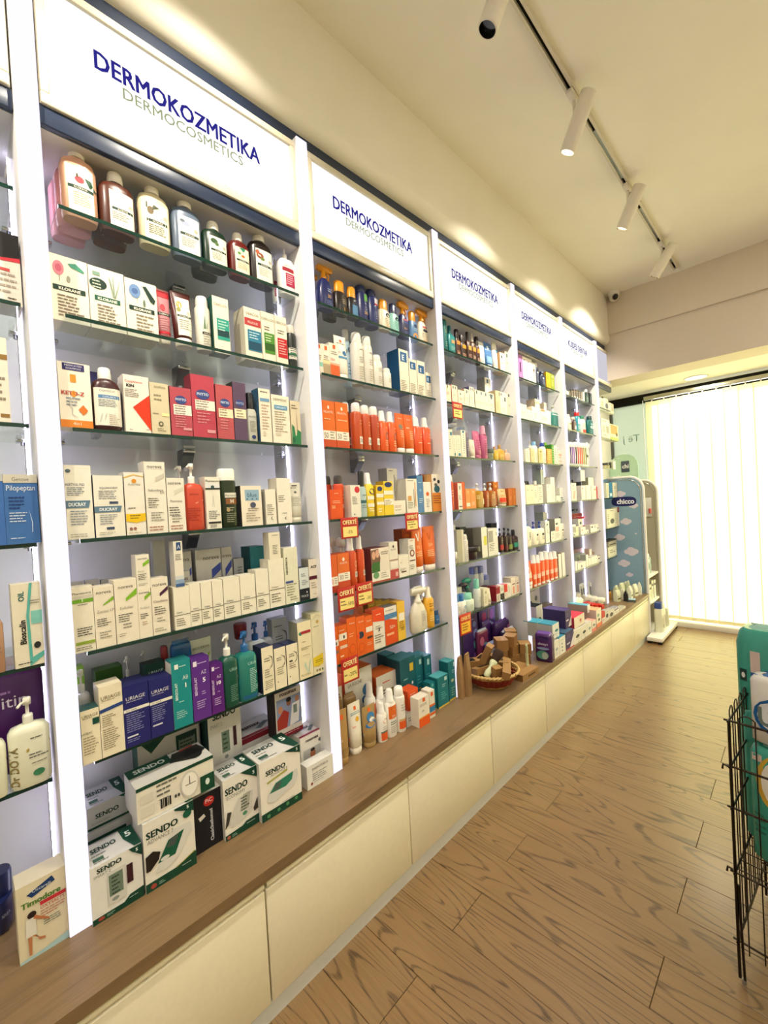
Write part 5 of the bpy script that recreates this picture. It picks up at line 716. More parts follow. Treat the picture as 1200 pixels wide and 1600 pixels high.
ca 1.3935 .0533 .2097 .0533 -.04 1.755 0 0|#b04018 #e9e6df|r .4 .16 .96 .36 #e6ddd0;t 25 .66 .21 .1 #3a3430 .5;l .5 .8 .95 2 .08 #e0a078|orange red spray can with white cap, rightmost of four, third shelf, second full bay|22
sp 1.4496 .0555 .1961 .0555 -.04 1.755 0 0|#e0581a #e9e6df|e .66 .56 .22 .14 #8a6a5a;l .4 .36 .9 3 .08 #f0b890;l .5 .84 .9 1 .08 #f0b890|orange sun spray with grey badge, left of two, third shelf, second full bay|22
sp 1.5065 .0548 .1983 .056 -.04 1.755 0 0|#e0581a #e9e6df|e .66 .56 .22 .14 #8a6a5a;l .4 .36 .9 3 .08 #f0b890;l .5 .84 .9 1 .08 #f0b890|orange sun spray with grey badge, right of two, third shelf, second full bay|22
tu 1.5658 .0627 .1979 .04 -.04 1.755 0 0|#e0611c #ebe5da|t Avene .55 .86 .05 #f4d8bc .6;e .5 .62 .24 .08 #8a7a6a;l .4 .48 .9 4 .06 #f0c098|orange sun tube with white cap, left of two, third shelf, second full bay|22
tu 1.6326 .0708 .1973 .04 -.04 1.755 0 0|#e0611c #ebe5da|t Avene .5 .86 .05 #f4d8bc .6;l .15 .6 .6 1 .06 #f6e4d0;l .4 .5 .9 5 .06 #f0c098|orange sun tube with white cap, right of two, third shelf, second full bay|22
sp 1.703 .0701 .1962 .0701 -.04 1.755 0 0|#de521a #e4e1da|l .5 .76 .9 2 .1 #f0b890;l .3 .42 .9 1 .08 #f6dcc0|orange sun spray near the right end, left of two, third shelf, second full bay|22
sp 1.7736 .0626 .1989 .0626 -.04 1.755 0 0|#de521a #e4e1da|l .5 .76 .9 2 .1 #f0b890;l .3 .42 .9 1 .08 #f6dcc0|orange sun spray near the right end, right of two, third shelf, second full bay|22
ca 1.1575 .0424 .1878 .0424 -.116 1.457 0 0|#d84a18 #4a4642||orange can with dark clear cap behind the orange carton, fourth shelf, second full bay|23
ca 1.1789 .0467 .187 .056 -.06 1.457 0 0|#d84a18 #4a4642|l .6 .7 .95 2 .1 #f0b890;t 50 .7 .3 .12 #f6dcc0 .4|orange can with dark clear cap, fourth shelf, second full bay|23
bx 1.1227 .0646 .1227 .04 -.035 1.457 0 0|#e25418 #c8451a|l .35 .86 .8 1 .05 #f6c8a0;l .2 .6 .9 2 .06 #f6b890;t 50 .25 .36 .11 #f6dca0 .3|small bright orange carton, fourth shelf, second full bay|23
bx 1.2311 .0565 .1409 .05 -.035 1.457 0 0|#e9e4d4 #d3cdbd|e .68 .86 .26 .1 #c8303a;l .15 .62 .7 5 .05 #6a665c;e .3 .1 .06 .03 #6a665c|white carton with red round sticker, fourth shelf, second full bay|23
ro 1.2807 .0426 .204 .03 -.035 1.457 0 0|#a9bfc0 #141416|l .3 .8 .9 1 .06 #4a5a60;r 0 .5 1 .62 #3f6a72;l .2 .4 .8 2 .08 #6a8488|grey blue bottle with tall black cap, fourth shelf, second full bay|23
sp 1.3297 .0522 .1982 .0522 -.035 1.457 0 0|#e3c428 #ece9e2|e .55 .84 .3 .1 #26346a;r 0 .56 1 .68 #efe9d6;r 0 .3 1 .42 #efe9d6;l .2 .22 .9 2 .07 #f6efd8|yellow sun spray with white nozzle, fourth shelf, second full bay|23
bx 1.3812 .0459 .1403 .035 -.035 1.457 0 0|#e6c52a #b8961c|e .5 .88 .36 .08 #26346a;r 0 .6 1 .72 #efe9d6;r 0 .36 1 .46 #efe9d6;l .2 .2 .8 2 .08 #f6efd8|smaller yellow striped carton, fourth shelf, second full bay|23
bx 1.438 .0626 .1582 .05 -.035 1.457 0 0|#e8cb30 #a8861c|e .5 .9 .4 .08 #26346a;r 0 .6 1 .72 #efe9d6;r 0 .3 1 .48 #efe9d6;l .1 .42 .9 3 .05 #8a7a3a|larger yellow striped carton, fourth shelf, second full bay|23
bx 1.5381 .0726 .2276 .06 -.1 1.457 0 0|#e4dfd0 #8f8d86|l .2 .94 .8 1 .04 #6a665c;r .66 .1 .72 .86 #6a665c;r .78 .2 .82 .8 #8a867c;l .1 .5 .5 3 .05 #8a867c|tall white carton at the back with vertical bars, fourth shelf, second full bay|23
bx 1.5114 .0842 .0659 .06 -.035 1.457 0 0|#ece4d2 #d8d0bc|l .1 .6 .9 2 .1 #c8a898;l .1 .3 .8 1 .08 #8a8478|low square white carton, fourth shelf, second full bay|23
bx 1.6054 .083 .1714 .06 -.035 1.457 0 0|#eae5d6 #bdb9ac|l .15 .94 .9 1 .04 #6a665c;r .78 .2 .84 .9 #d8863a;r .66 .15 .7 .7 #7a766c;r .12 .36 .44 .5 #d8a05a;l .1 .3 .6 4 .05 #8a867c|white carton with orange patch and vertical bars, fourth shelf, second full bay|23
bx 1.6724 .047 .1887 .06 -.035 1.457 0 0|#4f82b4 #3a648c|l .2 .8 .8 1 .04 #c0d4e4;e .5 .6 .2 .04 #7aa4cc;l .2 .36 .9 3 .05 #c0d4e4|blue carton between two white ones, fourth shelf, second full bay|23
bx 1.7286 .0614 .1556 .05 -.035 1.457 0 0|#ece6da #d8d2c6|e .5 .6 .2 .07 #d8642a;l .3 .42 .8 6 .05 #9a9488|white carton with orange dot, fourth shelf, second full bay|23
bx 1.807 .0841 .2004 .04 -.1 1.457 0 0|#c8622a #6a4430||dark orange carton standing behind, fourth shelf, second full bay|23
bx 1.8098 .0814 .1966 .05 -.035 1.457 0 0|#eae0d0 #d8a060|r 0 0 1 .5 #d8822a;e .5 .6 .3 .1 #2f5f6a;e .3 .86 .14 .04 #3a3a3a;e .7 .8 .14 .05 #3a3a3a;e .4 .72 .16 .04 #5a5a52;l .1 .4 .9 4 .06 #8a4a1a|patterned white and orange carton at the right end, fourth shelf, second full bay|23
tr 1.1646 .0336 .2219 .04 -.12 1.155 0 0|#c04a1c #d8d6d0||orange trigger spray in the back row, left, fifth shelf, second full bay|24
tr 1.2003 .0367 .2157 .04 -.1 1.155 0 0|#c04a1c #d8d6d0||orange trigger spray in the back row, right, fifth shelf, second full bay|24
bx 1.0893 .0364 .1556 .05 -.035 1.155 0 0|#dd6228 #b84a1c|r 0 .18 1 .42 #efe6d4;t 50 .2 .23 .14 #d84a2a .3;l .5 .36 .9 3 .06 #8a8478;r 0 0 1 .17 #b04028|orange carton with white band at the left end, fifth shelf, second full bay|24
bx 1.1416 .064 .1564 .06 -.035 1.155 0 0|#dd6a2a #b84a1c|r 0 .26 1 .48 #efe6d4;t 30 .28 .31 .12 #3a3430 .3;l .55 .44 .9 3 .06 #8a8478;e .5 .84 .1 .05 #f2e2d0;t RILASTIL .5 .72 .05 #f2e0cc .75;r .74 .06 .96 .17 #d8c8b8;r 0 0 1 .25 #c04a2a|wider orange carton with white band, fifth shelf, second full bay|24
sp 1.203 .0516 .217 .0516 -.035 1.155 0 0|#c04418 #e6e3dc|e .7 .7 .2 .1 #d89070;r .5 .3 .95 .46 #d8c8bc;t 50 .7 .34 .09 #3a3430 .4|tall orange spray bottle with white nozzle, left of two, fifth shelf, second full bay|24
sp 1.2517 .0414 .2195 .0414 -.035 1.155 0 0|#c04418 #e6e3dc|r .5 .3 .95 .46 #d8c8bc;t 50 .7 .34 .09 #3a3430 .4|tall orange spray bottle with white nozzle, right of two, fifth shelf, second full bay|24
bx 1.3605 .1163 .1556 .09 -.035 1.155 0 0|#e6dccc #5a1a14|p #7a5a48 0,.45 0,.96 .4,.98 .5,.7 .44,.45;e .14 .8 .1 .12 #d8a488;e .34 .84 .1 .12 #d8a890;p #3a6a34 0,.3 .44,.32 .46,.6 .1,.6 0,.5;l .55 .86 .95 2 .06 #8a8478;r 0 0 1 .3 #e9e2d2;r 0 0 1 .05 #a8503a;e .22 .22 .16 .1 #6a9a6a;l .5 .24 .9 3 .06 #8a8478|box with two smiling faces and green clothing, fifth shelf, second full bay|24
bx 1.4496 .0585 .1729 .06 -.035 1.155 0 0|#e6dfd0 #cfc7b8|e .5 .88 .1 .04 #4a4640;t RILASTIL .5 .78 .04 #4a4640 .7;r 0 0 1 .26 #b8504a;r .1 .3 .96 .48 #f0e8da;r 0 .5 1 .53 #a88478;r .6 .06 .9 .18 #d8a8a0|cream carton with dusty red base, fifth shelf, second full bay|24
bx 1.5187 .0725 .1039 .05 -.035 1.155 0 0|#ebe4d4 #d6cfbe|l .1 .66 .5 1 .05 #c88a7a;r .2 .2 .7 .26 #4a2a28;l .1 .36 .8 2 .06 #9a9488|low cream carton beside the tall ones, fifth shelf, second full bay|24
bx 1.5827 .0517 .176 .06 -.035 1.155 0 0|#e9e4d6 #c4beb0|l .2 .94 .8 1 .04 #c04a5a;e .5 .6 .34 .1 #8a4a48;e .5 .6 .2 .06 #e9e4d6;l .1 .8 .8 3 .04 #8a867c;r .1 .38 .9 .41 #6a4a48;l .1 .26 .8 3 .05 #9a968a|tall white carton with red ring, fifth shelf, second full bay|24
tu 1.6479 .0773 .2289 .045 -.035 1.155 0 0|#df661e #e4dccf|p #f0e2d0 .3,.86 .44,.86 .5,.72 .6,.9 .66,.9 .54,.66 .44,.66;t 30 .4 .46 .09 #f0c090 .4;l .2 .36 .9 3 .05 #f0c090|orange tube with white V mark, fifth shelf, second full bay|24
tu 1.7436 .1015 .2269 .05 -.035 1.155 0 0|#df661e #e4dccf|p #c85a20 .3,.86 .44,.86 .5,.72 .6,.9 .66,.9 .54,.66 .44,.66;t 50+ .5 .48 .09 #f0c090 .6;l .2 .36 .9 4 .05 #f0c090|larger orange tube at the right end, fifth shelf, second full bay|24
bx 1.6478 .0747 .2207 .06 -.12 1.155 0 0|#a84e1a #8a3e14|e .5 .8 .3 .08 #c8702a|brown orange carton in the back row, fifth shelf, second full bay|24
bx 1.0759 .0236 .1545 .05 -.03 .861 0 0|#e2641e #c4531a|r .1 .5 1 .66 #eee4d4;e .5 .56 .14 .05 #3a3430;r .2 .3 .9 .38 #8a6a5a|narrow orange carton at the left end, lowest shelf, second full bay|25
bx 1.112 .0458 .1545 .05 -.03 .861 0 0|#e2641e #c4531a|r .05 .6 .95 .78 #eee4d4;e .62 .68 .1 .05 #3a3430;l .1 .86 .9 1 .05 #f6d0a8;r .1 .38 .96 .46 #e8c8b0;r .1 .16 .5 .2 #f6d0a8|orange carton with white panel, lowest shelf, second full bay|25
bx 1.1613 .0499 .1755 .05 -.03 .861 0 0|#e2621c #b84e18|t Avene .55 .84 .05 #f4d4b4 .6;l .2 .6 .9 2 .06 #f0a878;e .5 .24 .36 .13 #d0561a;e .5 .24 .28 .1 #e2621c|orange carton with embossed ring, lowest shelf, second full bay|25
bx 1.2125 .0496 .1693 .05 -.03 .861 0 0|#e2621c #b84e18|t Avene .55 .84 .05 #f4d4b4 .6;e .5 .52 .34 .09 #2f3a4a;e .2 .52 .14 .07 #e8502a;e .5 .2 .36 .13 #d0561a;e .5 .2 .28 .1 #e2621c|orange carton with navy badge, lowest shelf, second full bay|25
bx 1.2614 .0466 .1612 .05 -.03 .861 0 0|#e2621c #b84e18|t Avene .5 .84 .05 #f4d4b4 .7;r .1 .56 .95 .7 #efe4d4;r .2 .38 .9 .44 #4a3a30;l .15 .26 .9 2 .05 #f0b080|orange carton with white strip, lowest shelf, second full bay|25
bx 1.3225 .0724 .1768 .05 -.03 .861 0 0|#e6ded0 #c04e1a|p #de4a20 0,.72 1,.66 1,1 0,1;l .3 .86 .9 1 .05 #f4d0b0;T 3 .5 .44 .1 #2a2826 .3;l .1 .34 .9 4 .06 #6a665c;l .2 .56 .8 2 .05 #8a8478|white carton with slanted orange top, lowest shelf, second full bay|25
bx 1.4015 .0821 .1727 .05 -.03 .861 0 0|#e6e0d4 #5a5650|p #d8501e 0,.0 1,0 1,.6 0,.72;r 0 .68 1 .82 #4f82b0;l .1 .9 .8 1 .05 #8a8478;t 50+ .6 .4 .1 #f6e0c8 .6;r .1 .24 .7 .3 #f0b080|white orange and blue carton, lowest shelf, second full bay|25
bx 1.473 .0535 .1815 .05 -.03 .861 0 0|#e6b83a #b88a24|r .2 .5 .9 .7 #f0e8d2;t 30 .6 .24 .1 #4a3a1a .5;l .2 .46 .9 4 .05 #8a6a2a|yellow carton next to the gap, lowest shelf, second full bay|25
bx 1.3875 .045 .1917 .05 -.14 .861 0 0|#b08a26 #8a6a1c|l .1 .86 .9 1 .06 #d8b860|mustard carton along the back, leftmost of four, lowest shelf, second full bay|25
bx 1.4351 .0465 .1825 .05 -.14 .861 0 0|#b08a26 #8a6a1c|l .1 .86 .9 1 .06 #d8b860|mustard carton along the back, second of four, lowest shelf, second full bay|25
bx 1.4842 .0481 .173 .05 -.14 .861 0 0|#b08a26 #8a6a1c|l .1 .86 .9 1 .06 #d8b860|mustard carton along the back, third of four, lowest shelf, second full bay|25
bx 1.5351 .0498 .1631 .05 -.14 .861 0 0|#b08a26 #8a6a1c|l .1 .86 .9 1 .06 #d8b860|mustard carton along the back, rightmost of four, lowest shelf, second full bay|25
ro 1.324 .0734 .1883 .05 -.14 .861 0 0|#d8d5cc #c06a3a|e .6 .7 .2 .14 #2a3a6a;l .4 .4 .9 2 .1 #8a98a8|white bottle peeking over the orange cartons, lowest shelf, second full bay|25
tr 1.6245 .1145 .2244 .05 -.03 .861 0 0|#d9d3c0 #e3dece|r .5 .2 .85 .9 #c9c3b2;l .55 .7 .8 4 .09 #9a9484|white trigger spray bottle, lowest shelf, second full bay|25
sp 1.7115 .0595 .2082 .0595 -.03 .861 0 0|#dda32a #e3dcc8|l .2 .86 .9 2 .08 #8a5a1a;t SUN .5 .6 .1 #6a3a14 .7;l .2 .4 .9 3 .08 #f0d898|golden yellow spray bottle with pale nozzle, lowest shelf, second full bay|25
ro 1.7801 .0391 .0684 .02 -.05 .861 0 0|#1f5f98 #1a4a7a|l .2 .6 .8 2 .1 #b8d0e4|small blue bottle at the right end, lowest shelf, second full bay|25
tu 1.0803 .0545 .218 .04 -.0118 .455 0 0|#b08a52 #a8844e|r .3 .82 .6 .93 #e0632a;p #e0692a .02,.32 .98,.38 .98,.52 .02,.46;t 30 .2 .34 .06 #f4dcc0 .3;p #8fa4b0 .02,.2 .98,.28 .98,.38 .02,.32;r .02 .02 .98 .18 #9a7a48|tan tube with orange band at the left end, worktop, second full bay|26
tu 1.1633 .0698 .2129 .05 -.0247 .455 0 0|#eae4d2 #e8e2d0|r .44 .86 .62 .95 #e0632a;l .15 .8 .9 2 .04 #6a9aa8;e .6 .64 .14 .06 #d8a83a;t 50+ .3 .46 .05 #d85a3a .4;p #2f7aa8 .02,.3 .98,.36 .98,.46 .02,.4;p #e2692a .02,.14 .98,.18 .98,.28 .02,.24|white tube with blue wave and orange bands, worktop, second full bay|26
tu 1.2372 .0767 .1758 .05 -.0142 .455 0 0|#a88a56 #a08250|r .4 .86 .6 .97 #e0632a;e .54 .7 .3 .14 #3f7ab0;e .6 .62 .2 .06 #e0e0d8;e .5 .5 .4 .1 #2a6aa4;p #e0632a .02,.3 .98,.36 .98,.44 .02,.38;p #9fb4c4 .02,.18 .98,.24 .98,.34 .02,.28|tan tube with blue splash drawing, worktop, second full bay|26
sp 1.3008 .0493 .1681 .04 -.0041 .455 0 0|#e6e2d8 #ebe8e0|e .6 .8 .3 .1 #d8b8a8;r 0 .04 1 .34 #dc5a24;r 0 .34 1 .4 #5a6a5a;l .3 .56 .9 3 .08 #b0a498|short white spray with orange base, worktop, second full bay|26
sp 1.3569 .0617 .2099 .045 -.0015 .455 0 0|#e6e2d8 #ebe8e0|r .1 .58 .98 1 #dd6a26;e .64 .9 .14 .06 #e88a4a;t 50+ .5 .62 .08 #f6e0c8 .5;l .2 .46 .9 2 .07 #3a5a4a;l .2 .3 .9 4 .06 #b0a498|white spray with large orange panel, worktop, second full bay|26
ca 1.4161 .0556 .2045 .0623 .009 .455 0 0|#e3dfd4 #ebe8e0|r .1 .08 .98 .32 #dc5a24;r .1 .34 .98 .38 #c8a048;l .3 .8 .9 3 .08 #b0a498;e .72 .88 .1 .05 #d89a7a|white spray can with orange block near its base, worktop, second full bay|26
sp 1.2979 .0536 .2446 .045 -.07 .455 0 0|#e3dfd4 #ebe8e0|r .1 .5 .98 .9 #d8683a|white spray standing behind the tubes, worktop, second full bay|26
sp 1.3545 .0584 .2081 .045 -.06 .455 0 0|#e3dfd4 #ebe8e0|r .1 .5 .98 .9 #d8683a|white spray standing behind the tall spray, worktop, second full bay|26
bx 1.4772 .0655 .0606 .06 -.006 .455 0 0|#c4c0b8 #b0aca4|l .2 .6 .8 2 .2 #8a8680|low grey box under the orange cartons, worktop, second full bay|26
bx 1.5151 .0744 .092 .06 -.02 .5156 0 0|#de5420 #c2461a|r .4 .1 .96 .5 #d84a1c;e .66 .5 .2 .14 #4a5a2a;l .2 .8 .9 2 .08 #f4c0a0|orange carton stacked on the low grey box, worktop, second full bay|26
bx 1.5162 .078 .1346 .05 .044 .455 0 0|#eae2d2 #d8d0c0|r .4 .84 .64 .97 #e0632a;l .15 .76 .9 2 .05 #8a8478;t SPF .4 .5 .06 #4a4640 .5;r 0 0 1 .3 #e2591f;r 0 .3 1 .34 #e8a03a|white carton with orange base at the front, worktop, second full bay|26
bx 1.5993 .0418 .1325 .05 .0272 .455 0 0|#e8e0d0 #d8d0c0|r .3 .8 .7 .94 #e0632a;r 0 .22 1 .42 #2f7aa8;r 0 .42 1 .5 #e0692a;r 0 .1 1 .2 #e0692a|white carton with blue and orange bands, worktop, second full bay|26
bx 1.6569 .045 .0876 .06 -.18 .455 0 0|#e6dccb #d4cab8|r .3 .7 .7 .94 #e0632a|white carton behind the front ones, left of two, worktop, second full bay|26
bx 1.7166 .0546 .0688 .06 -.17 .455 0 0|#e6dccb #d4cab8|r .3 .7 .7 .94 #e0632a|white carton behind the front ones, right of two, worktop, second full bay|26
bx 1.2791 .168 .2976 .1 -.14 .455 0 0|#dedad0 #c8541e #d86a2a|l .2 .86 .6 1 .05 #c8502a;t LA_ROCHE .36 .78 .06 #6a665c .5;e .8 .64 .18 .1 #3a6a98;e .68 .5 .1 .06 #3a6a98;e .86 .42 .12 .08 #3a6a98;l .1 .56 .4 2 .06 #4a4640|large white and orange box with blue splash, worktop, second full bay|26
bx 1.4387 .1355 .2328 .1 -.12 .455 0 0|#d6d2c8 #c0501c #d86a2a|l .3 .82 .7 1 .06 #c8502a;l .1 .66 .5 2 .06 #4a4640;r .6 .4 .9 .66 #8a7a3a;p #3a3630 0,0 .7,0 1,.3 1,.4 .5,.2 0,.16|white and orange box with dark swoosh, worktop, second full bay|26
bx 1.1433 .0374 .2687 .05 -.12 .455 0 0|#d8d2c6 #c8541e|l .2 .6 .8 2 .1 #8a8478|small white and orange box in the left corner, worktop, second full bay|26
po 1.1154 .0329 .2387 .03 -.08 .455 0 0|#8a6a3c #8a6a3c||brown soft pouch standing at the back left, worktop, second full bay|26
po 1.197 .0662 .2103 .04 -.1 .455 0 0|#8a6a3c #8a6a3c|r .4 .6 .6 .8 #d86a2a|brown soft pouch standing at the back middle, worktop, second full bay|26
bx 1.5637 .1134 .2784 .09 -.09 .455 0 0|#0f5a66 #0b4650 #2f7f86|r .62 .74 .86 .88 #d8b83a;l .2 .62 .5 1 .05 #8ac4c8;e .76 .52 .06 .03 #d8e6e4;l .2 .3 .8 4 .06 #4f9aa0|teal carton with gold square, worktop, second full bay|26
bx 1.652 .059 .2584 .09 -.09 .455 0 0|#0f6470 #0b4650 #2f7f86|r .5 .84 .8 .94 #a8d0d0;l .2 .6 .8 3 .06 #4f9aa0;l .3 .36 .8 2 .06 #b8a04a|teal carton beside the gold square one, worktop, second full bay|26
bx 1.7104 .0567 .2507 .09 -.08 .455 0 0|#0f6470 #0b4650 #2f7f86|r .4 .8 .7 .92 #a8d0d0;l .2 .6 .8 3 .06 #4f9aa0;l .3 .36 .8 2 .06 #b8a04a|rightmost teal carton of the back trio, worktop, second full bay|26
bx 1.539 .0614 .2847 .07 -.18 .455 0 0|#0c4e5a #093c46 #2f7f86||dark teal carton at the rear left of the group, worktop, second full bay|26
bx 1.6618 .04 .1396 .05 -.0144 .455 0 0|#14808a #0e6068|r .3 .86 .6 .96 #6fb4b8;l .2 .7 .8 6 .08 #5fb0b4;r 0 0 1 .03 #d8b83a|single turquoise carton at the front, worktop, second full bay|26
bx 1.7271 .0894 .1558 .06 .0004 .455 0 0|#0f7078 #0b565c #3f9094|r .64 .82 .86 .94 #b8dcdc;l .4 .7 .8 2 .06 #a8d0d0;l .3 .46 .8 4 .07 #5fb0b4;r 0 0 1 .045 #d8b83a|front turquoise carton with gold base line, worktop, second full bay|26
bx 1.8158 .0635 .2054 .06 -.005 .455 0 0|#0f7078 #0b565c #3f9094|r .7 .84 .92 .95 #b8dcdc;l .5 .74 .9 2 .05 #a8d0d0;e .5 .5 .2 .04 #b8c8a0;l .3 .3 .8 4 .06 #8fb89a;r 0 0 1 .04 #d8b83a|tallest turquoise carton beside the upright, worktop, second full bay|26
ca 1.9914 .0506 .2315 .05 -.05 2.344 0 0|#1f6a66 #e6e2d8|l .4 .7 .9 2 .06 #b8a878;l .4 .3 .9 3 .06 #a8ccc4|tall teal can with white cap at the left end, top shelf, third full bay|30
dr 2.0492 .0649 .1676 .04 -.05 2.344 0 0|#1f8084 #1a5f66|r .35 .62 .85 .84 #c89a6a;l .3 .4 .9 4 .07 #a8ccc8|teal bottle with amber square, top shelf, third full bay|30
ro 2.1127 .0511 .1606 .03 -.05 2.344 0 0|#3a1a10 #1c0f0a|r .2 .74 .95 .98 #e08a3a;l .2 .3 .9 4 .08 #d8a488|dark brown bottle with orange print, leftmost of four, top shelf, third full bay|30
ro 2.1709 .0604 .1429 .035 -.05 2.344 0 0|#2a140c #1c0f0a|r .2 .72 .95 .98 #e0932a;l .2 .3 .9 4 .08 #d8a488|dark brown bottle with orange print, second of four, top shelf, third full bay|30
dr 2.2292 .0476 .1768 .035 -.05 2.344 0 0|#3a1c10 #2a1810|r .2 .6 .9 .86 #d8a04a;l .2 .3 .9 3 .08 #d8b0a0|dark brown bottle with orange print, third of four, top shelf, third full bay|30
dr 2.2784 .0472 .1796 .035 -.05 2.344 0 0|#4a2814 #c8c0b4|r .2 .6 .9 .86 #e09a3a;l .2 .3 .9 3 .08 #d8c0b0|amber bottle with chrome cap, top shelf, third full bay|30
ro 2.3271 .045 .17 .03 -.05 2.344 0 0|#3a160e #24100a|r .2 .66 .95 .94 #e08a2a;l .2 .3 .9 3 .08 #d8b0a0|dark brown bottle with orange print, rightmost of four, top shelf, third full bay|30
tu 2.3842 .068 .1537 .04 -.05 2.344 0 0|#eceae2 #e8e6de|r .35 .72 .6 .86 #8fb8d0|white tube with pale blue mark, top shelf, third full bay|30
tu 2.4665 .0965 .1668 .045 -.05 2.344 0 0|#3a72b0 #eceae4|p #dfe6ea .3,.86 .5,.88 .56,.72 .4,.7;r .15 .05 .85 .36 #7aa4cc;l .1 .66 .9 1 .06 #c8d8e8|blue tube with white cap, top shelf, third full bay|30
tu 2.5455 .0615 .1891 .035 -.05 2.344 0 0|#ece8dc #e8e4d8|r .6 .6 .9 .74 #3f8a9a|white tube with teal mark, top shelf, third full bay|30
bx 2.6197 .066 .1304 .06 -.05 2.344 0 0|#efe6cc #c8a070|r .2 .72 .5 .86 #4a5a5a;l .2 .5 .9 2 .06 #b8ac90|cream carton with small dark mark, left of two, top shelf, third full bay|30
bx 2.684 .0583 .1543 .06 -.05 2.344 0 0|#efe8d2 #d8cfb8|r .3 .74 .6 .9 #6a7a70;l .2 .5 .9 2 .06 #b8ac90|cream carton with small dark mark, right of two, top shelf, third full bay|30
bx 1.9836 .0493 .1023 .05 -.05 2.056 0 0|#ece2ca #d8ccb4|r .3 .84 .46 .98 #5a6a70;l .1 .6 .9 3 .06 #c8a898|cream carton at the left end, second shelf, third full bay|31
bx 2.0435 .055 .1095 .05 -.05 2.056 0 0|#eee2cc #c04a2c|r .2 .82 .36 .96 #6a7074;r .6 .82 .76 .96 #6a7074;l .2 .5 .7 2 .06 #c8a898|cream carton with red edge, second shelf, third full bay|31
bx 2.1069 .0636 .0918 .05 -.05 2.056 0 0|#ece6d0 #c85a34|r .3 .7 .5 .8 #3f5a50;l .2 .5 .8 3 .06 #b8b098|cream carton with green dot, second shelf, third full bay|31
bx 2.1673 .0507 .108 .05 -.05 2.056 0 0|#ece4d0 #b8a888|r .4 .78 .6 .94 #4a5a5c;l .2 .5 .8 2 .06 #b8b098|cream carton with dark notch, fourth from left, second shelf, third full bay|31
bx 2.2222 .0523 .1291 .05 -.05 2.056 0 0|#ece4d0 #4a4a7a|r .3 .84 .44 .96 #5a6268;r .7 .84 .84 .96 #5a6268;l .2 .5 .8 2 .06 #b8b098|cream carton with navy side, second shelf, third full bay|31
bx 2.2811 .0495 .1203 .05 -.05 2.056 0 0|#eee6cc #d8ceb4|r .3 .8 .55 .96 #4f6470;l .2 .4 .8 2 .06 #b8b098|cream carton with blue grey notch, leftmost of three, second shelf, third full bay|31
bx 2.3326 .05 .1216 .05 -.05 2.056 0 0|#eee6cc #d8ceb4|r .3 .8 .55 .96 #4f6470;l .2 .4 .8 2 .06 #b8b098|cream carton with blue grey notch, second of three, second shelf, third full bay|31
bx 2.3852 .0514 .1218 .05 -.05 2.056 0 0|#eee6cc #d8ceb4|r .3 .8 .55 .96 #4f6470;l .2 .4 .8 2 .06 #b8b098|cream carton with blue grey notch, rightmost of three, second shelf, third full bay|31
bx 2.4477 .0698 .1244 .05 -.05 2.056 0 0|#eee6cc #d8ceb4|p #5a6a72 .2,.95 .8,.95 .6,.7 .4,.7;l .2 .4 .8 2 .06 #b8b098|cream carton with blue grey wedge, second shelf, third full bay|31
bx 2.5348 .0762 .2558 .06 -.12 2.056 0 0|#eeeae0 #8f8d84|r .3 .86 .6 .96 #4a5a6a|tall white carton rising behind the cream row, second shelf, third full bay|31
bx 2.531 .0565 .1541 .05 -.05 2.056 0 0|#e3cfa4 #c8b48c|r .8 .8 .96 .96 #6a6a60;l .2 .5 .8 6 .06 #c0a880|tan carton at the right of the gap, second shelf, third full bay|31
bx 2.6056 .0885 .1539 .05 -.05 2.056 0 0|#eee6cf #d6ccb4|r .1 .84 .25 .96 #6a6a60;r .6 .62 .8 .8 #4a5458;l .2 .3 .8 2 .06 #b8b098|cream carton right of the tan one, second shelf, third full bay|31
bx 2.6961 .0859 .1606 .05 -.05 2.056 0 0|#eee6cf #d6ccb4|r .2 .84 .4 .96 #5a6264;l .2 .5 .8 2 .06 #b8b098|cream carton at the right end, second shelf, third full bay|31
bx 1.9625 .044 .1526 .05 -.04 1.755 0 0|#e8e4ce #d0ccb8|r .5 .78 .9 .9 #3a7a94;l .2 .6 .6 5 .08 #b0b0a0|cream carton with blue square at the top, third shelf, third full bay|32
bx 2.0035 .0349 .1226 .05 -.04 1.755 0 0|#e6e4d0 #d0ccb8|r .3 .06 .6 .18 #3a7a80;l .3 .8 .6 8 .08 #b0b0a0|cream carton with teal square at the base, third shelf, third full bay|32
bx 2.044 .0414 .1258 .05 -.04 1.755 0 0|#e6e4d0 #d0ccb8|r .3 .06 .8 .18 #2f7a94;l .3 .8 .6 8 .08 #b0b0a0|cream carton with blue square at the base, third shelf, third full bay|32
bx 2.0924 .0475 .1578 .05 -.04 1.755 0 0|#e8e4d0 #b8b4a4|r .3 .9 .7 .98 #2f6f98;l .4 .8 .8 9 .08 #8a9aa0|cream carton with blue round top mark, third shelf, third full bay|32
ja 2.1403 .0537 .0175 .0537 -.12 1.955 0 0|#c8d0d0 #e0e2e0||pale round jar perched behind the cream cartons, third shelf, third full bay|32
ja 2.2332 .0566 .0527 .0566 -.12 1.905 0 0|#8fa4b4 #a8b8c4||blue grey round jar perched behind, third shelf, third full bay|32
ca 2.141 .0463 .157 .0463 -.04 1.755 0 0|#6a6474 #8a7484|l .3 .8 .8 6 .09 #b0a8b8|grey violet can, third shelf, third full bay|32
tu 2.1988 .0608 .1131 .035 -.04 1.755 0 0|#dcd4c4 #d8d0c0|l .3 .6 .7 3 .08 #b8a898|cream tube between the can and pink bottle, third shelf, third full bay|32
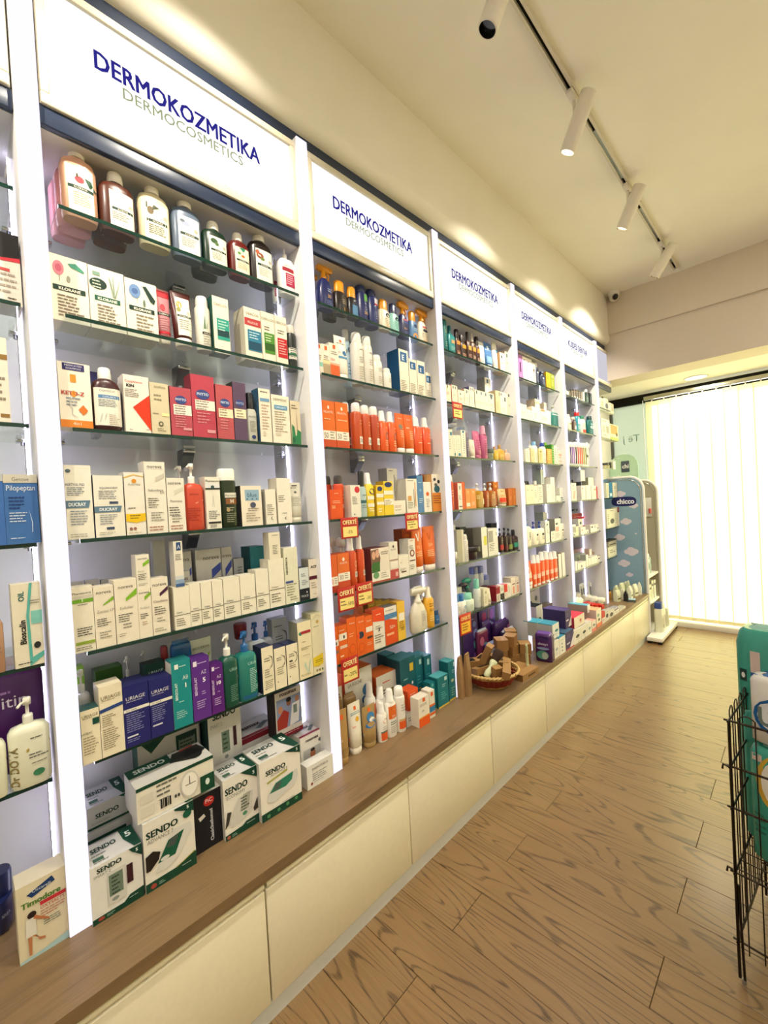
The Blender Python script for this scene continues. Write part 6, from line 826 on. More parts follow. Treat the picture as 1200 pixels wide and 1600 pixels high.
tu 2.2667 .0749 .1717 .045 -.04 1.755 0 -2|#c4688c #b85c80|l .3 .86 .8 1 .06 #e8b8cc;l .3 .6 .8 6 .08 #9a4068|pink tube leaning left, third shelf, third full bay|32
sp 2.3388 .0657 .2084 .045 -.04 1.755 0 0|#b85880 #d896ac|l .3 .86 .8 1 .06 #e8b8cc;l .3 .66 .8 7 .08 #8a3860|tall pink spray bottle, third shelf, third full bay|32
ja 2.4096 .0566 .068 .04 -.04 1.755 0 0|#a8b4a4 #5a6460|l .2 .7 .8 4 .14 #6a7a70|small grey green jar bottle, third shelf, third full bay|32
dr 2.4649 .0502 .091 .035 -.04 1.755 0 0|#c8a42a #b89060|l .2 .6 .8 2 .14 #e8d890|small golden oil bottle, third shelf, third full bay|32
dr 2.5337 .0832 .104 .04 -.04 1.755 0 0|#c89a30 #b08a4a|l .2 .6 .8 3 .12 #f0dca0|largest golden oil bottle, third shelf, third full bay|32
dr 2.611 .0649 .0764 .035 -.04 1.755 0 0|#d8a888 #c8b0a0|l .2 .6 .8 2 .14 #f0d8c8|pinkish oil bottle at the right end, third shelf, third full bay|32
ca 1.9609 .0497 .1982 .04 -.04 1.457 0 0|#d4541c #e8e4dc|l .3 .7 .8 3 .1 #f0b890|orange can with white cap at the left end, fourth shelf, third full bay|33
bx 2.0291 .0398 .1491 .05 -.04 1.457 0 0|#e9e2d2 #b84a1c #c8541e|p #2c2824 .3,.9 .4,.9 .5,.8 .6,.9 .7,.9 .54,.74 .46,.74;l .2 .5 .8 3 .06 #8a8478;r .1 .1 .9 .13 #3a3430|white carton with black V mark, fourth shelf, third full bay|33
bx 2.0653 .0325 .156 .06 -.04 1.457 0 0|#d45a1e #b84a18||orange carton tucked behind the V carton, fourth shelf, third full bay|33
bx 2.1094 .0476 .1163 .05 -.04 1.457 0 0|#e8924a #d07a38|p #f4d0a0 .3,.9 .4,.9 .5,.8 .6,.9 .7,.9 .54,.74;r .1 .12 .9 .3 #f4e4cc|light orange carton, left of two, fourth shelf, third full bay|33
bx 2.1637 .0559 .1158 .05 -.04 1.457 0 0|#e8924a #d07a38|p #f4d0a0 .3,.9 .4,.9 .5,.8 .6,.9 .7,.9 .54,.74;l .2 .3 .8 3 .06 #f4d8b8|light orange carton, right of two, fourth shelf, third full bay|33
pu 2.2456 .0991 .149 .05 -.04 1.457 0 0|#c8921e #ece9e0 clear|l .1 .8 .5 3 .1 #f0d890;r .74 .2 .95 .6 #efe4b8|amber oil bottle with white pump, fourth shelf, third full bay|33
pu 2.3257 .0518 .1489 .04 -.04 1.457 0 0|#b04a14 #ece9e0 clear|l .3 .8 .9 3 .1 #e8a878|rust brown bottle with white pump, fourth shelf, third full bay|33
pu 2.3975 .088 .1499 .045 -.04 1.457 0 0|#b8661a #ece9e0 clear|l .3 .8 .7 3 .1 #e8b878;r .84 .1 .9 .8 #f0d8a8|dark amber bottle with white pump, fourth shelf, third full bay|33
bx 2.5351 .0623 .1641 .05 -.1 1.457 0 0|#d87c1e #b86414|e .5 .8 .2 .06 #f0b868|orange carton standing behind the pumps, fourth shelf, third full bay|33
bx 2.4836 .0327 .1133 .05 -.085 1.457 0 0|#c8541e #a84414||narrow rust carton by the pumps, fourth shelf, third full bay|33
tu 2.5352 .1064 .1121 .045 -.04 1.457 0 0|#e8c090 #dcd0bc|r .1 .1 .95 .4 #dc3a20;e .5 .88 .2 .05 #c89a60;l .2 .6 .8 4 .06 #c8783a|peach tube with red lower part, fourth shelf, third full bay|33
bx 2.617 .0561 .1139 .06 -.04 1.457 0 0|#c8681a #a85214|l .2 .5 .8 3 .08 #e89a58|brown orange carton at the right, fourth shelf, third full bay|33
bx 2.6778 .0587 .1161 .06 -.04 1.457 0 0|#d87c28 #b86414|l .2 .5 .8 3 .08 #f0b078|brighter orange carton at the right end, fourth shelf, third full bay|33
ja 1.9672 .0445 .0644 .05 -.04 1.155 0 0|#e6e2d0 #ece9e0|l .2 .7 .8 3 .16 #8a867a|small white jar at the left end, fifth shelf, third full bay|34
bx 2.0232 .0662 .1847 .06 -.05 1.155 0 0|#b0ac92 #9a967e|r .7 0 1 1 #d8d4c0|olive beige carton, fifth shelf, third full bay|34
ca 2.0665 .053 .2131 .05 -.11 1.155 0 0|#d0ccba #eceae2||bottle with white cap behind the beige carton, fifth shelf, third full bay|34
ca 2.0769 .0401 .1555 .04 -.04 1.155 0 0|#dfdcd0 #dfdcd0|l .4 .8 .8 1 .06 #6a665c;l .3 .5 .8 4 .1 #b0ac9e|slim white tube bottle, fifth shelf, third full bay|34
bx 2.1419 .0643 .1928 .07 -.11 1.155 0 0|#22302c #1a2422|l .2 .86 .8 1 .06 #8a9a94;l .2 .6 .8 8 .07 #5a6a64|black green carton, fifth shelf, third full bay|34
ja 2.1557 .1142 .0766 .07 -.04 1.155 0 0|#3a1c24 #1c1214||low dark plum jar in front of the cartons, fifth shelf, third full bay|34
bx 2.2711 .0676 .1786 .07 -.1 1.155 0 0|#8a867a #6a665c|l .1 .8 .9 12 .06 #a8a498|grey carton behind the plum jar, fifth shelf, third full bay|34
bx 2.262 .0624 .183 .06 -.04 1.155 0 0|#eae8d8 #8a8678|r .4 .4 .9 .7 #d8d84a|tall white carton with yellow green patch, fifth shelf, third full bay|34
bx 2.3631 .1153 .1676 .07 -.04 1.155 0 0|#e9e7da #c4c2b4|r .05 .5 .5 .92 #a8a69a;l .1 .42 .7 5 .06 #8a887c;l .8 .8 .95 2 .06 #6a685e|wide white carton with grey window, fifth shelf, third full bay|34
bx 2.5581 .0792 .1895 .04 -.14 1.155 0 0|#15161a #101114|l .2 .7 .8 2 .08 #8a8c90|tall black carton at the back, fifth shelf, third full bay|34
dr 2.5229 .0355 .1326 .04 -.1 1.155 0 0|#2a1010 #15100e|r .1 .1 .9 .36 #d8c8b8|small dark bottle half hidden at the left of the row, fifth shelf, third full bay|34
pu 2.5135 .0492 .1573 .04 -.06 1.155 0 0|#2c100e #141212|r .05 .14 .95 .5 #b83a3a;l .3 .8 .9 1 .08 #b0a090|dark pump bottle with red label, fifth shelf, third full bay|34
pu 2.5582 .039 .1576 .04 -.05 1.155 0 0|#2a1410 #141212|r .05 .1 .95 .4 #6a2a30|dark pump bottle with maroon label, fifth shelf, third full bay|34
pu 2.6035 .0503 .1502 .04 -.045 1.155 0 0|#2a120e #141212|r .05 .1 .95 .46 #8a9a4a|dark pump bottle with olive label, fifth shelf, third full bay|34
dr 2.6634 .0684 .1361 .045 -.04 1.155 0 0|#2a100e #161212|r .02 .2 .98 .62 #3aa084;l .2 .8 .8 1 .1 #8a7a70|dark bottle with sea green label, fifth shelf, third full bay|34
ro 1.964 .0352 .1187 .03 -.04 .861 0 0|#e4e4dc #1f6aa8|l .3 .7 .8 3 .12 #8a9098|roll on deodorant with blue cap, left of two, lowest shelf, third full bay|35
ro 2.0145 .0628 .1132 .045 -.04 .861 0 0|#e4e4dc #1f6aa8|e .66 .6 .2 .14 #8aa8c0;l .3 .4 .8 3 .1 #8a9098|roll on deodorant with blue cap, right of two, lowest shelf, third full bay|35
ro 2.0909 .0817 .1041 .05 -.04 .861 0 0|#c8d4c4 #7fc4ac|l .3 .6 .8 3 .12 #98a89c|mint capped deodorant, lowest shelf, third full bay|35
ca 2.1779 .0202 .0885 .0247 -.095 .861 0 0|#dcdad0 #e6e4dc||slim white bottle behind the mint one, lowest shelf, third full bay|35
ro 2.1968 .0461 .169 .045 -.05 .861 0 0|#d4d8d0 #7ec8b4|l .3 .6 .8 5 .08 #98a09c|tall bottle with mint cap, lowest shelf, third full bay|35
bx 2.2451 .0494 .1072 .05 -.04 .861 0 0|#e6e0c4 #cfc9ae|e .5 .76 .2 .08 #b0b098;l .2 .5 .8 5 .08 #b0ac94|cream carton with round emblem, lowest shelf, third full bay|35
tu 2.2964 .0521 .0935 .04 -.04 .861 0 0|#e0d8c4 #dcd4c0|l .3 .6 .7 3 .1 #c0b8a4|cream tube leaning on the cream carton, lowest shelf, third full bay|35
bx 2.3709 .049 .0932 .05 -.09 .861 0 0|#7a1420 #4a0c14|r 0 0 1 .34 #24100f;l .2 .8 .8 1 .08 #d8a0a0|dark red carton, lowest shelf, third full bay|35
bx 2.3914 .0447 .0931 .05 -.04 .861 0 0|#d8cdc0 #8a1a26|r 0 .5 1 .96 #9a1e2c;l .2 .3 .8 3 .1 #9a8a80|crimson and white carton, lowest shelf, third full bay|35
bx 2.4408 .0479 .0896 .045 -.04 .861 0 0|#e6e0d2 #cfc9bc|r 0 0 1 .44 #24221f;l .2 .8 .8 3 .08 #8a8478|white carton with black base, lowest shelf, third full bay|35
bx 2.4888 .0418 .0886 .045 -.04 .861 0 0|#e6dccf #b82a2c|r 0 .44 1 1 #d83a2e;l .2 .3 .8 2 .1 #b8a898|red topped white carton, lowest shelf, third full bay|35
bx 2.5359 .0482 .0864 .045 -.04 .861 0 0|#ece6da #d0cabc|l .2 .8 .8 6 .09 #b0a8a0|white carton left of the pink printed ones, lowest shelf, third full bay|35
bx 2.5931 .0596 .117 .06 -.04 .861 0 0|#efe3d0 #cfc2ae|r .2 .6 .8 .66 #8a4a4a;p #e8a088 .3,.1 .7,.1 .7,.5 .3,.5;l .3 .8 .7 2 .06 #c8b0a0|cream carton with salmon print, left of two, lowest shelf, third full bay|35
bx 2.6506 .0488 .112 .06 -.04 .861 0 0|#efe3d0 #cfc2ae|r .2 .6 .8 .66 #8a4a4a;p #e8a088 .3,.1 .7,.1 .7,.5 .3,.5;l .3 .8 .7 2 .06 #c8b0a0|cream carton with salmon print, right of two, lowest shelf, third full bay|35
bx 2.0557 .0531 .1383 .05 -.1 .861 0 0|#d8d4c2 #c0bcaa||cream carton in the back at left, lowest shelf, third full bay|35
tr 2.1289 .0766 .152 .05 -.1 .861 0 0|#b8bcb4 #2c2438||bottle with dark plum cap in the back, lowest shelf, third full bay|35
tr 2.2139 .08 .164 .05 -.13 .861 0 0|#1c5a4c #2f9a80||green trigger spray in the back, lowest shelf, third full bay|35
wc 2.3322 .0661 .2163 .05 -.15 .861 0 0|#b8bcc4 #6a70b0|l .3 .6 .7 3 .08 #9098b0|grey bottle with violet blue cap, left of two, lowest shelf, third full bay|35
wc 2.3954 .0566 .2127 .05 -.15 .861 0 0|#b0b4c0 #6068ac|l .3 .6 .7 3 .08 #9098b0|grey bottle with violet blue cap, right of two, lowest shelf, third full bay|35
wc 2.4538 .0543 .1461 .04 -.15 .861 0 0|#9aa0b4 #6a74b8||smaller bottle with violet blue cap at the back, lowest shelf, third full bay|35
bx 2.2064 .269 .3254 .12 -.172 .455 0 0|#3f2468 #33204f|e .86 .8 .07 .06 #6a78b0;e .9 .6 .1 .1 #7a8ac0;e .9 .4 .1 .1 #4f9a9a;e .84 .2 .06 .05 #8a5ab0;l .7 .9 .9 1 .03 #b8a8d8|large purple carton at the left back, worktop, third full bay|36
bx 2.5591 .2089 .2128 .06 -.232 .555 0 0|#3c1a58 #2e1446|e .3 .3 .14 .14 #c85a3a;e .76 .3 .12 .14 #b8c8d0;e .3 .7 .14 .16 #a8305a;e .78 .7 .14 .16 #8a3a8a;r .56 0 .6 1 #b8703a|purple carton against the back wall, worktop, third full bay|36
po 2.5008 .1165 .2196 .037 -.195 .455 0 0|#4a2868 #56307a|e .4 .7 .1 .06 #8a70b0;l .3 .3 .7 2 .06 #8a70b0|purple pad pack at the back, left, worktop, third full bay|36
po 2.6399 .2324 .2053 .055 -.14 .455 0 0|#44245f #5a3480|e .7 .8 .12 .07 #a05a90;e .3 .7 .1 .06 #8a70b0;e .5 .4 .1 .05 #6a4a98|larger purple pad pack at the back, right, worktop, third full bay|36
po 2.3591 .1249 .2078 .032 -.14 .455 0 0|#7a2f56 #9aa4c8|e .3 .7 .2 .14 #c86a8a;e .6 .5 .2 .14 #4f9a94;l .3 .2 .8 2 .06 #d8a8c0|pink and teal pad pack, worktop, third full bay|36
po 2.3901 .1006 .1235 .05 -.09 .455 0 0|#5a3a80 #8a9ac8|e .4 .6 .3 .2 #a8b8d8|small lilac pad pack, worktop, third full bay|36
po 2.4741 .0663 .0896 .05 -.09 .455 0 0|#4a2268 #b8a8d8|l .2 .8 .8 1 .06 #c8b8e0|small violet pad pack with white line, worktop, third full bay|36
po 2.593 .1656 .1645 .06 -.07 .455 0 0|#24163a #d8d4dc||dark violet pack with white top, left, worktop, third full bay|36
po 2.7794 .1876 .1431 .06 -.075 .455 0 0|#2c1a48 #d8d4dc|e .8 .6 .1 .1 #8a4a8a|dark violet pack with white top, right, worktop, third full bay|36
bg 1.8625 .0423 .2219 .03 .03 .455 10 0|#a07c54 #8f6c46||kraft paper bag folded at the left, worktop, third full bay|36
bg 1.9068 .0452 .2276 .03 .045 .455 10 0|#96744c #8a683f||kraft paper bag leaning on the first, worktop, third full bay|36
bx 2.8322 .0239 .1562 .05 -.05 2.344 0 0|#3a1420 #24101a||dark maroon carton at the left end, top shelf, fourth full bay|40
bx 2.8785 .0634 .1744 .06 -.05 2.344 0 0|#b87ab8 #8a5a94|r .3 .3 .55 .7 #3a2040;l .2 .16 .9 1 .06 #e0b8e0|lilac carton with dark stripe, top shelf, fourth full bay|40
bx 2.9834 .1427 .1734 .06 -.05 2.344 0 0|#eee8e2 #e0d8d4|e .16 .86 .06 .03 #6a5a70;e .6 .84 .06 .03 #6a5a70;l .2 .6 .9 3 .08 #c8bcb4|wide white carton, top shelf, fourth full bay|40
bx 3.0856 .0618 .1586 .06 -.05 2.344 0 0|#ece6d6 #d4cebe|r .3 .6 .7 .7 #6a5a4a;r .42 .5 .58 .84 #6a5a4a;l .2 .4 .8 4 .08 #b8b0a0|cream carton with brown cross, top shelf, fourth full bay|40
bo 3.1504 .0677 .1731 .035 -.05 2.344 0 0|#16203c #e9e8e4|e .5 .86 .2 .06 #c8d0e0;l .2 .7 .8 6 .1 #8a94b0|navy bottle with white cap, top shelf, fourth full bay|40
bo 3.2677 .0343 .1616 .03 -.085 2.344 0 0|#e4e2da #eceae4||slim white bottle in between, top shelf, fourth full bay|40
bo 3.2561 .0873 .1308 .035 -.05 2.344 0 0|#182444 #20284a|e .4 .84 .16 .08 #c8d0e0;l .2 .66 .8 4 .12 #8a94b0|navy bottle with dark cap, top shelf, fourth full bay|40
bx 3.3384 .0759 .133 .05 -.05 2.344 0 0|#d8b41a #b8941a|l .2 .8 .8 3 .08 #8a6a10;l .2 .3 .8 3 .08 #c87a20|yellow carton, top shelf, fourth full bay|40
bx 3.4165 .0736 .1332 .05 -.05 2.344 0 0|#8a9a18 #5a7a1a|e .5 .86 .2 .06 #d8e0a0;l .2 .6 .8 4 .1 #d8d870|olive green carton at the right end, top shelf, fourth full bay|40
bx 2.8813 .1135 .1135 .06 -.05 2.056 0 0|#f0ead0 #ddd5bb|l .2 .5 .8 2 .1 #d8ceae|pale cream carton at the left end, second shelf, fourth full bay|41
bx 2.9787 .0776 .0823 .06 -.05 2.056 0 0|#efe8d0 #ddd5bb|l .2 .5 .8 2 .1 #d8ceae|low pale cream carton, second shelf, fourth full bay|41
bx 3.092 .1431 .1167 .06 -.05 2.056 0 0|#f0ead2 #ddd5bb|e .4 .4 .06 .05 #c8bca0;l .2 .6 .8 2 .1 #d8ceae|wide pale cream carton, second shelf, fourth full bay|41
bx 3.2295 .0833 .2068 .07 -.1 2.056 0 0|#efe6d0 #b8a488|l .1 .7 .6 2 .04 #e8a878|tallest cream carton, second shelf, fourth full bay|41
bx 3.258 .1785 .1163 .05 -.05 2.056 0 0|#f0e9d4 #ddd5bb|r .02 .86 .4 .98 #e88a5a;l .1 .5 .7 3 .1 #e0b898|cream carton with orange corner, second shelf, fourth full bay|41
bx 3.3717 .0479 .1985 .05 -.1 2.056 0 0|#ece4d0 #c8bca4||cream carton standing behind, second shelf, fourth full bay|41
pu 3.4497 .1588 .1784 .05 -.05 2.056 0 0|#15706c #e8e8dc|r .1 .9 .9 .98 #c8dcd4;l .2 .8 .8 10 .07 #5aa8a0|teal pump bottle with white pump, second shelf, fourth full bay|41
bo 2.8956 .0543 .1512 .035 -.085 1.755 0 0|#e8e6d2 #5aa82a|l .2 .7 .8 5 .1 #b8b49c|cream bottle with bright green cap, third shelf, fourth full bay|42
bx 2.8956 .0683 .0923 .045 -.04 1.755 0 0|#eeead6 #d0ccb6|l .2 .8 .8 5 .13 #b0ac94|cream carton beside the green cap, third shelf, fourth full bay|42
bx 2.9735 .0595 .0989 .05 -.04 1.755 0 0|#e3c898 #c8ad7e|l .2 .8 .8 3 .13 #d0b07c|tan carton, third shelf, fourth full bay|42
pu 3.1357 .0799 .1848 .05 -.11 1.755 0 0|#ece8d8 #eceade||white pump bottle at the back, third shelf, fourth full bay|42
bo 3.0393 .0682 .1593 .04 -.04 1.755 0 0|#ece8d4 #7fb0d4|l .3 .7 .8 6 .12 #a8a48e|cream bottle with pale blue cap, third shelf, fourth full bay|42
bx 3.1095 .0684 .1089 .05 -.04 1.755 0 0|#d8c890 #b8a870|e .5 .8 .2 .06 #8a7a4a;l .2 .6 .8 4 .13 #b8a060|sand coloured carton, third shelf, fourth full bay|42
bo 3.1821 .0727 .1601 .04 -.04 1.755 0 0|#eeead8 #24409a|l .3 .7 .8 6 .12 #a8a48e|cream bottle with royal blue cap, third shelf, fourth full bay|42
bx 3.2646 .0861 .1155 .05 -.04 1.755 0 0|#cf9f42 #b08432|l .2 .8 .8 5 .13 #e8d090|ochre carton, third shelf, fourth full bay|42
bo 3.3765 .0666 .1824 .04 -.1 1.755 0 0|#c8d0a0 #7ab02a||bottle with lime cap behind the ochre carton, third shelf, fourth full bay|42
bx 3.3298 .0376 .1542 .05 -.04 1.755 0 0|#4a962a #3a7a20|l .2 .8 .8 6 .12 #a8d090|green carton, third shelf, fourth full bay|42
bx 3.3819 .06 .148 .05 -.04 1.755 0 0|#ebe8da #d0cdbe|l .2 .8 .8 9 .1 #8a9a88|white carton with column of marks, third shelf, fourth full bay|42
bx 3.4862 .1394 .0393 .06 -.04 1.755 0 0|#ece6d4 #d0c8b4|r .1 .66 .6 .8 #d8a890;e .8 .4 .1 .14 #4a4a48;l .1 .3 .6 2 .1 #a8a090|white carton with small picture, lower of two, third shelf, fourth full bay|42
bx 3.488 .1334 .072 .06 -.04 1.7943 0 0|#ece6d4 #d0c8b4|r .1 .46 .6 .64 #d8a890;e .8 .7 .1 .14 #4a4a48;l .1 .3 .6 2 .1 #a8a090|white carton with small picture, upper of two, third shelf, fourth full bay|42
bx 2.8102 .0459 .1512 .05 -.04 1.457 0 0|#eae7da #d0cdbe|l .2 .8 .8 9 .1 #a8a498|slim white carton at the left end, fourth shelf, fourth full bay|43
bx 2.8684 .0563 .1345 .05 -.04 1.457 0 0|#ece6c8 #d4ceb0|e .5 .74 .1 .04 #8a8468;l .2 .3 .8 2 .1 #d0caac|yellowish white carton, left of two, fourth shelf, fourth full bay|43
bx 2.9312 .0655 .1385 .05 -.04 1.457 0 0|#ece6c8 #d4ceb0|e .5 .7 .1 .04 #8a8468;l .2 .3 .8 2 .1 #d0caac|yellowish white carton, right of two, fourth shelf, fourth full bay|43
bx 2.9976 .0636 .1297 .05 -.04 1.457 0 0|#ece8d2 #d4d0bc|l .2 .7 .8 4 .12 #b0ac94|white carton right of the yellowish pair, fourth shelf, fourth full bay|43
bx 3.0717 .0748 .1381 .05 -.04 1.457 0 0|#ece9d8 #d4d0bc|l .2 .8 .8 6 .12 #a8a490|white carton with column of marks, fourth shelf, fourth full bay|43
ca 3.1304 .0535 .1731 .04 -.09 1.457 0 0|#e4e2d6 #eceae0||white can behind, fourth shelf, fourth full bay|43
bo 2.9938 .0758 .169 .05 -.1 1.457 0 0|#d8d4c0 #1c1a1a||bottle with black cap at the back, left of two, fourth shelf, fourth full bay|43
bo 3.0858 .0889 .1715 .05 -.13 1.457 0 0|#d8d4c0 #1c1a1a||bottle with black cap at the back, right of two, fourth shelf, fourth full bay|43
bx 3.2105 .0595 .1108 .05 -.08 1.6024 0 0|#d9e2dc #9aa39c|l .4 .8 .7 8 .1 #2f4a4a|tall white carton stacked above the row, fourth shelf, fourth full bay|43
bx 3.2376 .0668 .1452 .06 -.09 1.457 0 0|#a8a084 #8a8268|r 0 0 1 .12 #7a1418|beige grey carton with dark red base, fourth shelf, fourth full bay|43
bx 3.3822 .1004 .2076 .06 -.14 1.457 0 0|#c8b07a #a8905c||tan carton at the back, fourth shelf, fourth full bay|43
bx 3.2185 .0745 .1399 .05 -.04 1.457 0 0|#efebe2 #d4cfc4|e .4 .86 .1 .03 #d87a8a;l .2 .6 .7 3 .1 #e0c8c0|white carton with pink dots, fourth shelf, fourth full bay|43
bx 3.2953 .0748 .1949 .05 -.04 1.457 0 0|#ece8e0 #d0ccc2|l .3 .7 .8 8 .08 #d8c0b8|tall white carton with faint pink print, fourth shelf, fourth full bay|43
bx 3.417 .0541 .1646 .05 -.09 1.457 0 0|#e6e0cc #b8b098|l .2 .3 .8 2 .1 #a8a490|white carton near the right end, fourth shelf, fourth full bay|43
bx 3.3896 .0802 .0505 .05 -.04 1.457 0 0|#e9e8dc #cfcdc0|e .3 .14 .1 .08 #6a7a70|low white carton at the front right, fourth shelf, fourth full bay|43
bx 3.4742 .089 .0559 .05 -.04 1.457 0 0|#e8ebe4 #c8ccc4|r .1 .5 .5 .62 #16281f;l .1 .3 .8 2 .16 #4a8a6a|low white carton with green mark, fourth shelf, fourth full bay|43
bx 3.4693 .0886 .0549 .05 -.04 1.5129 0 0|#ecebe2 #cfcdc2||small white cube carton on the green marked one, fourth shelf, fourth full bay|43
bx 3.5982 .0731 .0924 .05 -.1 1.617 0 0|#dcdccc #8f8d80|p #3a4a3a .2,.8 .5,.9 .8,.5 .4,.3 .7,.1 .3,.2 .5,.5|tall carton with dark zigzag print, fourth shelf, fourth full bay|43
pu 2.8597 .0933 .2066 .05 -.04 1.155 0 0|#eae2cc #3a82b8|V NEO .7 .6 .2 #3a5a6a .5;l .3 .3 .6 1 .1 #a8a48e|white lotion bottle with pale blue pump, fifth shelf, fourth full bay|44
pu 2.9698 .0983 .1701 .045 -.04 1.155 0 0|#ebe5d2 #2a3a8a|e .7 .7 .16 .09 #1c2a3a;l .5 .5 .9 3 .1 #8a8878|cream lotion bottle with navy pump, fifth shelf, fourth full bay|44
pu 3.0729 .0978 .1664 .045 -.04 1.155 0 0|#ebe5d2 #1f3a94|e .6 .7 .2 .1 #14161c;l .4 .5 .9 3 .1 #8a8878|cream lotion bottle with royal blue pump, fifth shelf, fourth full bay|44
bx 3.1619 .0696 .1613 .05 -.04 1.155 0 0|#ecebe2 #cfcdc4|p #4a5a60 .3,.84 .5,.9 .7,.84 .6,.8 .5,.84 .4,.74 .34,.76;l .3 .6 .7 3 .08 #a8a89c|tall white carton with C mark, fifth shelf, fourth full bay|44
bx 3.2577 .0782 .0785 .05 -.04 1.155 0 0|#eeebe0 #2a2c28|e .5 .7 .2 .1 #c8ccc4;l .2 .4 .8 2 .1 #c0bcb0|low white carton, fifth shelf, fourth full bay|44
bx 3.3567 .113 .1708 .06 -.04 1.155 0 0|#ecebe2 #8f8d80|e .3 .76 .2 .05 #4a5a5a;r .1 .42 .6 .62 #e8a898;l .1 .3 .8 3 .08 #b8b8ac|tall white carton with pink square, fifth shelf, fourth full bay|44
pu 3.4496 .0727 .18 .04 -.04 1.155 0 0|#e9e4d6 #2a1a14|e .5 .66 .2 .06 #1c2426;l .3 .4 .8 3 .1 #6a6a60|slim white bottle with dark brown pump, fifth shelf, fourth full bay|44
pu 3.538 .0967 .1893 .05 -.04 1.155 0 0|#ebe2cc #e6e0cc|e .6 .7 .14 .06 #2a2420;e .6 .56 .1 .05 #2a2420|cream pump bottle at the right end, fifth shelf, fourth full bay|44
bx 3.312 .0667 .0654 .07 -.12 1.315 0 0|#e8e8dc #8f988f||white carton stacked high at the back, fifth shelf, fourth full bay|44
tu 2.8337 .084 .1926 .04 -.03 .861 0 0|#e4561c #ece4da|p #f4e8da .02,.9 .3,.98 .75,.5 .6,.5;r .02 .3 .98 .52 #f0c8b0;r .02 .0 .98 .14 #ece4da|orange tube with white V at the left end, lowest shelf, fourth full bay|45
sp 2.9061 .0608 .2291 .035 -.03 .861 0 0|#e4521c #e6e2da|r 0 .36 1 .58 #eec4ac;r 0 0 1 .1 #ece4da|orange and white sun spray, leftmost of six, lowest shelf, fourth full bay|45
sp 2.9708 .0647 .2219 .035 -.03 .861 0 0|#e4521c #e6e2da|r 0 .36 1 .58 #eec4ac;r 0 0 1 .1 #ece4da|orange and white sun spray, second of six, lowest shelf, fourth full bay|45
sp 3.0416 .0668 .2354 .035 -.03 .861 0 0|#e4521c #e6e2da|r 0 .36 1 .58 #eec4ac;r 0 0 1 .1 #ece4da|orange and white sun spray, third of six, lowest shelf, fourth full bay|45
sp 3.1147 .069 .2316 .035 -.03 .861 0 0|#e4521c #e6e2da|r 0 .36 1 .58 #eec4ac;r 0 0 1 .1 #ece4da|orange and white sun spray, fourth of six, lowest shelf, fourth full bay|45
sp 3.1931 .0725 .2185 .035 -.03 .861 0 0|#e4521c #e6e2da|r 0 .36 1 .58 #eec4ac;r 0 0 1 .1 #ece4da|orange and white sun spray, fifth of six, lowest shelf, fourth full bay|45
sp 3.2696 .0716 .2139 .035 -.03 .861 0 0|#e4521c #e6e2da|r 0 .36 1 .58 #eec4ac;r 0 0 1 .1 #ece4da|orange and white sun spray, rightmost of six, lowest shelf, fourth full bay|45
bx 3.3375 .0526 .1857 .06 -.03 .861 0 0|#f0ede6 #9a8a7a||plain white carton, left of two, lowest shelf, fourth full bay|45
bx 3.4058 .0602 .1876 .06 -.03 .861 0 0|#f0ede6 #9a8a7a||plain white carton, right of two, lowest shelf, fourth full bay|45
bx 3.2406 .2419 .2177 .05 -.22 .555 0 0|#c8c8c0 #8a8c88|r .1 .1 .9 .2 #2a3a3c;e .3 .5 .1 .08 #4a4a48;e .7 .6 .1 .1 #5a5a58;l .2 .9 .8 1 .06 #4a5a58|grey white box with drawings at the back, worktop, fourth full bay|46
bx 3.0399 .1039 .2399 .14 -.08 .455 0 0|#e6e6de #b8a8a8 #1c2a30|e .5 .5 .3 .14 #4a6a6a;l .2 .2 .8 2 .08 #8a8a84|white box with dark top at the back, worktop, fourth full bay|46
bx 3.3731 .1665 .1675 .06 -.16 .455 0 0|#8a7a50 #6a5a3a|e .5 .8 .2 .1 #c8b060;l .1 .5 .9 2 .08 #5a4a2a|brown and gold carton in the back, worktop, fourth full bay|46
po 3.216 .1468 .1568 .05 -.1 .455 0 0|#d8d4ca #e0dcd4|e .5 .4 .3 .2 #b0aca4|crumpled white packet in the back, worktop, fourth full bay|46
bx 2.7101 .0842 .1081 .06 .18 .455 0 0|#ecebe0 #c8c6ba|e .5 .5 .26 .1 #b0b8b0;l .2 .3 .8 3 .06 #c0c0b4|white box below the teal topped pair, worktop, fourth full bay|46
bx 2.8042 .0957 .1131 .06 .18 .455 0 0|#ecebe0 #c8c6ba #2f7f98|e .4 .6 .1 .05 #5a8a7a;e .4 .4 .1 .05 #5a7a8a;e .4 .2 .1 .05 #5a6a8a;l .2 .8 .8 1 .06 #8aa8a8|white box with teal lid line, worktop, fourth full bay|46
bx 2.9287 .1403 .1188 .13 .18 .455 0 0|#3c2c62 #34244e #3a5a78|p #ece6e8 1,.05 1,.75 .45,.05;l .1 .8 .8 4 .06 #6a6098;r .1 .3 .5 .38 #d8d4e0;r 0 0 1 .06 #c84a4a|indigo and white carton, lower of the stack, worktop, fourth full bay|46
bx 3.005 .1048 .1258 .16 .1465 .5738 0 0|#3a2a60 #2f2350 #4a3a78|p #ece6e0 1,.05 1,.6 .4,.05;l .1 .8 .8 4 .06 #6a6098;r .1 .4 .5 .48 #d8d4e0|indigo and white carton, upper of the stack, worktop, fourth full bay|46
bx 3.0689 .1331 .0952 .06 .18 .455 0 0|#ece9dc #c8c4b8|e .5 .5 .26 .12 #4a4e4a;l .3 .3 .8 2 .06 #c0bcb0;e .6 .08 .06 .03 #3a4a44|white box with grey motif, left of two, worktop, fourth full bay|46
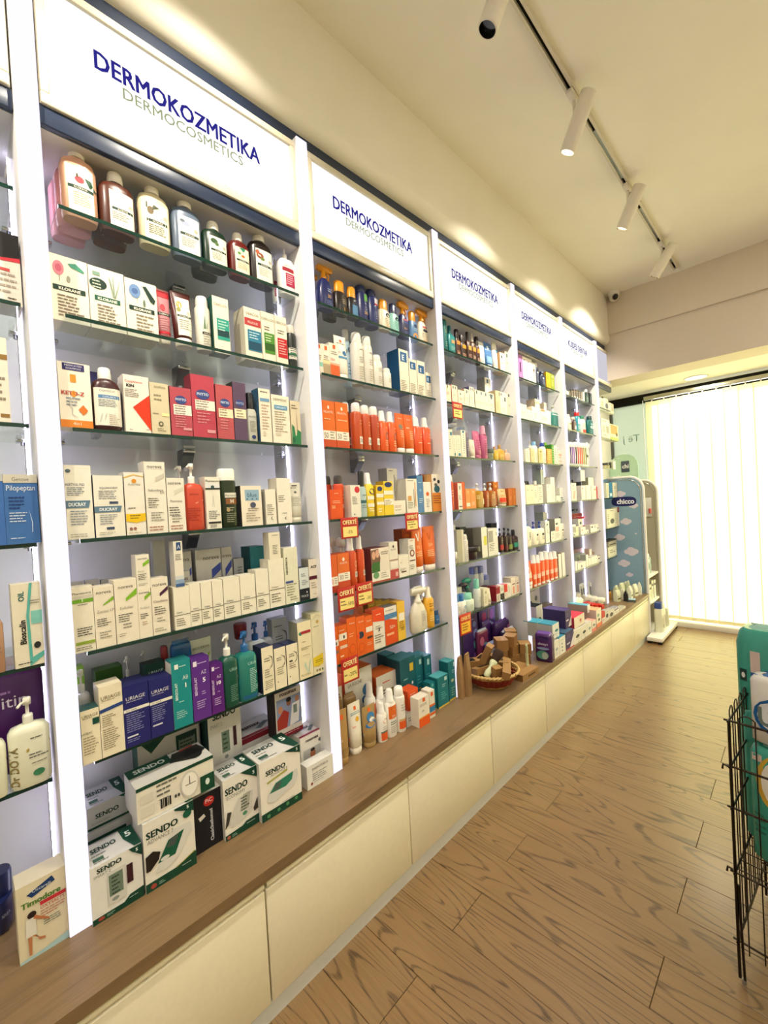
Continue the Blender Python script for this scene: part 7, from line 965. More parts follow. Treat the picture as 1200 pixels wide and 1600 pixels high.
bx 3.1977 .1195 .0914 .06 .18 .455 0 0|#ece9dc #c8c4b8|e .5 .5 .26 .12 #4a4e4a;l .3 .3 .8 2 .06 #c0bcb0;e .6 .08 .06 .03 #3a4a44|white box with grey motif, right of two, worktop, fourth full bay|46
bx 3.3066 .0904 .0911 .06 .18 .455 0 0|#ece9dc #c8c4b8|e .5 .5 .26 .12 #9ab0a8;l .3 .3 .8 2 .06 #c0bcb0|slimmer white box with pale motif, worktop, fourth full bay|46
bx 3.1564 .197 .0764 .12 .165 .553 0 0|#ece0cc #9a2038 #d8304a|e .6 .5 .1 .14 #c87a6a;l .5 .3 .8 2 .08 #c0a898|cream and crimson box on the white boxes, worktop, fourth full bay|46
bx 3.4794 .0622 .0603 .15 .12 .573 0 0|#eceae4 #a08c84 #6ab8cc|l .2 .3 .8 2 .08 #c0bcb0|white box with light blue top, worktop, fourth full bay|46
bx 2.7411 .1021 .0947 .1 .1663 .573 0 0|#e9ebe4 #b9b7ac #2f8fa8|e .6 .5 .24 .1 #4a8a94;l .2 .3 .8 2 .06 #a8aca4;e .6 .1 .06 .03 #4a5a5a|white box with teal top, front of the stacked pair, worktop, fourth full bay|46
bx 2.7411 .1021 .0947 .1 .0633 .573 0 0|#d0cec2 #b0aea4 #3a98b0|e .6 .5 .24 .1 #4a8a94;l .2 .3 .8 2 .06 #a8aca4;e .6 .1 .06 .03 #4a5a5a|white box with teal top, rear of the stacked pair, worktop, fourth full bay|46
bx 3.401 .0844 .0812 .06 .18 .455 0 0|#f0e6da #d8a090|r 0 0 1 .3 #e88a7a;e .5 .6 .26 .1 #7a8a80|white box with pink base, worktop, fourth full bay|46
bx 3.548 .1166 .137 .12 .17 .455 0 0|#efe6d4 #c8b0a8 #d8a878|e .4 .66 .2 .1 #8ab0a0;e .5 .4 .2 .08 #6a6a50;r 0 0 1 .22 #e88a6a|taller white box with salmon base, worktop, dental bay|56
bx 3.6535 .0728 .0914 .04 .17 .455 0 0|#c83a2c #b02a20|r 0 0 1 .5 #e6d8d0;l .2 .3 .8 2 .1 #8a7a74|red and white blister box, worktop, dental bay|56
bx 3.7407 .0943 .0828 .04 .17 .455 0 0|#d8d4cc #a8a49c|e .5 .5 .3 .2 #3a3630;l .2 .86 .8 1 .08 #7a4a7a|white packet with dark round picture, left of two, worktop, dental bay|56
bx 3.8518 .1163 .0691 .04 .17 .455 0 0|#dcd8cc #a8a49c|e .5 .4 .34 .24 #4a443a;l .2 .86 .8 1 .08 #6a4a80|white packet with dark round picture, right of two, worktop, dental bay|56
bx 3.9898 .1436 .0533 .05 .17 .455 0 0|#e6e2d6 #9a96a0|r .1 .7 .9 .9 #6a5a88;l .3 .4 .8 2 .1 #a8a49a|white carton with violet strip, worktop, dental bay|56
bx 3.7584 .0697 .1307 .03 .02 .455 0 0|#d83020 #c02818||red blister box in the back row, leftmost of five, worktop, dental bay|56
bx 3.8298 .0719 .1137 .03 0 .455 0 0|#d83020 #c02818||red blister box in the back row, second of five, worktop, dental bay|56
bx 3.8562 .0843 .1003 .03 .03 .455 0 0|#d83020 #c02818||red blister box in the back row, third of five, worktop, dental bay|56
bx 3.8884 .0861 .0899 .03 .06 .455 0 0|#d83020 #c02818||red blister box in the back row, fourth of five, worktop, dental bay|56
bx 3.9062 .0583 .0854 .03 .09 .455 0 0|#d83020 #c02818||red blister box in the back row, rightmost of five, worktop, dental bay|56
ja 4.0279 .0862 .1507 .042 -.242 .455 0 0|#e4e0cc #ece8d8||small cream tub in the far cluster, leftmost of five, worktop, dental bay|56
ja 4.0864 .086 .1272 .05 -.18 .455 0 0|#e4e0cc #ece8d8||small cream tub in the far cluster, second of five, worktop, dental bay|56
ja 4.1441 .0906 .1035 .05 -.11 .455 0 0|#e4e0cc #ece8d8||small cream tub in the far cluster, third of five, worktop, dental bay|56
ja 4.1678 .0819 .0912 .05 -.06 .455 0 0|#e4e0cc #ece8d8||small cream tub in the far cluster, fourth of five, worktop, dental bay|56
ja 4.2187 .0837 .0725 .05 -.01 .455 0 0|#e4e0cc #ece8d8||small cream tub in the far cluster, rightmost of five, worktop, dental bay|56
po 3.6016 .0997 .1859 .04 0 .455 0 0|#d8d2c8 #e0dcd4|e .5 .5 .3 .2 #8a5a5a|white and red packet at the left, worktop, dental bay|56
po 3.7007 .0985 .1634 .04 -.01 .455 0 0|#d8d8d0 #e0e0da|e .5 .5 .3 .2 #5a6a7a|white and grey packet at the left, worktop, dental bay|56
br 4.0209 .0438 .2097 .02 -.2 .455 0 0|#2a3a4a||hanging blister brush in the dim corner, leftmost of five, worktop, dental bay|56
br 4.0689 .0471 .2061 .02 -.23 .455 0 0|#3a4a5a||hanging blister brush in the dim corner, second of five, worktop, dental bay|56
br 4.1167 .0481 .2093 .02 -.16 .455 0 0|#2a3440||hanging blister brush in the dim corner, third of five, worktop, dental bay|56
br 4.1656 .0491 .209 .02 -.16 .455 0 0|#4a5460||hanging blister brush in the dim corner, fourth of five, worktop, dental bay|56
br 4.2256 .0503 .2209 .02 -.12 .455 0 0|#5a646c||hanging blister brush in the dim corner, rightmost of five, worktop, dental bay|56
bx 3.8033 .0335 .1273 .05 -.1 2.344 0 0|#ece8dc #d0ccc0||white carton behind the upright, taller, top shelf, dental bay|50
bx 3.7199 .0437 .0475 .05 -.05 2.344 0 0|#ece8dc #d0ccc0||white carton behind the upright, shorter, top shelf, dental bay|50
bx 3.767 .0378 .0599 .05 -.05 2.344 0 0|#5a5044 #3a342c|r .2 .1 .8 .25 #ece8e0;l .2 .8 .8 6 .1 #b0a48c|toothpaste carton with dark stripes, leftmost of six, top shelf, dental bay|50
bx 3.823 .052 .0723 .05 -.05 2.344 0 0|#4a443c #3a342c|r .2 .1 .8 .25 #ece8e0;l .2 .8 .8 6 .1 #c8c0b0|toothpaste carton with dark stripes, second of six, top shelf, dental bay|50
bx 3.88 .0532 .0834 .05 -.05 2.344 0 0|#5a4a40 #3a342c|r .2 .1 .8 .3 #ece8e0;l .2 .8 .8 6 .1 #c8c0b0|toothpaste carton with dark stripes, third of six, top shelf, dental bay|50
bx 3.9348 .0475 .0902 .05 -.05 2.344 0 0|#4a443c #3a342c|r .2 .1 .8 .3 #ece8e0;l .2 .8 .8 6 .1 #c8c0b0|toothpaste carton with dark stripes, fourth of six, top shelf, dental bay|50
bx 3.9902 .052 .0901 .05 -.05 2.344 0 0|#5a5248 #3a342c|r .2 .1 .8 .25 #ece8e0;l .2 .8 .8 6 .1 #c8c0b0|toothpaste carton with dark stripes, fifth of six, top shelf, dental bay|50
bx 4.045 .0483 .0898 .05 -.05 2.344 0 0|#6a6258 #3a342c|r .2 .1 .8 .25 #ece8e0;l .2 .8 .8 6 .1 #c8c0b0|toothpaste carton with dark stripes, rightmost of six, top shelf, dental bay|50
bx 4.095 .0444 .0951 .05 -.05 2.344 0 0|#efede2 #b8b4a8||plain white toothpaste carton, top shelf, dental bay|50
bo 4.1944 .1058 .1355 .045 -.05 2.344 0 0|#1c3a34 #ecece6|l .3 .6 .8 6 .1 #8ab0a4|dark green mouthwash bottle with white cap, top shelf, dental bay|50
bx 4.2774 .0551 .1112 .05 -.05 2.344 0 0|#3a4644 #2a3634|l .2 .7 .8 4 .1 #8a9894|dark grey carton at the right end, top shelf, dental bay|50
ca 3.866 .0656 .2081 .04 -.1 2.056 0 0|#d8d8ce #3a3a38||can with dark top at the back left, second shelf, dental bay|51
bo 3.7508 .0701 .1243 .04 -.05 2.056 0 0|#dcdcc8 #e6e6dc|e .5 .7 .3 .1 #8a9060;l .2 .3 .8 2 .1 #9aa8b0|pale mouthwash bottle at the left, second shelf, dental bay|51
bo 3.8524 .1028 .1298 .045 -.05 2.056 0 0|#3a1c20 #c8b8a8|r .4 .2 .9 .6 #d8c8d8;e .6 .5 .2 .08 #6a3a80|maroon mouthwash bottle, second shelf, dental bay|51
bo 3.9583 .0978 .1859 .045 -.05 2.056 0 0|#2f8fa4 #d82018|r .2 .6 .9 .98 #e6eef0;l .2 .4 .8 3 .1 #bce0e8|turquoise mouthwash bottle with red cap, second shelf, dental bay|51
bo 4.076 .1142 .1662 .045 -.05 2.056 0 0|#e6e2d8 #1f7a5a|r .2 .0 .9 .3 #d8382c;l .2 .8 .8 4 .1 #6a8a8a|white mouthwash bottle with green cap and red label, second shelf, dental bay|51
bo 4.2022 .0752 .1895 .04 -.1 2.056 0 0|#3a5a60 #c8ccc8|r .1 .5 .9 .9 #d0dcd8|grey teal bottle with pale cap, second shelf, dental bay|51
bo 4.2775 .1396 .1858 .05 -.05 2.056 0 0|#0f6a68 #2a4a4a|e .5 .6 .3 .12 #d0e4e0;e .5 .86 .26 .08 #a8d0cc;l .2 .3 .8 3 .1 #7ab8b4|dark teal mouthwash bottle at the right, second shelf, dental bay|51
br 3.7191 .0349 .2028 .02 -.05 1.755 0 0|#4a2a6a|r 0 .0 1 .1 #c8d4d0|toothbrush blister with plum handle, third shelf, dental bay|52
br 3.7569 .0322 .2058 .02 -.05 1.755 0 0|#9a6ac0|r 0 .0 1 .1 #c8d4d0|toothbrush blister with violet handle, third shelf, dental bay|52
br 3.7959 .0371 .2063 .02 -.05 1.755 0 0|#a878c8|r 0 .0 1 .1 #c8d4d0|toothbrush blister with lilac handle, third shelf, dental bay|52
br 3.8443 .0422 .2118 .02 -.05 1.755 0 0|#2a2430|r 0 .0 1 .1 #c8d4d0|toothbrush blister with black handle, third shelf, dental bay|52
br 3.8914 .043 .2151 .02 -.05 1.755 0 0|#d83a2a|r 0 .0 1 .1 #c8d4d0|toothbrush blister with red handle, third shelf, dental bay|52
br 3.9394 .0438 .2141 .02 -.05 1.755 0 0|#e0482c|r 0 .0 1 .1 #c8d4d0|toothbrush blister with orange red handle, third shelf, dental bay|52
br 3.9847 .0375 .2129 .02 -.05 1.755 0 0|#d86a30|r 0 .0 1 .1 #c8d4d0|toothbrush blister with orange handle, third shelf, dental bay|52
br 4.0296 .0429 .216 .02 -.05 1.755 0 0|#a89a1a|r 0 .0 1 .1 #e8ece8|toothbrush blister with olive yellow handle, third shelf, dental bay|52
br 4.0801 .0486 .2194 .02 -.05 1.755 0 0|#8a8a14|r 0 .0 1 .1 #e8ece8|toothbrush blister with olive green handle, third shelf, dental bay|52
br 4.1428 .0522 .2282 .02 -.05 1.755 0 0|#e8e8e0|r 0 .4 1 .5 #5a6468|toothbrush blister with white handle, third shelf, dental bay|52
bx 3.7239 .1105 .1507 .05 -.04 1.457 0 0|#efe6da #d8ccc0|e .4 .84 .1 .03 #6a5a5a;p #e8b8a8 .2,.1 .6,.1 .8,.6 .4,.5;l .2 .7 .8 2 .08 #d8b8b0|white carton with pink swirl at the left, fourth shelf, dental bay|53
bx 3.8961 .0431 .1274 .05 -.1 1.457 0 0|#5a2a24 #3a1a18|r .3 .2 .9 .6 #e8c0b0|dark brown red carton, fourth shelf, dental bay|53
bx 3.9449 .1028 .1271 .06 -.04 1.457 0 0|#efece4 #c8c0b4|e .3 .8 .12 .06 #c87a7a;l .2 .6 .5 5 .1 #b0b4b8|white carton with small red dots, fourth shelf, dental bay|53
bx 4.0717 .1269 .1296 .06 -.04 1.457 0 0|#f0eee6 #b8b0a4|l .1 .7 .9 1 .06 #a8b0b8|widest white carton, fourth shelf, dental bay|53
bx 4.2113 .1263 .1246 .06 -.04 1.457 0 0|#f0ece0 #c8c0b0|r .5 .66 .9 .76 #c8a878;l .2 .4 .8 3 .1 #d8d0c0|white carton with gold line, fourth shelf, dental bay|53
bx 4.3105 .0667 .114 .05 -.04 1.457 0 0|#d83a28 #b02c1e|r .4 .6 .7 .98 #f0e8e0;l .2 .3 .8 3 .1 #f0a898|red carton at the right end, fourth shelf, dental bay|53
bx 4.2061 .1407 .0763 .06 -.06 1.5818 0 0|#efebdc #8a8a74||cream carton stacked on the white ones, fourth shelf, dental bay|53
bx 4.0317 .1093 .1003 .06 -.07 1.627 0 0|#dcdce4 #a8a8b0||pale lavender carton stacked high, fourth shelf, dental bay|53
bx 4.1496 .1166 .1037 .06 -.12 1.627 0 0|#f0e8d8 #c8b8a8|r 0 .5 1 1 #f0b070|white and orange carton stacked high, fourth shelf, dental bay|53
bx 4.2279 .1381 .0734 .04 -.18 1.577 0 0|#3a3c34 #2a2c26||dark carton at the back, fourth shelf, dental bay|53
bx 3.6974 .0499 .0295 .04 -.04 1.155 0 0|#e8e8d8 #c8c8b8|e .3 .4 .2 .2 #3a4a60|small white carton with navy dot, fifth shelf, dental bay|54
bx 3.7544 .0593 .0779 .04 -.04 1.155 0 0|#ece8c8 #c8c4a8|l .2 .6 .8 2 .12 #a8a884|small yellowish carton, fifth shelf, dental bay|54
bx 3.7934 .0783 .091 .05 -.08 1.155 0 0|#efeee6 #c8c4bc|r .4 .3 .6 .7 #4a5a60|white carton with dark bar, fifth shelf, dental bay|54
bx 4.004 .1087 .1307 .05 -.1 1.155 0 0|#eceae4 #b8b4ac|e .5 .7 .2 .1 #4a5a60|tall white carton at the back, fifth shelf, dental bay|54
bx 3.8913 .1126 .0634 .05 -.04 1.155 0 0|#f0eee8 #c8c4bc|e .3 .6 .14 .12 #d8a0a0|white carton with pale pink dot, fifth shelf, dental bay|54
ja 4.0333 .0805 .0165 .05 -.08 1.2859 0 0|#c8243a #d83048||small red tub stacked on the cartons, fifth shelf, dental bay|54
bx 3.9871 .0713 .0311 .05 -.04 1.155 0 0|#f0ece6 #c8b4a8|e .6 .3 .2 .2 #8a9090|low white carton, fifth shelf, dental bay|54
bx 4.1306 .1146 .0607 .05 -.09 1.155 0 0|#c88a70 #a8705a|l .2 .6 .8 3 .1 #e0b8a0|terracotta carton, fifth shelf, dental bay|54
bx 4.1167 .0816 .0659 .05 -.04 1.155 0 0|#f0eee8 #c8c4bc|e .5 .7 .3 .12 #4a5254|white carton with dark oval, fifth shelf, dental bay|54
bx 4.1938 .0672 .0654 .05 -.04 1.155 0 0|#f0eee8 #c8c4bc|r .4 .5 .6 .9 #5a6064|white carton with upright dark bar, fifth shelf, dental bay|54
bx 4.2647 .0689 .0654 .05 -.04 1.155 0 0|#efece4 #c8c4bc|e .5 .4 .2 .1 #5a6064|white carton with tiny motif, fifth shelf, dental bay|54
bx 4.3336 .0632 .0657 .05 -.04 1.155 0 0|#f0eee8 #c8c4bc|e .5 .2 .2 .12 #3a4244|white carton with low dark motif, fifth shelf, dental bay|54
bx 4.4089 .0785 .0581 .05 -.04 1.155 0 0|#f0eee8 #c8c4bc|r .3 .1 .6 .4 #4a5254|white carton at the right end, fifth shelf, dental bay|54
bx 4.653 .5941 .1375 .05 -.2 1.155 0 0|#8a7f70 #6a6054|l .1 .6 .9 2 .1 #a89c8a|long grey brown carton along the back, fifth shelf, dental bay|54
bx 4.1536 .2497 .1732 .05 -.18 1.155 0 0|#a83a2c #7a241c #d8b090|l .2 .8 .8 1 .1 #e0b0a0|red brown carton at the back left, fifth shelf, dental bay|54
bx 4.0614 .1082 .0166 .05 -.16 1.355 0 0|#1c2c44 #14202f|e .4 .5 .2 .2 #8a9ab0|small navy carton stacked at the back left, fifth shelf, dental bay|54
bx 3.6952 .0409 .0788 .05 -.04 .861 0 0|#f0eee6 #c8c4bc||slim white carton at the left, lowest shelf, dental bay|55
bx 3.8228 .1905 .054 .06 -.04 .861 0 0|#f0eee6 #c8c4bc|r .4 .2 .5 .6 #4a5458|wide low white carton, lowest shelf, dental bay|55
bx 3.9535 .0581 .1049 .05 -.04 .861 0 0|#f0eee6 #8a8a7c||white carton beside the grey green box, lowest shelf, dental bay|55
bx 4.0189 .0596 .0643 .05 -.04 .861 0 0|#f0eee6 #c8c4bc|l .2 .4 .8 1 .1 #a8aca8|low white carton, third in front, lowest shelf, dental bay|55
bx 4.1924 .0625 .1287 .05 -.09 .861 0 0|#efece4 #c8a898||tall slim white carton behind, lowest shelf, dental bay|55
bx 4.0928 .0748 .0697 .05 -.04 .861 0 0|#f0eee6 #c8c4bc|l .2 .3 .8 1 .1 #a8aca8|low white carton with ridge, lowest shelf, dental bay|55
bx 4.1736 .0812 .0695 .05 -.04 .861 0 0|#f0eee6 #c8c4bc|l .2 .3 .8 1 .1 #a8aca8|low white carton, middle right, lowest shelf, dental bay|55
bx 4.3311 .0622 .0889 .05 -.09 .861 0 0|#f0ece4 #c8b4a4||white carton behind at right, lowest shelf, dental bay|55
bx 4.2574 .0722 .0544 .05 -.04 .861 0 0|#f0eee6 #c8c4bc|e .5 .6 .3 .12 #3a4244|white carton with dark emblem, lowest shelf, dental bay|55
bx 4.3327 .0697 .055 .05 -.04 .861 0 0|#f0eee6 #2a2e2c|e .4 .3 .2 .1 #4a5254|white carton with black side, lowest shelf, dental bay|55
bx 4.0264 .2452 .0959 .08 -.12 .861 0 0|#b8bcae #98a090|e .7 .6 .06 .08 #5a6460|grey green box in the middle row, lowest shelf, dental bay|55
bx 4.2223 .3686 .124 .05 -.2 .861 0 0|#b0907c #8a6c5c|l .1 .6 .9 1 .2 #8a6a58|pinkish brown box row at the back, lowest shelf, dental bay|55
bx 4.5413 .3356 .1664 .04 -.25 .861 0 0|#1c4a22 #123016|l .1 .5 .9 6 .08 #2f6a34|dark green box along the back wall, lowest shelf, dental bay|55
bx 4.4051 .0847 .0839 .05 -.12 .861 0 0|#c07a60 #a0604a||terracotta carton behind, lowest shelf, dental bay|55
bx 4.79 .1617 .1371 .04 -.22 .861 0 0|#8f9078 #6a6c58||olive grey carton along the back wall, lowest shelf, dental bay|55
bx 4.138 .0982 .2142 .04 -.25 .861 0 0|#a89488 #5a1a1a||beige carton with dark red side at the back left, lowest shelf, dental bay|55
po 4.6352 .1348 .123 .05 -.06 2.344 0 0|#e4e2cc #2a2a26|e .5 .5 .3 .2 #c8c4a4|cream pouch with black trim, leftmost of three, top shelf, narrow end bay|60
po 4.7731 .1411 .1397 .05 -.06 2.344 0 0|#dfe0d0 #2a2a26|e .5 .4 .3 .2 #6a7078|cream pouch with black trim, second of three, top shelf, narrow end bay|60
po 4.9441 .1597 .1098 .05 -.06 2.344 0 0|#e6e4d0 #3a3a34|e .5 .4 .3 .2 #b8b4a4|cream pouch with black trim, rightmost of three, top shelf, narrow end bay|60
bx 4.6697 .2561 .196 .07 -.05 2.056 0 0|#ebebcf #c8c8b0|l .1 .88 .7 1 .08 #e08a6a;r .1 .3 .45 .66 #b8bcb4;r .55 .3 .9 .66 #a8a89c;l .2 .16 .8 1 .1 #8a8a78|cream green box with red line and pictures, second shelf, narrow end bay|61
bx 4.9405 .2731 .1664 .07 -.05 2.056 0 0|#dcdcb8 #b8b898|r .1 .4 .9 .95 #b89a5a;r 0 0 1 .2 #a8b868;e .8 .4 .1 .12 #4a3a2a|box with tan photo and green base, second shelf, narrow end bay|61
ja 4.628 .0882 .053 .04 -.05 1.755 0 0|#d8d0a8 #2a2a24||small jar with dark lid at the left, third shelf, narrow end bay|62
ja 4.7276 .0911 .0597 .04 -.05 1.755 0 0|#d0c8a0 #24241f||small jar with dark lid, middle, third shelf, narrow end bay|62
ro 4.8147 .0625 .0695 .03 -.05 1.755 0 0|#2a2c28 #1c1e1a||small black bottle, third shelf, narrow end bay|62
bx 4.8908 .0811 .0788 .03 -.05 1.755 0 0|#e8e8dc #c8c8b8||small white carton at the right, third shelf, narrow end bay|62
bx 4.6374 .0781 .1506 .05 -.05 1.457 0 0|#e3e3cc #c8c8b0|l .2 .8 .8 8 .1 #a8a890|pale carton at the left, fourth shelf, narrow end bay|63
bx 4.7351 .1036 .1543 .05 -.05 1.457 0 0|#2f7fa8 #1c3a54|r .2 .1 .8 .3 #d8e8ec|blue carton with dark top, fourth shelf, narrow end bay|63
bx 4.8733 .1493 .1543 .05 -.05 1.457 0 0|#e3e0c8 #b0ac94|l .3 .7 .8 2 .1 #8a8a74|cream carton, fourth shelf, narrow end bay|63
bx 4.7213 .3242 .1862 .07 -.045 1.155 0 0|#e8e6cc #c8c6ac|l .3 .9 .7 1 .06 #6a6a54;e .5 .34 .2 .14 #6a6a5c;l .06 .7 .2 6 .1 #8a8a74;l .8 .7 .94 6 .1 #8a8a74|cream box with breast pump style drawing, fifth shelf, narrow end bay|64
bx 4.9836 .1613 .1976 .06 -.045 1.155 0 0|#e6e2cc #c8c4b0|r 0 .72 1 1 #9a1c24;l .2 .86 .8 1 .06 #f0d8d0;e .6 .3 .2 .1 #5a5a50|narrow cream box with red top, fifth shelf, narrow end bay|64
bx 4.6983 .266 .0994 .07 -.05 .861 0 0|#e0dfc8 #b8b7a0|l .2 .6 .8 2 .2 #6a6a58|lowest cream box in the stack, lowest shelf, narrow end bay|65
bx 4.7132 .2573 .0545 .07 -.05 .9604 0 0|#a8a490 #8a8674|r .1 .3 .9 .5 #4a463a|grey brown box in the stack, lowest shelf, narrow end bay|65
bx 4.719 .2527 .0145 .07 -.05 1.0149 0 0|#241c16 #1a1410||topmost dark brown box in the stack, lowest shelf, narrow end bay|65
bx 4.1634 .1734 .0183 .05 .17 .455 0 0|#e3e0d2 #b0ac9e|e .5 .5 .3 .2 #c8c4b4;l .3 .3 .8 2 .1 #8a8678|low pale packet beside the violet strip carton, worktop, dental bay|56
bx .1166 .0697 .1778 .08 -.05 2.056 0 0|#e6ddd0 #c8bfb2|p #14100e 0,.66 1,.62 1,1 0,1;p #c8303e 0,.58 .5,.6 1,.62 1,.68 .5,.64 0,.62;r .3 .46 .7 .5 #c84a4a;l .2 .4 .9 4 .08 #a89e92;l .6 .08 .9 1 .04 #3a3430|white and black box with red curve, second shelf, left edge bay|01
bx .0893 .0467 .207 .06 -.03 1.755 0 0|#e6dccb #c8bead|r 0 .74 1 .8 #8a6a34;l .3 .5 .9 4 .08 #8a7f70;r .6 .06 .96 .1 #8a6a34|cream box with brown stripe, third shelf, left edge bay|02
bx .1208 .0637 .1701 .06 -.02 1.457 0 0|#3a6aa8 #2c5488|r 0 .88 1 1 #c9c4b4;t Genove .5 .905 .06 #5a5a58 .5;t Pilopeptan .5 .77 .08 #dce6f0 .85;l .12 .66 .6 4 .05 #1c3a78;l .12 .44 .7 4 .04 #c0d0e4;p #b8cce0 .7,.5 .8,.3 .78,.16 .76,.16 .77,.3;l .12 .08 .8 1 .03 #c0d0e4|blue box with pale grey top band, fourth shelf, left edge bay|03
bx .0652 .0464 .1712 .06 -.02 1.457 0 0|#3a6ab0 #2c5488|V Pilopeptan .7 .4 .2 #14244a .7;r 0 .9 1 1 #b8bcc0|blue box turned with vertical lettering, fourth shelf, left edge bay|03
bx .1171 .0562 .2041 .045 -.02 1.155 0 0|#e2dcc4 #cfc9b2|V Bioscalin .42 .42 .22 #1c1c1c .56;V OIL .42 .85 .2 #2f6a64 .2;p #5ab0a4 .5,0 1,.1 1,.16 .6,.1 .56,.6 .72,1 .62,1 .46,.6;r .62 .5 1 .66 #7fc4b8;l .6 .78 .95 2 .03 #8a8674;e .78 .24 .12 .04 #2a2a28;l .1 .04 .6 1 .03 #5a5648|cream box with vertical lettering and teal ribbon, fifth shelf, left edge bay|04
dr .0594 .026 .1842 .04 -.02 1.155 0 0|#c89a78 #e0d4c8 clear|l .2 .6 .8 4 .1 #8a6a58|clear peach bottle cut off by the edge, fifth shelf, left edge bay|04
pu .1068 .0812 .2135 .05 -.02 .861 0 0|#dcdcc4 #e6e4d4|V Dr_DOVA .2 .42 .2 #8a7a4a .8;l .5 .9 .95 1 .06 #5a5a50;p #a8924a .4,.66 .98,.72 .98,.78 .4,.72;l .45 .58 .95 2 .06 #5a5a50;l .5 .4 .95 1 .06 #8a8a74;e .66 .2 .14 .07 #3a7a54|white shampoo pump bottle with gold band, lowest shelf, left edge bay|05
pu .0377 .0511 .1898 .05 -.02 .861 0 0|#dcdcc4 #e6e4d4|p #a8924a .4,.66 .98,.72 .98,.78 .4,.72|white shampoo pump bottle cut off by the edge, lowest shelf, left edge bay|05
po .0895 .1237 .2613 .05 -.13 .861 0 0|#4a1c62 #5a2a78|t itin .5 .66 .12 #e0d4ea .5;l .1 .8 .6 1 .06 #9a70b0|purple sweets pack behind the pump bottles, lowest shelf, left edge bay|05
bx .071 .106 .2781 .04 -.2 .861 0 0|#9a2a24 #7a201c||red box at the back of the shelf, lowest shelf, left edge bay|05
bx .1083 .0953 .1814 .06 -.0113 .455 0 0|#ddd2b4 #c8bd9e #c9c0a8|p #1c3a6a .2,.86 .72,.96 .78,.88 .3,.8;t Ciccarelli .5 .86 .04 #dce4ee .4;T Timodore .48 .7 .075 #4a7a2a .82;r .45 .64 .98 .69 #c0303a;t OXYSALTS .7 .585 .045 #b03038 .5;l .45 .55 .95 3 .035 #b8746a;l .5 .42 .95 3 .03 #6a7a6a;e .28 .58 .09 .045 #2a1c18;p #e0dcd0 .16,.54 .34,.54 .36,.3 .14,.3;p #b8744a .3,.52 .46,.46 .62,.4 .62,.43 .46,.5 .34,.56;p #b87a50 .18,.3 .26,.3 .24,.06 .19,.06;p #b87a50 .26,.3 .32,.3 .4,.2 .52,.18 .52,.21 .4,.24;p #a8c8cc 0,0 1,0 1,.1 .5,.05 0,.03|tall cream foot salts box with dancing woman, worktop, left edge bay|06
ja .0357 .0561 .1424 .1 -.14 .455 0 0|#1c2450 #16204a|t NIVEA .7 .5 .14 #c8d0e0 .3|large navy cream jar behind the foot salts box, worktop, left edge bay|06
"""
SHW = ['top shelf', 'second shelf', 'third shelf', 'fourth shelf', 'fifth shelf', 'lowest shelf', 'worktop']
BW = ['left edge bay', 'nearest full bay', 'second full bay', 'third full bay', 'fourth full bay', 'dental bay', 'narrow end bay']
for n_, ln in enumerate(GOODS.strip().split('\n')):
    head, style, spec, label, bs = ln.split('|'); t = head.split(); v = [float(q) for q in t[1:]]
    product(t[0], v[0], v[1], v[2], v[3], v[4], v[5], style, spec, label, 'goods on the %s of the %s' % (SHW[int(bs[1])], BW[int(bs[0])]), v[6], v[7], n_)
# ------------------------------------------------------------------ price tags
def tag_sign(y0, y1, z0, z1, label, lines, x=-.0215):
    w, h = y1 - y0, z1 - z0
    t = thing('price_tag', label, 'sign', (x, (y0 + y1) / 2, z0), group='red and yellow offer tags')
    MB().bbox(-.0012, .0008, -w / 2, w / 2, 0, h, mat('#b3201c', 'card'), .0006).build('card', t)
    printing('r .1 .08 .9 .56 #f2dc86;T OFERTË .5 .68 .2 #f5e2a0 .8;' + lines, w, h, 0, lambda a, b: .0008, 'front_print', t, False, random.Random(3))
tag_sign(1.128, 1.224, 1.372, 1.460, 'offer tag with handwritten number, left end below fourth shelf, second full bay', 't -5% .5 .24 .16 #5a4a2a .5')
tag_sign(1.531, 1.629, 1.372, 1.460, 'offer tag below the fourth shelf, right part of second full bay', 'l .16 .46 .84 2 .14 #6a5a34;l .3 .18 .7 1 .1 #5a4a2a')
tag_sign(1.090, 1.186, 1.072, 1.170, 'offer tag reading minus fifty percent, below fifth shelf, second full bay', 'l .14 .4 .5 2 .14 #6a5a34;t -50% .68 .22 .15 #5a4a2a .4')
tag_sign(1.192, 1.290, 1.076, 1.174, 'offer tag reading minus thirty, below fifth shelf, second full bay', 'l .14 .4 .5 2 .14 #6a5a34;t -30 .7 .22 .15 #5a4a2a .34')
tag_sign(1.088, 1.182, .774, .878, 'offer tag reading minus twenty percent, below lowest shelf, second full bay', 'l .14 .3 .36 1 .14 #6a5a34;t -20% .62 .24 .16 #4a3c22 .5')
tag_sign(1.973, 2.071, 1.968, 2.060, 'small offer tag below the second shelf, third full bay', 'l .2 .4 .8 2 .14 #6a5a34')
t = thing('price_stand', 'orange offer card on a black stick beside the wicker basket', 'sign', (-.014, 1.935, TOPZ), (0, 0, R(-4)))
MB().lathe([(.032, 0), (.032, .006), (.006, .012), (.006, .02)], mat('#17171a', 'plastic'), n=16).build('foot', t)
MB().lathe([(.006, .012), (.006, .33)], mat('#17171a', 'plastic'), n=10).build('stick', t)
MB().bbox(.006, .009, -.02, .08, .31, .425, mat('#c2351c', 'card'), .001).build('card', t)
printing('r .1 .08 .9 .6 #f0b83c;T OFERTË .5 .7 .18 #f6d88a .8;l .2 .46 .8 3 .12 #7a4a1c', .1, .115, .31, lambda a, b: .009, 'front_print', t, False, random.Random(3)).location.y = .03

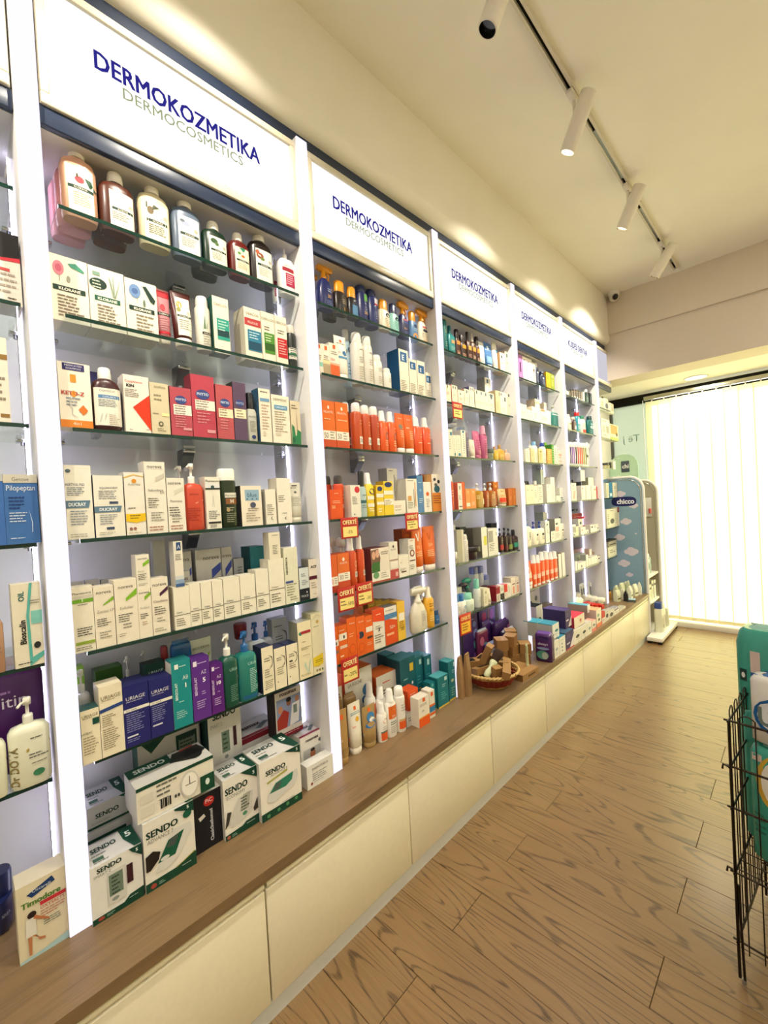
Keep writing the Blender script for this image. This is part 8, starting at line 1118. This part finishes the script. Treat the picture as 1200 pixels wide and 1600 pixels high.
# ------------------------------------------------------------------ wicker basket and its contents
bx_, by_ = .045, 2.115
t = thing('wicker_basket', 'round wicker basket with red woven body and pale braided rim', 'basket', (bx_, by_, TOPZ))
M_RED = mat('#7e2a1c', 'matte'); M_STRAW = mat('#cfae72', 'matte'); M_STRAW2 = mat('#b08a50', 'matte')
g = MB().lathe([(.001, .004), (.095, .004), (.098, 0), (.002, 0)], M_STRAW2, n=28, caps=(False, False)); g.build('base', t)
def bprof(k): return .098 + .052 * (k / 9) ** .8, .006 + .072 * k / 9
g = MB()
for k in range(10):
    r, z = bprof(k); n = 56
    g.tube([((r + .003 * math.sin(14 * 2 * math.pi * i / n + math.pi * k)) * math.cos(2 * math.pi * i / n), (r + .003 * math.sin(14 * 2 * math.pi * i / n + math.pi * k)) * math.sin(2 * math.pi * i / n), z) for i in range(n)], .0046, M_RED if 1 < k < 8 else M_STRAW2, 5, True)
g.build('woven_side', t, kind='stuff')
g = MB()
for i in range(28):
    a = 2 * math.pi * i / 28; g.tube([(bprof(k)[0] * math.cos(a), bprof(k)[0] * math.sin(a), bprof(k)[1]) for k in (0, 3, 6, 9)], .003, M_STRAW2, 5)
g.build('stakes', t, kind='stuff')
for ph in (0, math.pi):
    g = MB(); n = 90
    g.tube([((.154 + .005 * math.cos(22 * 2 * math.pi * i / n + ph)) * math.cos(2 * math.pi * i / n), (.154 + .005 * math.cos(22 * 2 * math.pi * i / n + ph)) * math.sin(2 * math.pi * i / n), .085 + .005 * math.sin(22 * 2 * math.pi * i / n + ph)) for i in range(n)], .0052, M_STRAW, 6, True); g.build('braided_rim', t)
def small_box(x, y, z, l, w, h, rz, ry, label, col='#8a6438', group='small kraft boxes around the basket', window=None):
    t = thing('kraft_box', label, 'box', (x, y, z), (0, R(ry), R(rz)), group)
    MB().box(-w / 2, w / 2, -l / 2, l / 2, 0, h, mat(col, 'card'), top=mat('#9c7644', 'card')).build('carton', t)
    e = MB(); e.box(w / 2, w / 2 + .0012, -l / 2 + .004, l / 2 - .004, h * .55, h, mat('#8a6438', 'card')); e.build('tuck_flap', t)
    if window: MB().box(-w * .35, w * .35, -l * .3, l * .3, h, h + .0012, mat(window, 'gloss')).build('window_film', t)
    return t
small_box(.135, 2.125, TOPZ + .088, .23, .042, .034, 28, 14, 'long slim kraft box lying across the front of the basket')
small_box(.055, 2.055, TOPZ + .088, .17, .05, .034, -16, -10, 'open kraft box on the left of the basket', window='#2c2622')
small_box(.05, 2.185, TOPZ + .086, .16, .055, .04, 55, 8, 'kraft box with dark window at the right of the basket', window='#3a3430')
small_box(.0, 2.10, TOPZ + .10, .06, .035, .13, 15, 25, 'upright kraft box sticking out of the basket')
small_box(-.035, 2.16, TOPZ + .07, .12, .06, .05, 10, 0, 'kraft box low at the back of the basket', window='#241f1c')
small_box(-.05, 2.05, TOPZ + .07, .10, .06, .06, -30, 0, 'kraft box at the rear left of the basket', window='#241f1c')
small_box(.13, 2.03, TOPZ + .083, .05, .035, .06, -20, 12, 'tiny kraft box on the basket rim at the left')
t = thing('shaving_brush', 'shaving brush with cream handle leaning out of the basket', 'brush', (.095, 1.985, TOPZ + .090), (R(-48), R(10), 0))
MB().lathe([(.012, 0), (.017, .006), (.019, .03), (.013, .05), (.012, .062), (.019, .078), (.022, .092), (.018, .1)], mat('#c9cfa4', 'gloss'), n=18).build('handle', t)
g = MB().lathe([(.018, .1), (.023, .12), (.03, .15), (.024, .165), (.001, .172)], mat('#3a2a20', 'matte'), n=18, caps=(True, False)); g.build('bristles', t)
# cardboard display with fork shaped wooden comb
t = thing('cardboard_display', 'flat kraft display box on the worktop right of the basket', 'box', (.12, 2.325, TOPZ), (0, 0, R(-3)))
MB().box(-.068, .068, -.092, .092, 0, .036, mat('#8f6a3e', 'card'), top=mat('#a07a4a', 'card'), front=mat('#9a7446', 'card')).build('carton', t)
MB().lathe([(.008, .0361), (.001, .0362)], M_DARK, (-.02, -.03), 12, (False, False)).build('slot', t)
printing('r .3 .35 .75 .6 #5a4020', .18, .036, 0, lambda a, b: .068, 'front_print', t, False, random.Random(1))
t = thing('wooden_comb', 'fork shaped pale wooden comb standing on the kraft display box', 'comb', (.135, 2.385, TOPZ + .036), (0, 0, R(20)))
MB().tube([(0, 0, 0), (0, .004, .03), (0, -.002, .06), (0, 0, .075)], .009, mat('#b9bf94', 'gloss'), 10).build('handle', t)
for s_ in (-1, 0, 1): MB().tube([(0, 0, .07), (0, s_ * .014, .09), (0, s_ * .018, .13)], .0055, mat('#b9bf94', 'gloss'), 8).build('tine', t)
k = 0
KB = ['lowest', 'second', 'third']
for cx, cy, n, rz in ((-.01, 2.34, 3, 20), (.0, 2.44, 3, -12), (.05, 2.525, 2, 25), (-.05, 2.535, 3, 8), (.03, 2.0, 0, 30)):
    for j in range(n):
        small_box(cx, cy, TOPZ + j * .0625, .084, .070, .062, rz + j * 13, 0, '%s kraft box in the %s pile behind the wooden comb' % (KB[j], ('leftmost', 'middle', 'right front', 'right rear', 'short front')[k]), group='kraft boxes piled behind the comb')
    k += 1
# packs whose printed face looks back along the aisle
product('po', 2.625, .105, .175, .085, .14 + .0425, TOPZ, '#43195a #6a4a98', 'e .5 .86 .4 .07 #2c1450;t always .5 .62 .1 #d8d0e0 .7;e .5 .5 .36 .05 #7a8ab0;e .46 .26 .36 .16 #4a8a7a;e .6 .24 .18 .13 #a8b4a8', 'purple sanitary pad pack standing left of the white and teal boxes, worktop, fourth full bay', 'goods on the worktop of the fourth full bay', -82, 0, 9)

# ------------------------------------------------------------------ end of the worktop: pouches and leaflet
PO = [(.04, 4.47, .11, '#cfd0b0', 'leftmost'), (.0, 4.58, .13, '#b9bf9c', 'second'), (.05, 4.60, .10, '#d8d6bc', 'third'), (.02, 4.69, .14, '#c4c8a6', 'fourth'), (.10, 4.66, .12, '#e0dfca', 'fifth'), (.06, 4.77, .15, '#bcc4a0', 'sixth'), (.11, 4.79, .12, '#d6d6be', 'seventh'), (.02, 4.82, .13, '#c0c6a4', 'eighth'), (.13, 4.885, .12, '#e6e6d6', 'rightmost')]
for x, y, h, c, n_ in PO:
    product('bg', y, .062, h, .045, x + .022, TOPZ, c + ' #dfe0cc', 'r .05 .2 .95 .3 #5a5a3a;e .5 .5 .2 .12 #e8e8da', 'pale green folded pouch, %s of nine at the far end of the worktop' % n_, 'pale green pouches at the far end', 14 * (PO.index((x, y, h, c, n_)) % 3 - 1), 0, int(y * 100))
product('bg', 4.53, .05, .10, .04, .12, TOPZ, '#1c1c1a #2a2a26', '', 'black folded pouch among the pale green ones', 'pale green pouches at the far end', 10, 0, 5)
product('bo', 4.50, .05, .10, .04, -.02, TOPZ, '#a8782c #2a2418', '', 'small amber bottle beside the end upright', None, 0, 0, 5)
t = thing('leaflet', 'dark and blue leaflet lying at the front of the worktop end', 'leaflet', (.135, 4.57, TOPZ + .0005), (0, 0, R(12)))
MB().box(-.04, .04, -.09, .09, 0, .0015, mat('#1c2022', 'card')).build('sheet', t)
MB().box(-.035, .035, .01, .085, .0016, .002, mat('#a8c8d8', 'print')).build('cover_print', t)

# ------------------------------------------------------------------ tall display stand with rounded side panels
t = thing('display_stand', 'tall floor display stand with rounded blue cloud side panel', 'display stand', (0, 5.2, 0))
M_SW = mat('#e8e6e0', 'plastic'); M_SB = mat('#7ea0b4', 'plastic'); M_SG = mat('#b3a892', 'plastic')
def arch(x0, x1, z0, z1, r, n=8):
    p = [(x0, z0), (x1, z0)]
    for i in range(n + 1): a = math.pi / 2 * i / n; p.append((x1 - r + r * math.cos(a), z1 - r + r * math.sin(a)))
    for i in range(n + 1): a = math.pi / 2 + math.pi / 2 * i / n; p.append((x0 + r + r * math.cos(a), z1 - r + r * math.sin(a)))
    return p
def arch_panel(y, x0, x1, z1, m, name):
    p = arch(x0, x1, .05, z1, .13); MB().loft([[(x, y - .010, z) for x, z in p], [(x, y + .010, z) for x, z in p]], m, smooth=False).build(name, t)
    q = arch(x0, x1, .05, z1, .13)[1:12]
    for dx in (0, .022):
        e = MB(); pts = [(x - (dx if x > x1 - .135 else 0), y, z - (dx if z > z1 - .135 else 0)) for x, z in ([(x1, .05)] + [(x1, .6), (x1, 1.2)] + q[1:])]
        e.tube(pts, .0135 if dx == 0 else .006, M_SW, 8) if dx == 0 else e.tube([(a, b - .012, c) for a, b, c in pts], .005, mat('#c9c6be', 'chrome'), 6)
        e.build('edge_tube' if dx == 0 else 'edge_bead', t)
arch_panel(-.235, -.27, .188, 1.66, M_SB, 'cloud_side_panel'); arch_panel(.215, -.27, .212, 1.625, M_SG, 'far_side_panel')
for cx, cz, s_ in ((-.019, 1.491, .05), (.098, 1.364, .045), (.02, 1.20, .055), (-.049, 1.033, .055), (.058, .886, .07), (-.016, .758, .06), (.03, .639, .036), (.105, 1.072, .012)):
    g = MB(); n = 14                      # puffy cloud: overlapping lobes printed as one patch
    for j, (ox, oz, r) in enumerate(((-.62, -.12, .42), (-.1, .16, .55), (.45, -.02, .48), (.0, -.22, .6))):
        g.add([(cx + s_ * (ox + r * math.cos(2 * math.pi * i / n)), -.2456 - j * 4e-5, cz + s_ * (oz + r * .82 * math.sin(2 * math.pi * i / n))) for i in range(n)], [tuple(range(n))], mat('#cfc8d2', 'print'))
    g.build('printed_cloud', t)
g = MB(); n = 24; g.add([(.005 + .118 * math.copysign(abs(math.cos(2 * math.pi * i / n)) ** .6, math.cos(2 * math.pi * i / n)), -.2462, 1.408 + .050 * math.copysign(abs(math.sin(2 * math.pi * i / n)) ** .7, math.sin(2 * math.pi * i / n))) for i in range(n)], [tuple(range(n))], mat('#1b1f5c', 'print')); g.build('logo_oval', t)
vs, fs, wd = text_geo('chicco', .045); g = MB(); s_ = .165 / wd
g.add([(.022 + x * s_, -.2470 - c, 1.384 + y * .054) for x, y, c in vs], fs, mat('#eef0f4', 'print')); g.build('logo_lettering', t)
MB().box(-.27, -.25, -.22, .2, .05, 1.6, mat('#b9a596', 'plastic')).build('rear_board', t)
for z in (.60, .325):
    MB().bbox(-.25, .195, -.222, .203, z, z + .022, M_SW, .004).build('shelf_board', t)
MB().bbox(.2035, .335, -.43, .28, .022, .062, M_SW, .004).bbox(-.27, .203, -.24, .28, .022, .05, M_SW, .004).build('base_plate', t)
for x, y in ((.225, -.41), (.315, -.41), (.315, .25), (.225, .25)): MB().box(x - .018, x + .018, y - .018, y + .018, 0, .022, M_DARK).build('foot', t)
# goods on the stand
ZS = .062
product('wc', 5.02, .10, .30, .075, .30, ZS, '#dcdcc8 #24408a', 'e .6 .5 .22 .14 #c8c8bc;p #4a5a6a .4,.2 .6,.34 .8,.2 .6,.1;l .4 .9 .8 1 .05 #8a8a7c', 'large white detergent bottle with blue cap on the stand base', 'goods on the display stand', 0, 0, 1)
product('wc', 5.15, .08, .26, .06, .29, ZS, '#e0ddcc #d8d6c8', 'l .3 .7 .8 4 .08 #a8a898', 'white bottle behind the blue capped detergent', 'goods on the display stand', 0, 0, 2)
product('wc', 5.27, .06, .19, .05, .30, ZS, '#cfd0b8 #d8d8c4', 'l .3 .7 .8 2 .1 #8a8a78', 'short pale green bottle at the back of the stand base', 'goods on the display stand', 0, 0, 3)
for i, (y, h, c) in enumerate(((5.03, .13, '#e0dccb'), (5.12, .17, '#dcd8c4'), (5.21, .2, '#d8d4c2'), (5.31, .19, '#eceae0'))):
    product('bx', y, .07, h, .07, .175, .347, c + ' #b8b4a4', 'r .1 .7 .9 .82 #4a4a44;l .2 .5 .8 3 .1 #a8a698', '%s pale box on the lower stand shelf' % ('smallest', 'second smallest', 'tallest', 'plain white')[i], 'goods on the display stand', 0, 0, i)
for i, (y, h, c, r_) in enumerate(((5.03, .20, '#e6e4dc', 20), (5.13, .22, '#dfe4e0', -14), (5.23, .17, '#a8bcb8', 8))):
    product('po', y, .075, h, .05, .165, .622, c + ' #e6e4dc', 'e .5 .4 .3 .2 #8aa4a4;p #3a3a38 .2,.6 .8,.8 .8,.84 .2,.64', '%s crumpled bottle pack on the upper stand shelf' % ('left', 'middle', 'right teal')[i], 'goods on the display stand', r_, 0, i)
t2 = thing('hanging_pack', 'white hanging card with red oval on the stand far panel', 'pack', (.13, 5.398, 1.22))
MB().bbox(-.03, .03, -.006, 0, 0, .21, mat('#e6e2d8', 'card'), .002).build('card', t2)
MB().loft([ring(.026, .012, .0, 2.2, 14), ring(.026, .012, .05, 2.2, 14)], mat('#c84a4a', 'gloss')).build('red_dummy', t2, (.016, -.018, .04))
MB().tube([(0, -.003, .21), (0, -.003, .222)], .003, M_CHROME, 6).build('hook', t2)
# second, lower rounded green panel behind
t = thing('green_display_panel', 'pale green rounded display panel with dark logo square behind the end shelves', 'display stand', (0, 5.56, 0))
p = arch(-.29, .01, .0, 1.95, .14); MB().loft([[(x, -.008, z) for x, z in p], [(x, .008, z) for x, z in p]], mat('#bcdec3', 'plastic'), smooth=False).build('panel', t)
MB().bbox(-.165, -.08, -.012, -.0085, 1.74, 1.87, mat('#4a5560', 'print'), .012 * .3).build('logo_square', t)
vs, fs, wd = text_geo('chi', .04); MB().add([(-.12 + x * .07 / wd, -.0128 - c, 1.785 + y * .05) for x, y, c in vs], fs, mat('#eef0f0', 'print')).build('logo_lettering', t)
for cx, cz, s_ in ((-.25, 1.88, .03), (-.19, 1.91, .012), (-.2, 1.69, .03), (-.25, 1.7, .012)):
    MB().add([(cx + s_ * math.cos(2 * math.pi * i / 14), -.0088, cz + s_ * .8 * math.sin(2 * math.pi * i / 14)) for i in range(14)], [tuple(range(14))], mat('#d9ead8', 'print')).build('printed_spot', t)
MB().box(-.29, .0, -.06, .06, 0, .02, M_SW).build('base', t)

# ------------------------------------------------------------------ wire bin with nappy packs
M_WIRE = mat('#3a332c', 'metal')
CX, CY, CW, CD = 1.168, 1.607, .46, .40
t = thing('wire_bin', 'tall dark wire mesh dump bin at the right edge', 'wire basket', (CX, CY, 0), (0, 0, R(-6)))
for x in (0, CW):
    for y in (0, CD):
        g = MB(); g.tube([(x, y, .012), (x, y, .80)], .0042, M_WIRE, 8).tube([(x + .012, y + .0, .0), (x + .010, y, .10), (x + .006, y, .30)], .0036, M_WIRE, 8); g.lathe([(.006, 0), (.006, .014)], M_CHROME, (x + .010, y), 10); g.build('leg', t)
for z in (.126, .335, .533, .659, .798):
    for a, b in (((-.012, 0), (CW + .012, 0)), ((0, -.012), (0, CD + .012)), ((CW, -.012), (CW, CD + .012)), ((-.012, CD), (CW + .012, CD))):
        MB().tube([(a[0], a[1], z), (b[0], b[1], z)], .0034, M_WIRE, 6).build('rail', t)
def uwire(p0, p1, z0, z1, name='wire_loop'):
    d = Vector(p1) - Vector(p0); r = d.length / 2; pts = [(p0[0], p0[1], z0), (p0[0], p0[1], z1 - r * .5)]
    for i in range(1, 6): f_ = i / 6; q = Vector(p0) + d * f_; pts.append((q.x, q.y, z1 - r * .5 + r * .5 * math.sin(math.pi * f_)))
    pts += [(p1[0], p1[1], z1 - r * .5), (p1[0], p1[1], z0)]
    MB().tube(pts, .0019, M_WIRE, 5).build(name, t)
x = .026
while x + .036 < CW: uwire((x, -.004), (x + .036, -.004), .10, .825); uwire((x, CD + .004), (x + .036, CD + .004), .10, .825); x += .072
y = .03
while y + .036 < CD: uwire((-.004, y), (-.004, y + .036), .10, .825); uwire((CW + .004, y), (CW + .004, y + .036), .10, .825); y += .06
for i in range(9):
    yy = .02 + i * .045; MB().tube([(-.004, yy, .335), (CW + .004, yy, .335)], .0022, M_WIRE, 5).build('floor_wire', t)
for z in (.659, .345): MB().tube([(-.004, -.006, z), (-.016, -.010, z + .004), (-.018, -.010, z - .010)], .0032, M_WIRE, 6).build('hook', t)
def nappy(x0, x1, y, z, h, d, style, spec, label, rz):
    product('po', y, x1 - x0, h, d, (x0 + x1) / 2 + d / 2, z, style, spec, label, 'nappy packs in the wire bin', -90 + rz, 0, 4)
TEAL = '#2f9484 #8ab8ac'
nappy(1.168, 1.600, 1.90, .34, .675, .15, TEAL, 'r .1 .72 .16 .9 #c9b8b0;r .03 .74 .075 .8 #1e3a36;e .052 .77 .012 .014 #dfe8e4;l .02 .68 .09 4 .03 #1f6a5e;r .22 .78 .3 .88 #d8a8a0;r .4 .3 .7 .6 #e6ece6', 'tall teal plastic nappy pack standing at the back of the wire bin', -6)
nappy(1.205, 1.61, 1.722, .34, .355, .10, TEAL, 'e .16 .72 .12 .24 #c8a23a;e .17 .72 .1 .2 #e6e2d8;r .02 .88 .08 .94 #c9b8b0;l .02 .4 .12 4 .05 #1f6a5e', 'teal nappy pack with gold oval under the white and blue one', -6)
nappy(1.212, 1.61, 1.722, .708, .205, .09, '#d8d6d0 #1f5f9a', 'r 0 .74 1 1 #175a98;p #175a98 0,.70 .5,.8 1,.72 1,.8 0,.8;e .17 .44 .15 .28 #175a98;e .17 .44 .125 .22 #d8dce0;T U .1 .3 .28 #6a7a74 .1;T p .2 .3 .28 #6a7a74 .1;p #175a98 0,.02 .05,.0 .02,.16', 'white and blue nappy pack with oval logo on top of the front pack', -6)
nappy(1.18, 1.60, 1.80, .34, .42, .045, TEAL, '', 'lower teal nappy pack wedged in the middle of the wire bin', -6)
